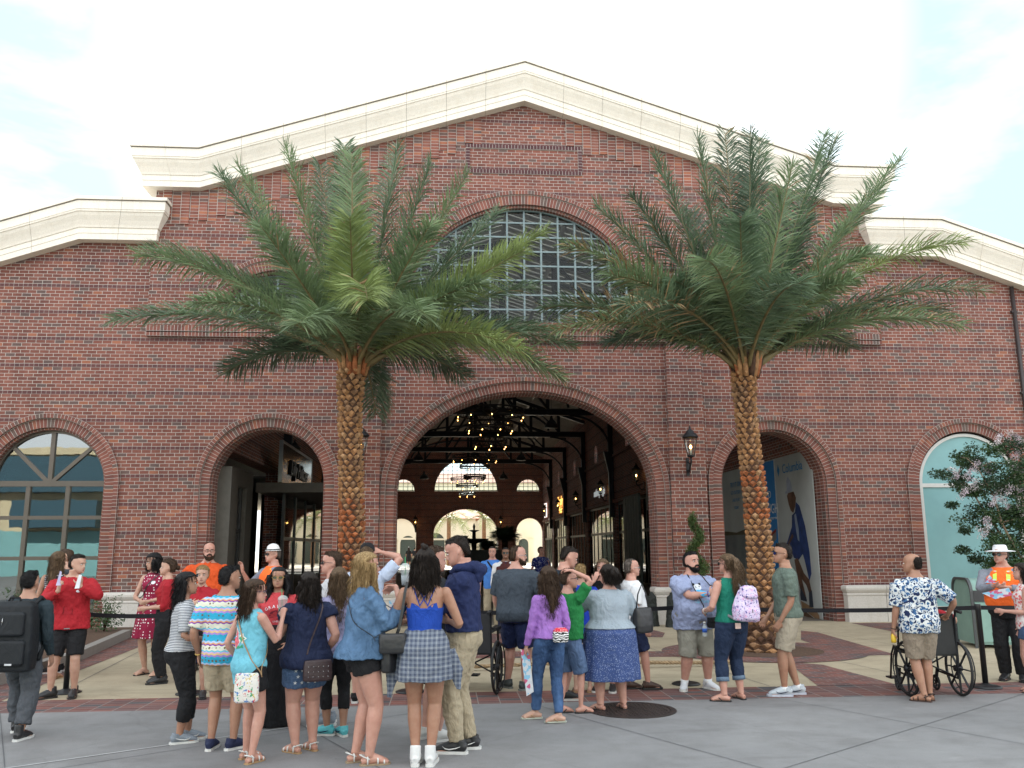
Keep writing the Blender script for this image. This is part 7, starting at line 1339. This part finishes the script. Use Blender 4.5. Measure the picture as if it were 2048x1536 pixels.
for x in (-.075, .075): P.decal([[(-.022, .06*i), (.022, .06*i), (.022, .06*i+.06), (-.022, .06*i+.06)] for i in range(2)], (x, 0, .735*P.h), 1, (0, -1, 0), LIME, 'stripe', .007); P.decal([[(-.012, 0), (.012, 0), (.012, .12), (-.012, .12)]], (x, 0, .735*P.h), 1, (0, -1, 0), SILV, 'stripe', .010)
paper(P, (-.02*P.h, -.26*P.h, .66*P.h), 'large pale open map held by the steward in orange vest', [(-.16, -.02), (.14, .05), (.17, -.04), (-.02, -.09)], rz=15); paper(P, (-.05*P.h, -.24*P.h, .74*P.h), 'small folded blue leaflet against the orange vest', [(-.07, -.03), (.05, -.03), (-.01, .07)], rz=10, name='leaflet', cat='leaflet')
P = PP('woman in coral print top and denim shorts cut by the right edge', (2072, 1385), (2070, 1125), -120, 1, skin='pink', vox=.007, ga=1.1, arms=dict(L=dict(to=(.06, -.16, .62), pole=(.3, .5, -1)))); P.legs(DEN, .40, .012, .015, .57, 'shorts'); P.top(ORFL, .48, 0, .016, 1.0, name='printed_top'); P.shoes('flip', LEA, LEA); P.hair('dark', 'long', 1.3)
# worker on a ladder inside the left arch
lp = yp(600, 1112, 17.5); P = Person('worker in lime safety vest standing on a blue ladder inside the left arch', lp, 1.72, -120, 0, skin='brown', vox=.012, arms=dict(L=dict(to=(.10, -.24, .80)), R=dict(to=(-.1, -.24, .78)))); P.root.location.z = lp.z; P.top(DGRY, .48, 1.8); P.top(HIVG, .50, 0, .024, name='safety_vest'); P.legs(cloth('work_trousers', (.02, .022, .03)), .05); P.shoes('sneaker', LEA, LEA); P.hair('black', 'short')
P.decal([[(-.14, 0), (.14, 0), (.14, .05), (-.14, .05)]], (0, 0, .60*P.h), 1, (0, 1, 0), SILV, 'stripe', .006)
t = thing('step_ladder', 'blue step ladder inside the left arch', 'ladder', (lp.x, lp.y, 0)); zt = lp.z+.9; BLL = pm('blue_fibreglass', (.03, .12, .22), .5)
for nm, s2 in (('front_frame', 1), ('rear_frame', -1)):
    mb = MB(); 
    for x in (-.28, .28): mb.bar((x, -s2*.75, 0), (x*.6, -s2*.05, zt), .06, .03)
    n = 6 if s2 > 0 else 3
    for k in range(1, n+1): q = k/(n+1); mb.box(-.28+.11*q, .28-.11*q, -s2*(.75-.7*q)-.04, -s2*(.75-.7*q)+.04, zt*q-.012, zt*q+.012)
    mb.obj(nm, [BLL], t)
# tiny figures in the sunlit court
for (px, py, hx, hy, rz, fem, c, lab_) in ((817, 1134, 817, 1094, 178, 1, BLK, 'woman in black dress in the sunlit court beyond the far left arch'), (829, 1131, 830, 1095, 170, 0, BLK, 'man in black top and beige trousers beside the woman in the sunlit court'), (808, 1128, 809, 1094, 175, 0, PALEB, 'person in pale blue at the far left of the sunlit court'), (884, 1130, 884, 1093, 165, 0, PALEB, 'person in pale shirt seen through the far main arch')):
    p = gp(px, py); h = yp(hx, hy, p.y).z; P = Person(lab_, p, h, rz, fem, skin='tan', vox=.02); P.top(c, .5, .8, disp=None); (P.skirt(BLK, .27, disp=None) if fem else P.legs(KHA, .05)); P.hair('dark', 'long' if fem else 'short', 1.5)
# ================================================================= street things
def wheelchair(loc, rz, label, rad=.30):
    t = thing('wheelchair', label, 'wheelchair', loc, R_(rz)); K = IRON   # faces -Y
    for sd in (-1, 1):
        w_ = MB(); C = lambda r, x: [(x, .06+r*math.cos(a), rad+r*math.sin(a)) for a in [2*PI*k/40 for k in range(40)]]
        w_.tube(C(rad-.016, sd*.29), .016, 8, closed=True); o = w_.obj('wheel', [RUB], t); m = MB(); m.tube(C(rad-.045, sd*.335), .008, 6, closed=True)
        for k in range(8): a = 2*PI*k/8; m.bar((sd*.29, .06, rad), (sd*.29, .06+(rad-.03)*math.cos(a), rad+(rad-.03)*math.sin(a)), .022, .010); 
        for k in range(6): a = 2*PI*k/6; m.bar((sd*.335, .06+(rad-.045)*math.cos(a), rad+(rad-.045)*math.sin(a)), (sd*.29, .06+(rad-.02)*math.cos(a), rad+(rad-.02)*math.sin(a)), .008, .008)
        m.lathe([(.035, -.04), (.035, .04)], (sd*.28, .06, rad), 14, 0, (1, 0, 0)); m.obj('spokes', [K], o)
        w_ = MB(); w_.tube([(sd*.22, -.36+.075*math.cos(a), .09+.075*math.sin(a)) for a in [2*PI*k/20 for k in range(20)]], .014, 8, closed=True)
        o = w_.obj('caster', [RUB], t); m = MB()
        for k in range(7): a = 2*PI*k/7; m.bar((sd*.22, -.36, .09), (sd*.22, -.36+.07*math.cos(a), .09+.07*math.sin(a)), .012, .01)
        m.bar((sd*.22, -.36, .09), (sd*.22, -.30, .26), .03, .02); m.obj('fork', [K], o)
    mb = MB(); r = .012
    for sd in (-1, 1):
        mb.tube([(sd*.24, .30, .92), (sd*.24, .20, .93), (sd*.24, .17, .85), (sd*.24, .14, .40), (sd*.24, .12, .20), (sd*.24, -.32, .22)], r, 8); mb.tube([(sd*.24, .14, .46), (sd*.24, -.36, .50), (sd*.24, -.44, .40), (sd*.22, -.56, .12)], r, 8); mb.tube([(sd*.25, .15, .70), (sd*.25, -.18, .70), (sd*.25, -.22, .50)], r, 8); mb.tube([(sd*.24, -.32, .22), (sd*.24, -.34, .50)], r, 8)
    mb.tube([(-.24, 0, .22), (.24, -.05, .44)], .009, 6); mb.tube([(.24, 0, .22), (-.24, -.05, .44)], .009, 6); mb.obj('frame', [K], t)
    VN = pm('black_vinyl', (.012, .012, .014), .5, bump=.2, bscale=20); mb = MB(); mb.box(-.235, .235, .13, .155, .46, .90); mb.obj('back_rest', [VN], t); mb = MB(); mb.box(-.235, .235, -.32, .13, .44, .475); mb.obj('seat', [VN], t)
    for sd in (-1, 1): mb = MB(); mb.box(sd*.21, sd*.29, -.20, .10, .705, .74); mb.obj('arm_rest', [VN], t); mb = MB(); mb.tube([(sd*.24, .20, .935), (sd*.24, .32, .925)], .018, 10); mb.obj('grip', [RUB], t); mb = MB(); mb.box(sd*.08, sd*.22, -.70, -.56, .10, .12); mb.obj('foot_rest', [K], t)
    return t
wc = gp(1868, 1385); wheelchair((PB.root.location.x+.27, PB.root.location.y+.33, 0), 176, 'black wheelchair pushed by the man in leaf-print shirt')
P = Person('seated child in red top almost hidden in the wheelchair', (PB.root.location.x+.33, PB.root.location.y+.42), 1.15, 176, 0, skin='fair', vox=.009, feet=dict(R=(-.05, -.36, 0, .05), L=(.05, -.36, 0, .05)), arms=dict(R=dict(to=(-.24, -.05, .62), pole=(-1, .2, -.4))))
P.root.location.z = -.02; P.top(RED, .5, .9); P.legs(WHC, .3); P.hair('brown', 'short'); P.shoes()
w2 = gp(948, 1388); wheelchair((w2.x, w2.y+.1, 0), 165, 'black empty wheelchair behind the tall man in navy hoodie')
# queue posts and belts
POST = pm('post_black', (.018, .018, .02), .4); BELT = cloth('belt_webbing', (.010, .010, .013), .7, fold=.05)
posts = [gp(131, 1386), gp(382, 1388), (-2.2, -8.55, 0), (1.15, -8.35, 0), gp(1972, 1375)]
posts = [Vector((p[0], p[1], 0)) for p in posts]; posts.insert(0, Vector((-9.6, -7.6, 0))); posts.append(Vector((7.6, -7.9, 0)))
lb = ['black belt post beyond the left edge', 'black belt post behind the legs of the man in red jacket', 'black belt post behind the blonde woman in red', 'black belt post hidden behind the middle of the crowd', 'black belt post behind the older man in white', 'black belt post beside the orange-vested steward', 'black belt post beyond the right edge']
for i, p in enumerate(posts):
    t = thing('belt_post', lb[i], 'queue post', p, 0, 'queue posts'); mb = MB(); mb.lathe([(.0, .002), (.175, .002), (.175, .012), (.14, .026), (.05, .04), (.04, .05)], n=32); mb.obj('base', [POST], t); mb = MB(); mb.lathe([(.032, .03), (.032, .88), (.036, .885), (.036, .95), (.033, .958), (0, .96)], n=20); mb.obj('pole', [POST], t)
bl = ['left edge', 'gap between red jacket and the striped tee', 'space behind the women on the left', 'middle of the crowd', 'foot of the right palm', 'steward and the right edge']
for i in range(len(posts)-1):
    a, b = posts[i], posts[i+1]; d = (b-a).normalized(); a, b = a+d*.036, b-d*.036; n = 16; pts = [a.lerp(b, k/n)+Vector((0, 0, .915-.035*4*(k/n)*(1-k/n))) for k in range(n+1)]; mb = MB(); nr = Vector((-d.y, d.x, 0))*.0015
    vs = []
    for p in pts: vs += [p-nr+Vector((0, 0, -.025)), p+nr+Vector((0, 0, -.025)), p+nr+Vector((0, 0, .025)), p-nr+Vector((0, 0, .025))]
    mb.add([v-pts[0] for v in vs], [(k*4+j, k*4+(j+1) % 4, k*4+4+(j+1) % 4, k*4+4+j) for k in range(n) for j in range(4)]+[(3, 2, 1, 0), (n*4, n*4+1, n*4+2, n*4+3)]); o = mb.obj('queue_belt', [BELT], fix=True); o.location = pts[0]; tag(o, 'black queue belt stretched across the %s' % bl[i], 'queue belt', 'queue belts')
# rope round the palm pit
ROPE = pm('manila_rope', (.30, .21, .12), .9, var=.3, scale=30, bump=.6, bscale=90)
def rope(pts, label):
    mb = MB(); n = 160; P_ = []
    tot = len(pts)-1
    for k in range(n+1): t = k/n*tot; i = min(int(t), tot-1); P_.append(Vector(pts[i]).lerp(Vector(pts[i+1]), t-i))
    for ph in range(3): mb.tube([p+Vector((0, .014*math.cos(k*.9+ph*2.094), .014*math.sin(k*.9+ph*2.094))) for k, p in enumerate(P_)], .015, 6)
    o = mb.obj('rope', [ROPE]); tag(o, label, 'rope')
rope([(-1.7, -6.85, .05), (.2, -6.9, .10), (1.2, -6.85, .07), (2.05, -6.8, .05), (2.35, -6.6, .04)], 'thick twisted rope lying low between the legs of the crowd')
# litter bin
tb = thing('litter_bin', 'pale teal litter bin with dark metal frame beside the steward', 'litter bin', (7.27, -4.86, 0), R_(-13)); MINT = pm('mint_panel', (.20, .33, .29), .5, var=.06); DFR = pm('bin_frame', (.07, .075, .08), .45, .3)
w_, d_, hb = .335, .45, 1.12
def arch_prof(w, h, r, n=8): return [(-w, 0), (-w, h-r)]+[(-w+r-r*math.cos(PI/2*k/n), h-r+r*math.sin(PI/2*k/n)) for k in range(1, n+1)]+[(w-r+r*math.sin(PI/2*k/n), h-r+r*math.cos(PI/2*k/n)) for k in range(n+1)]+[(w, 0)]
fr2 = lambda x, y, z: (y, x, z)
mb = MB(); mb.prism([(a, b+.06) for a, b in arch_prof(d_-.02, hb-.08, .2)], -w_+.02, w_-.02, 0, (), fr2); mb.obj('bin_body', [MINT], tb, fix=True)
for nm, x0, x1 in (('side_frame', -w_-.01, -w_+.035), ('side_frame', w_-.035, w_+.01)):
    mb = MB(); o_ = arch_prof(d_, hb, .22); i_ = [(a*.93, b*.965) for a, b in arch_prof(d_, hb, .22)]; 
    for k in range(len(o_)-1): mb.prism([o_[k], o_[k+1], i_[k+1], i_[k]], x0, x1, 0, (), fr2)
    mb.obj(nm, [DFR], tb, fix=True)
mb = MB(); mb.box(-w_+.05, w_-.05, -d_-.005, -d_+.02, .10, .72); mb.obj('door_panel', [MINT], tb); mb = MB(); mb.box(-w_+.04, w_-.04, -d_+.0, -d_+.03, .74, .92); mb.obj('flap', [pm('dark_flap', (.035, .035, .04), .5)], tb)
# planting bed by the left base
cp = [gp(-60, 1362, .15), gp(20, 1342, .15), gp(160, 1303, .15), gp(262, 1259, .15)]; cp = [Vector((p.x, p.y, 0)) for p in cp]
KB = stone_mat('kerb_stone', (.27, .25, .23)); mb = MB()
for i in range(3):
    a, b = cp[i], cp[i+1]; d = (b-a).normalized(); n = Vector((-d.y, d.x, 0))*.15; q = [a, b-d*.004, b-d*.004+n, a+n]
    mb.add([(p.x, p.y, z) for z in (0, .15) for p in q], [(0, 1, 5, 4), (1, 2, 6, 5), (2, 3, 7, 6), (3, 0, 4, 7), (4, 5, 6, 7)])
o = mb.obj('kerb', [KB], fix=True); tag(o, kind='structure')
sheet('planting_bed', [(cp[0].x-4, cp[0].y), tuple(cp[0])[:2], tuple(cp[1])[:2], tuple(cp[2])[:2], tuple(cp[3])[:2], (cp[3].x, -.12), (cp[0].x-4, -.12)], .09, MC['mulch'])
def leafy(mb, c, r, n, ls, rnd, mi=0, flat=.5):
    for _ in range(n):
        d = Vector((rnd.gauss(0, 1), rnd.gauss(0, 1), rnd.gauss(0, 1))).normalized(); p = Vector(c)+Vector((d.x*r[0], d.y*r[1], d.z*r[2]))*(rnd.random()**.45); a = Vector((rnd.gauss(0, 1), rnd.gauss(0, 1), rnd.gauss(0, flat))).normalized(); b = a.orthogonal().normalized(); b = (b*math.cos(rnd.random()*6)+a.cross(b)*math.sin(rnd.random()*6)); s_ = ls*rnd.uniform(.6, 1.2)
        mb.add([p, p+a*s_*.5+b*s_*.28, p+a*s_, p+a*s_*.5-b*s_*.28], [(0, 1, 2, 3)], mi)
LEAF = [pm('leaf_green', (.05, .10, .035), .5, var=.35, scale=9), pm('leaf_dark', (.032, .068, .032), .5, var=.35, scale=9), pm('leaf_bright', (.07, .12, .03), .5, var=.3, scale=9)]
for m in LEAF:
    nt = m.node_tree; b = nt.nodes['Principled BSDF']; tr = N(nt, 'ShaderNodeBsdfTranslucent'); L(nt, b.inputs['Base Color'].links[0].from_socket, tr.inputs[0]); a = N(nt, 'ShaderNodeMixShader'); a.inputs[0].default_value = .25; L(nt, b.outputs[0], a.inputs[1]); L(nt, tr.outputs[0], a.inputs[2]); L(nt, a.outputs[0], nt.nodes['Material Output'].inputs[0])
rnd = random.Random(8)
for i, (px, py, r, lab_) in enumerate(((208, 1262, .42, 'low leafy shrub in the kerbed bed right of the red jacket'), (30, 1262, .5, 'low leafy shrub at the left end of the kerbed bed'))):
    p = gp(px, py, .1); t = thing('shrub', lab_, 'shrub', (p.x, p.y, .09)); mb = MB()
    for k in range(14): a = rnd.uniform(0, 6.28); e = (r*.7*math.cos(a)*rnd.random(), r*.7*math.sin(a)*rnd.random(), r*rnd.uniform(.6, 1.7)); mb.tube([(0, 0, 0), (e[0]*.5, e[1]*.5, e[2]*.6), e], [.008, .005, .002], 5)
    tips = [mb.v[-1-k*15] for k in range(14)]; mb.obj('stem', [BOOT[3]], t); mb = MB(); leafy(mb, (0, 0, r*.55), (r, r*.7, r*.55), 700, .055, rnd)
    for q in range(14): leafy(mb, (rnd.uniform(-r, r)*.7, rnd.uniform(-r, r)*.5, r*rnd.uniform(1., 1.6)), (.07, .07, .14), 26, .045, rnd)
    mb.obj('foliage', [LEAF[0]], t)
# spiral topiary beside the right pilaster
t = thing('spiral_topiary', 'slim spiral-cut evergreen in a pot in front of the brick pier right of the arch', 'topiary', (3.62, -.55, 0)); mb = MB(); mb.lathe([(.16, 0), (.24, .45), (.26, .46), (.22, .44)], n=20); mb.obj('pot', [pm('dark_pot', (.04, .035, .03))], t); mb = MB(); mb.tube([(0, 0, .4), (0, 0, 2.2)], [.03, .015], 8); mb.obj('trunk', [BOOT[3]], t); mb = MB()
for k in range(150): q = k/150; a = q*2*PI*2.6; R = .15*(1-.75*q)+.02; leafy(mb, (R*math.cos(a), R*math.sin(a), .60+1.72*q), (.21*(1-.55*q), .21*(1-.55*q), .12), 85, .035, rnd)
mb.obj('foliage', [LEAF[2], LEAF[0]], t)
# crepe myrtle at the right edge
cm = yp(2085, 1100, -2.9); t = thing('crepe_myrtle', 'flowering tree with pale lilac blossom at the right edge', 'tree', (cm.x, cm.y, 0)); mb = MB(); LIM = []
for k in range(6):
    a = 2*PI*k/6+.3; P0 = Vector((.05*math.cos(a), .05*math.sin(a), 0)); P_ = [P0]; 
    for j in range(1, 7): P_.append(P0+Vector((math.cos(a)*.14*j**1.25, math.sin(a)*.12*j**1.25, .52*j))+Vector((rnd.gauss(0, .04), rnd.gauss(0, .04), 0)))
    mb.tube(P_, [.045-.006*j for j in range(7)], 7)
    for j in range(2, 7):
        for q in range(3): b = rnd.uniform(0, 6.28); e = P_[j]+Vector((math.cos(b)*rnd.uniform(.4, .9), math.sin(b)*rnd.uniform(.4, .8), rnd.uniform(-.1, .5))); mb.tube([P_[j], P_[j].lerp(e, .5)+Vector((0, 0, .08)), e], [.014, .009, .003], 5); LIM.append((P_[j], e))
mb.obj('trunk', [pm('smooth_bark', (.25, .18, .12), .7)], t); mb = MB(); fl_ = MB()
for a_, e in LIM:
    for q in range(5): leafy(mb, a_.lerp(e, .35+.17*q), (.17, .17, .13), 80, .058, rnd, rnd.choice((0, 0, 1)))
for (px, py, r) in ((1925, 955, .16), (1950, 925, .18), (1975, 940, .16), (1905, 1010, .10), (1930, 1060, .12), (1925, 1100, .13), (1960, 1020, .25), (1990, 970, .28), (2020, 1040, .35), (2000, 1090, .3), (2040, 960, .35), (2050, 1110, .35), (1990, 900, .22), (2030, 890, .25), (1940, 985, .14), (1950, 1120, .12), (1985, 1130, .18), (2030, 1130, .2), (2060, 1010, .4)):
    c = yp(px, py, cm.y+rnd.uniform(-.5, .3))-Vector((cm.x, cm.y, 0)); leafy(mb, c, (r*1.25, r, r*.75), int(2500*r), .058, rnd, rnd.choice((0, 1)))
mb.obj('crown', [LEAF[0], LEAF[1]], t)
BLO = [pm('lilac_blossom', (.56, .47, .53), .8, var=.15, scale=20), pm('pale_blossom', (.68, .62, .64), .8)]
for (px, py) in ((1995, 880), (2018, 872), (2040, 880), (1935, 950), (1955, 932), (1980, 935), (1912, 945), (2030, 910), (1925, 985), (1998, 985), (2020, 978), (1985, 1000), (2043, 985), (2010, 1005), (1970, 1065), (2048, 1020), (1945, 968), (2030, 935), (1975, 1045)):
    c = yp(px, py, cm.y-.45+rnd.uniform(-.15, .15))-Vector((cm.x, cm.y, 0)); fl_ = MB()
    for q in range(4): leafy(fl_, c+Vector((rnd.gauss(0, .05), rnd.gauss(0, .05), .05*q-.08)), (.085, .07, .06), 60, .026, rnd, rnd.choice((0, 1)), 1.)
    fl_.obj('blossom', BLO, t)
# buildings behind the camera that the shop glass mirrors
t = thing('opposite_building', 'cream building with teal hoarding standing behind the camera', 'building', (-8, -46, 0)); mb = MB(); mb.box(-46, 40, -4, 4, 0, 8.2); mb.box(-46.3, 40.3, -4.3, 4.3, 8.2, 8.7); mb.obj('wall', [pm('opposite_cream', (.50, .42, .28), .8, var=.1, scale=.5)], t); mb = MB(); mb.box(-46, 40, 4.05, 4.15, 0, 3.0); mb.obj('hoarding', [TEAL], t); mb = MB(); mb.box(-22.5, -17, 4.2, 6, 3.2, 5.0); mb.box(-28, -17, 4.2, 5, 5.6, 8.0); mb.box(-14, 14, 4.2, 5, 6.3, 8.0); mb.obj('awning', [pm('deep_teal_awning', (.012, .055, .085), .6)], t)
# black cones by the arch base
for i, (x, y) in enumerate(((2.98, -.75), (2.62, -.45))):
    t = thing('covered_stanchion', 'dark draped bollard at the stone base right of the big arch, %s' % ('right one', 'left one')[i], 'bollard', (x, y, 0)); mb = MB(); rings(mb, [((0, 0, z), a, b) for z, a, b in ((0, .15, .13), (.05, .14, .12), (.4, .11, .10), (.62, .10, .09), (.66, .05, .05), (.70, .04, .04), (.72, .01, .01))], 24); bake(mb, 'cover', cloth('black_tarp', (.02, .024, .022), .5), t, .012, 2, .03)
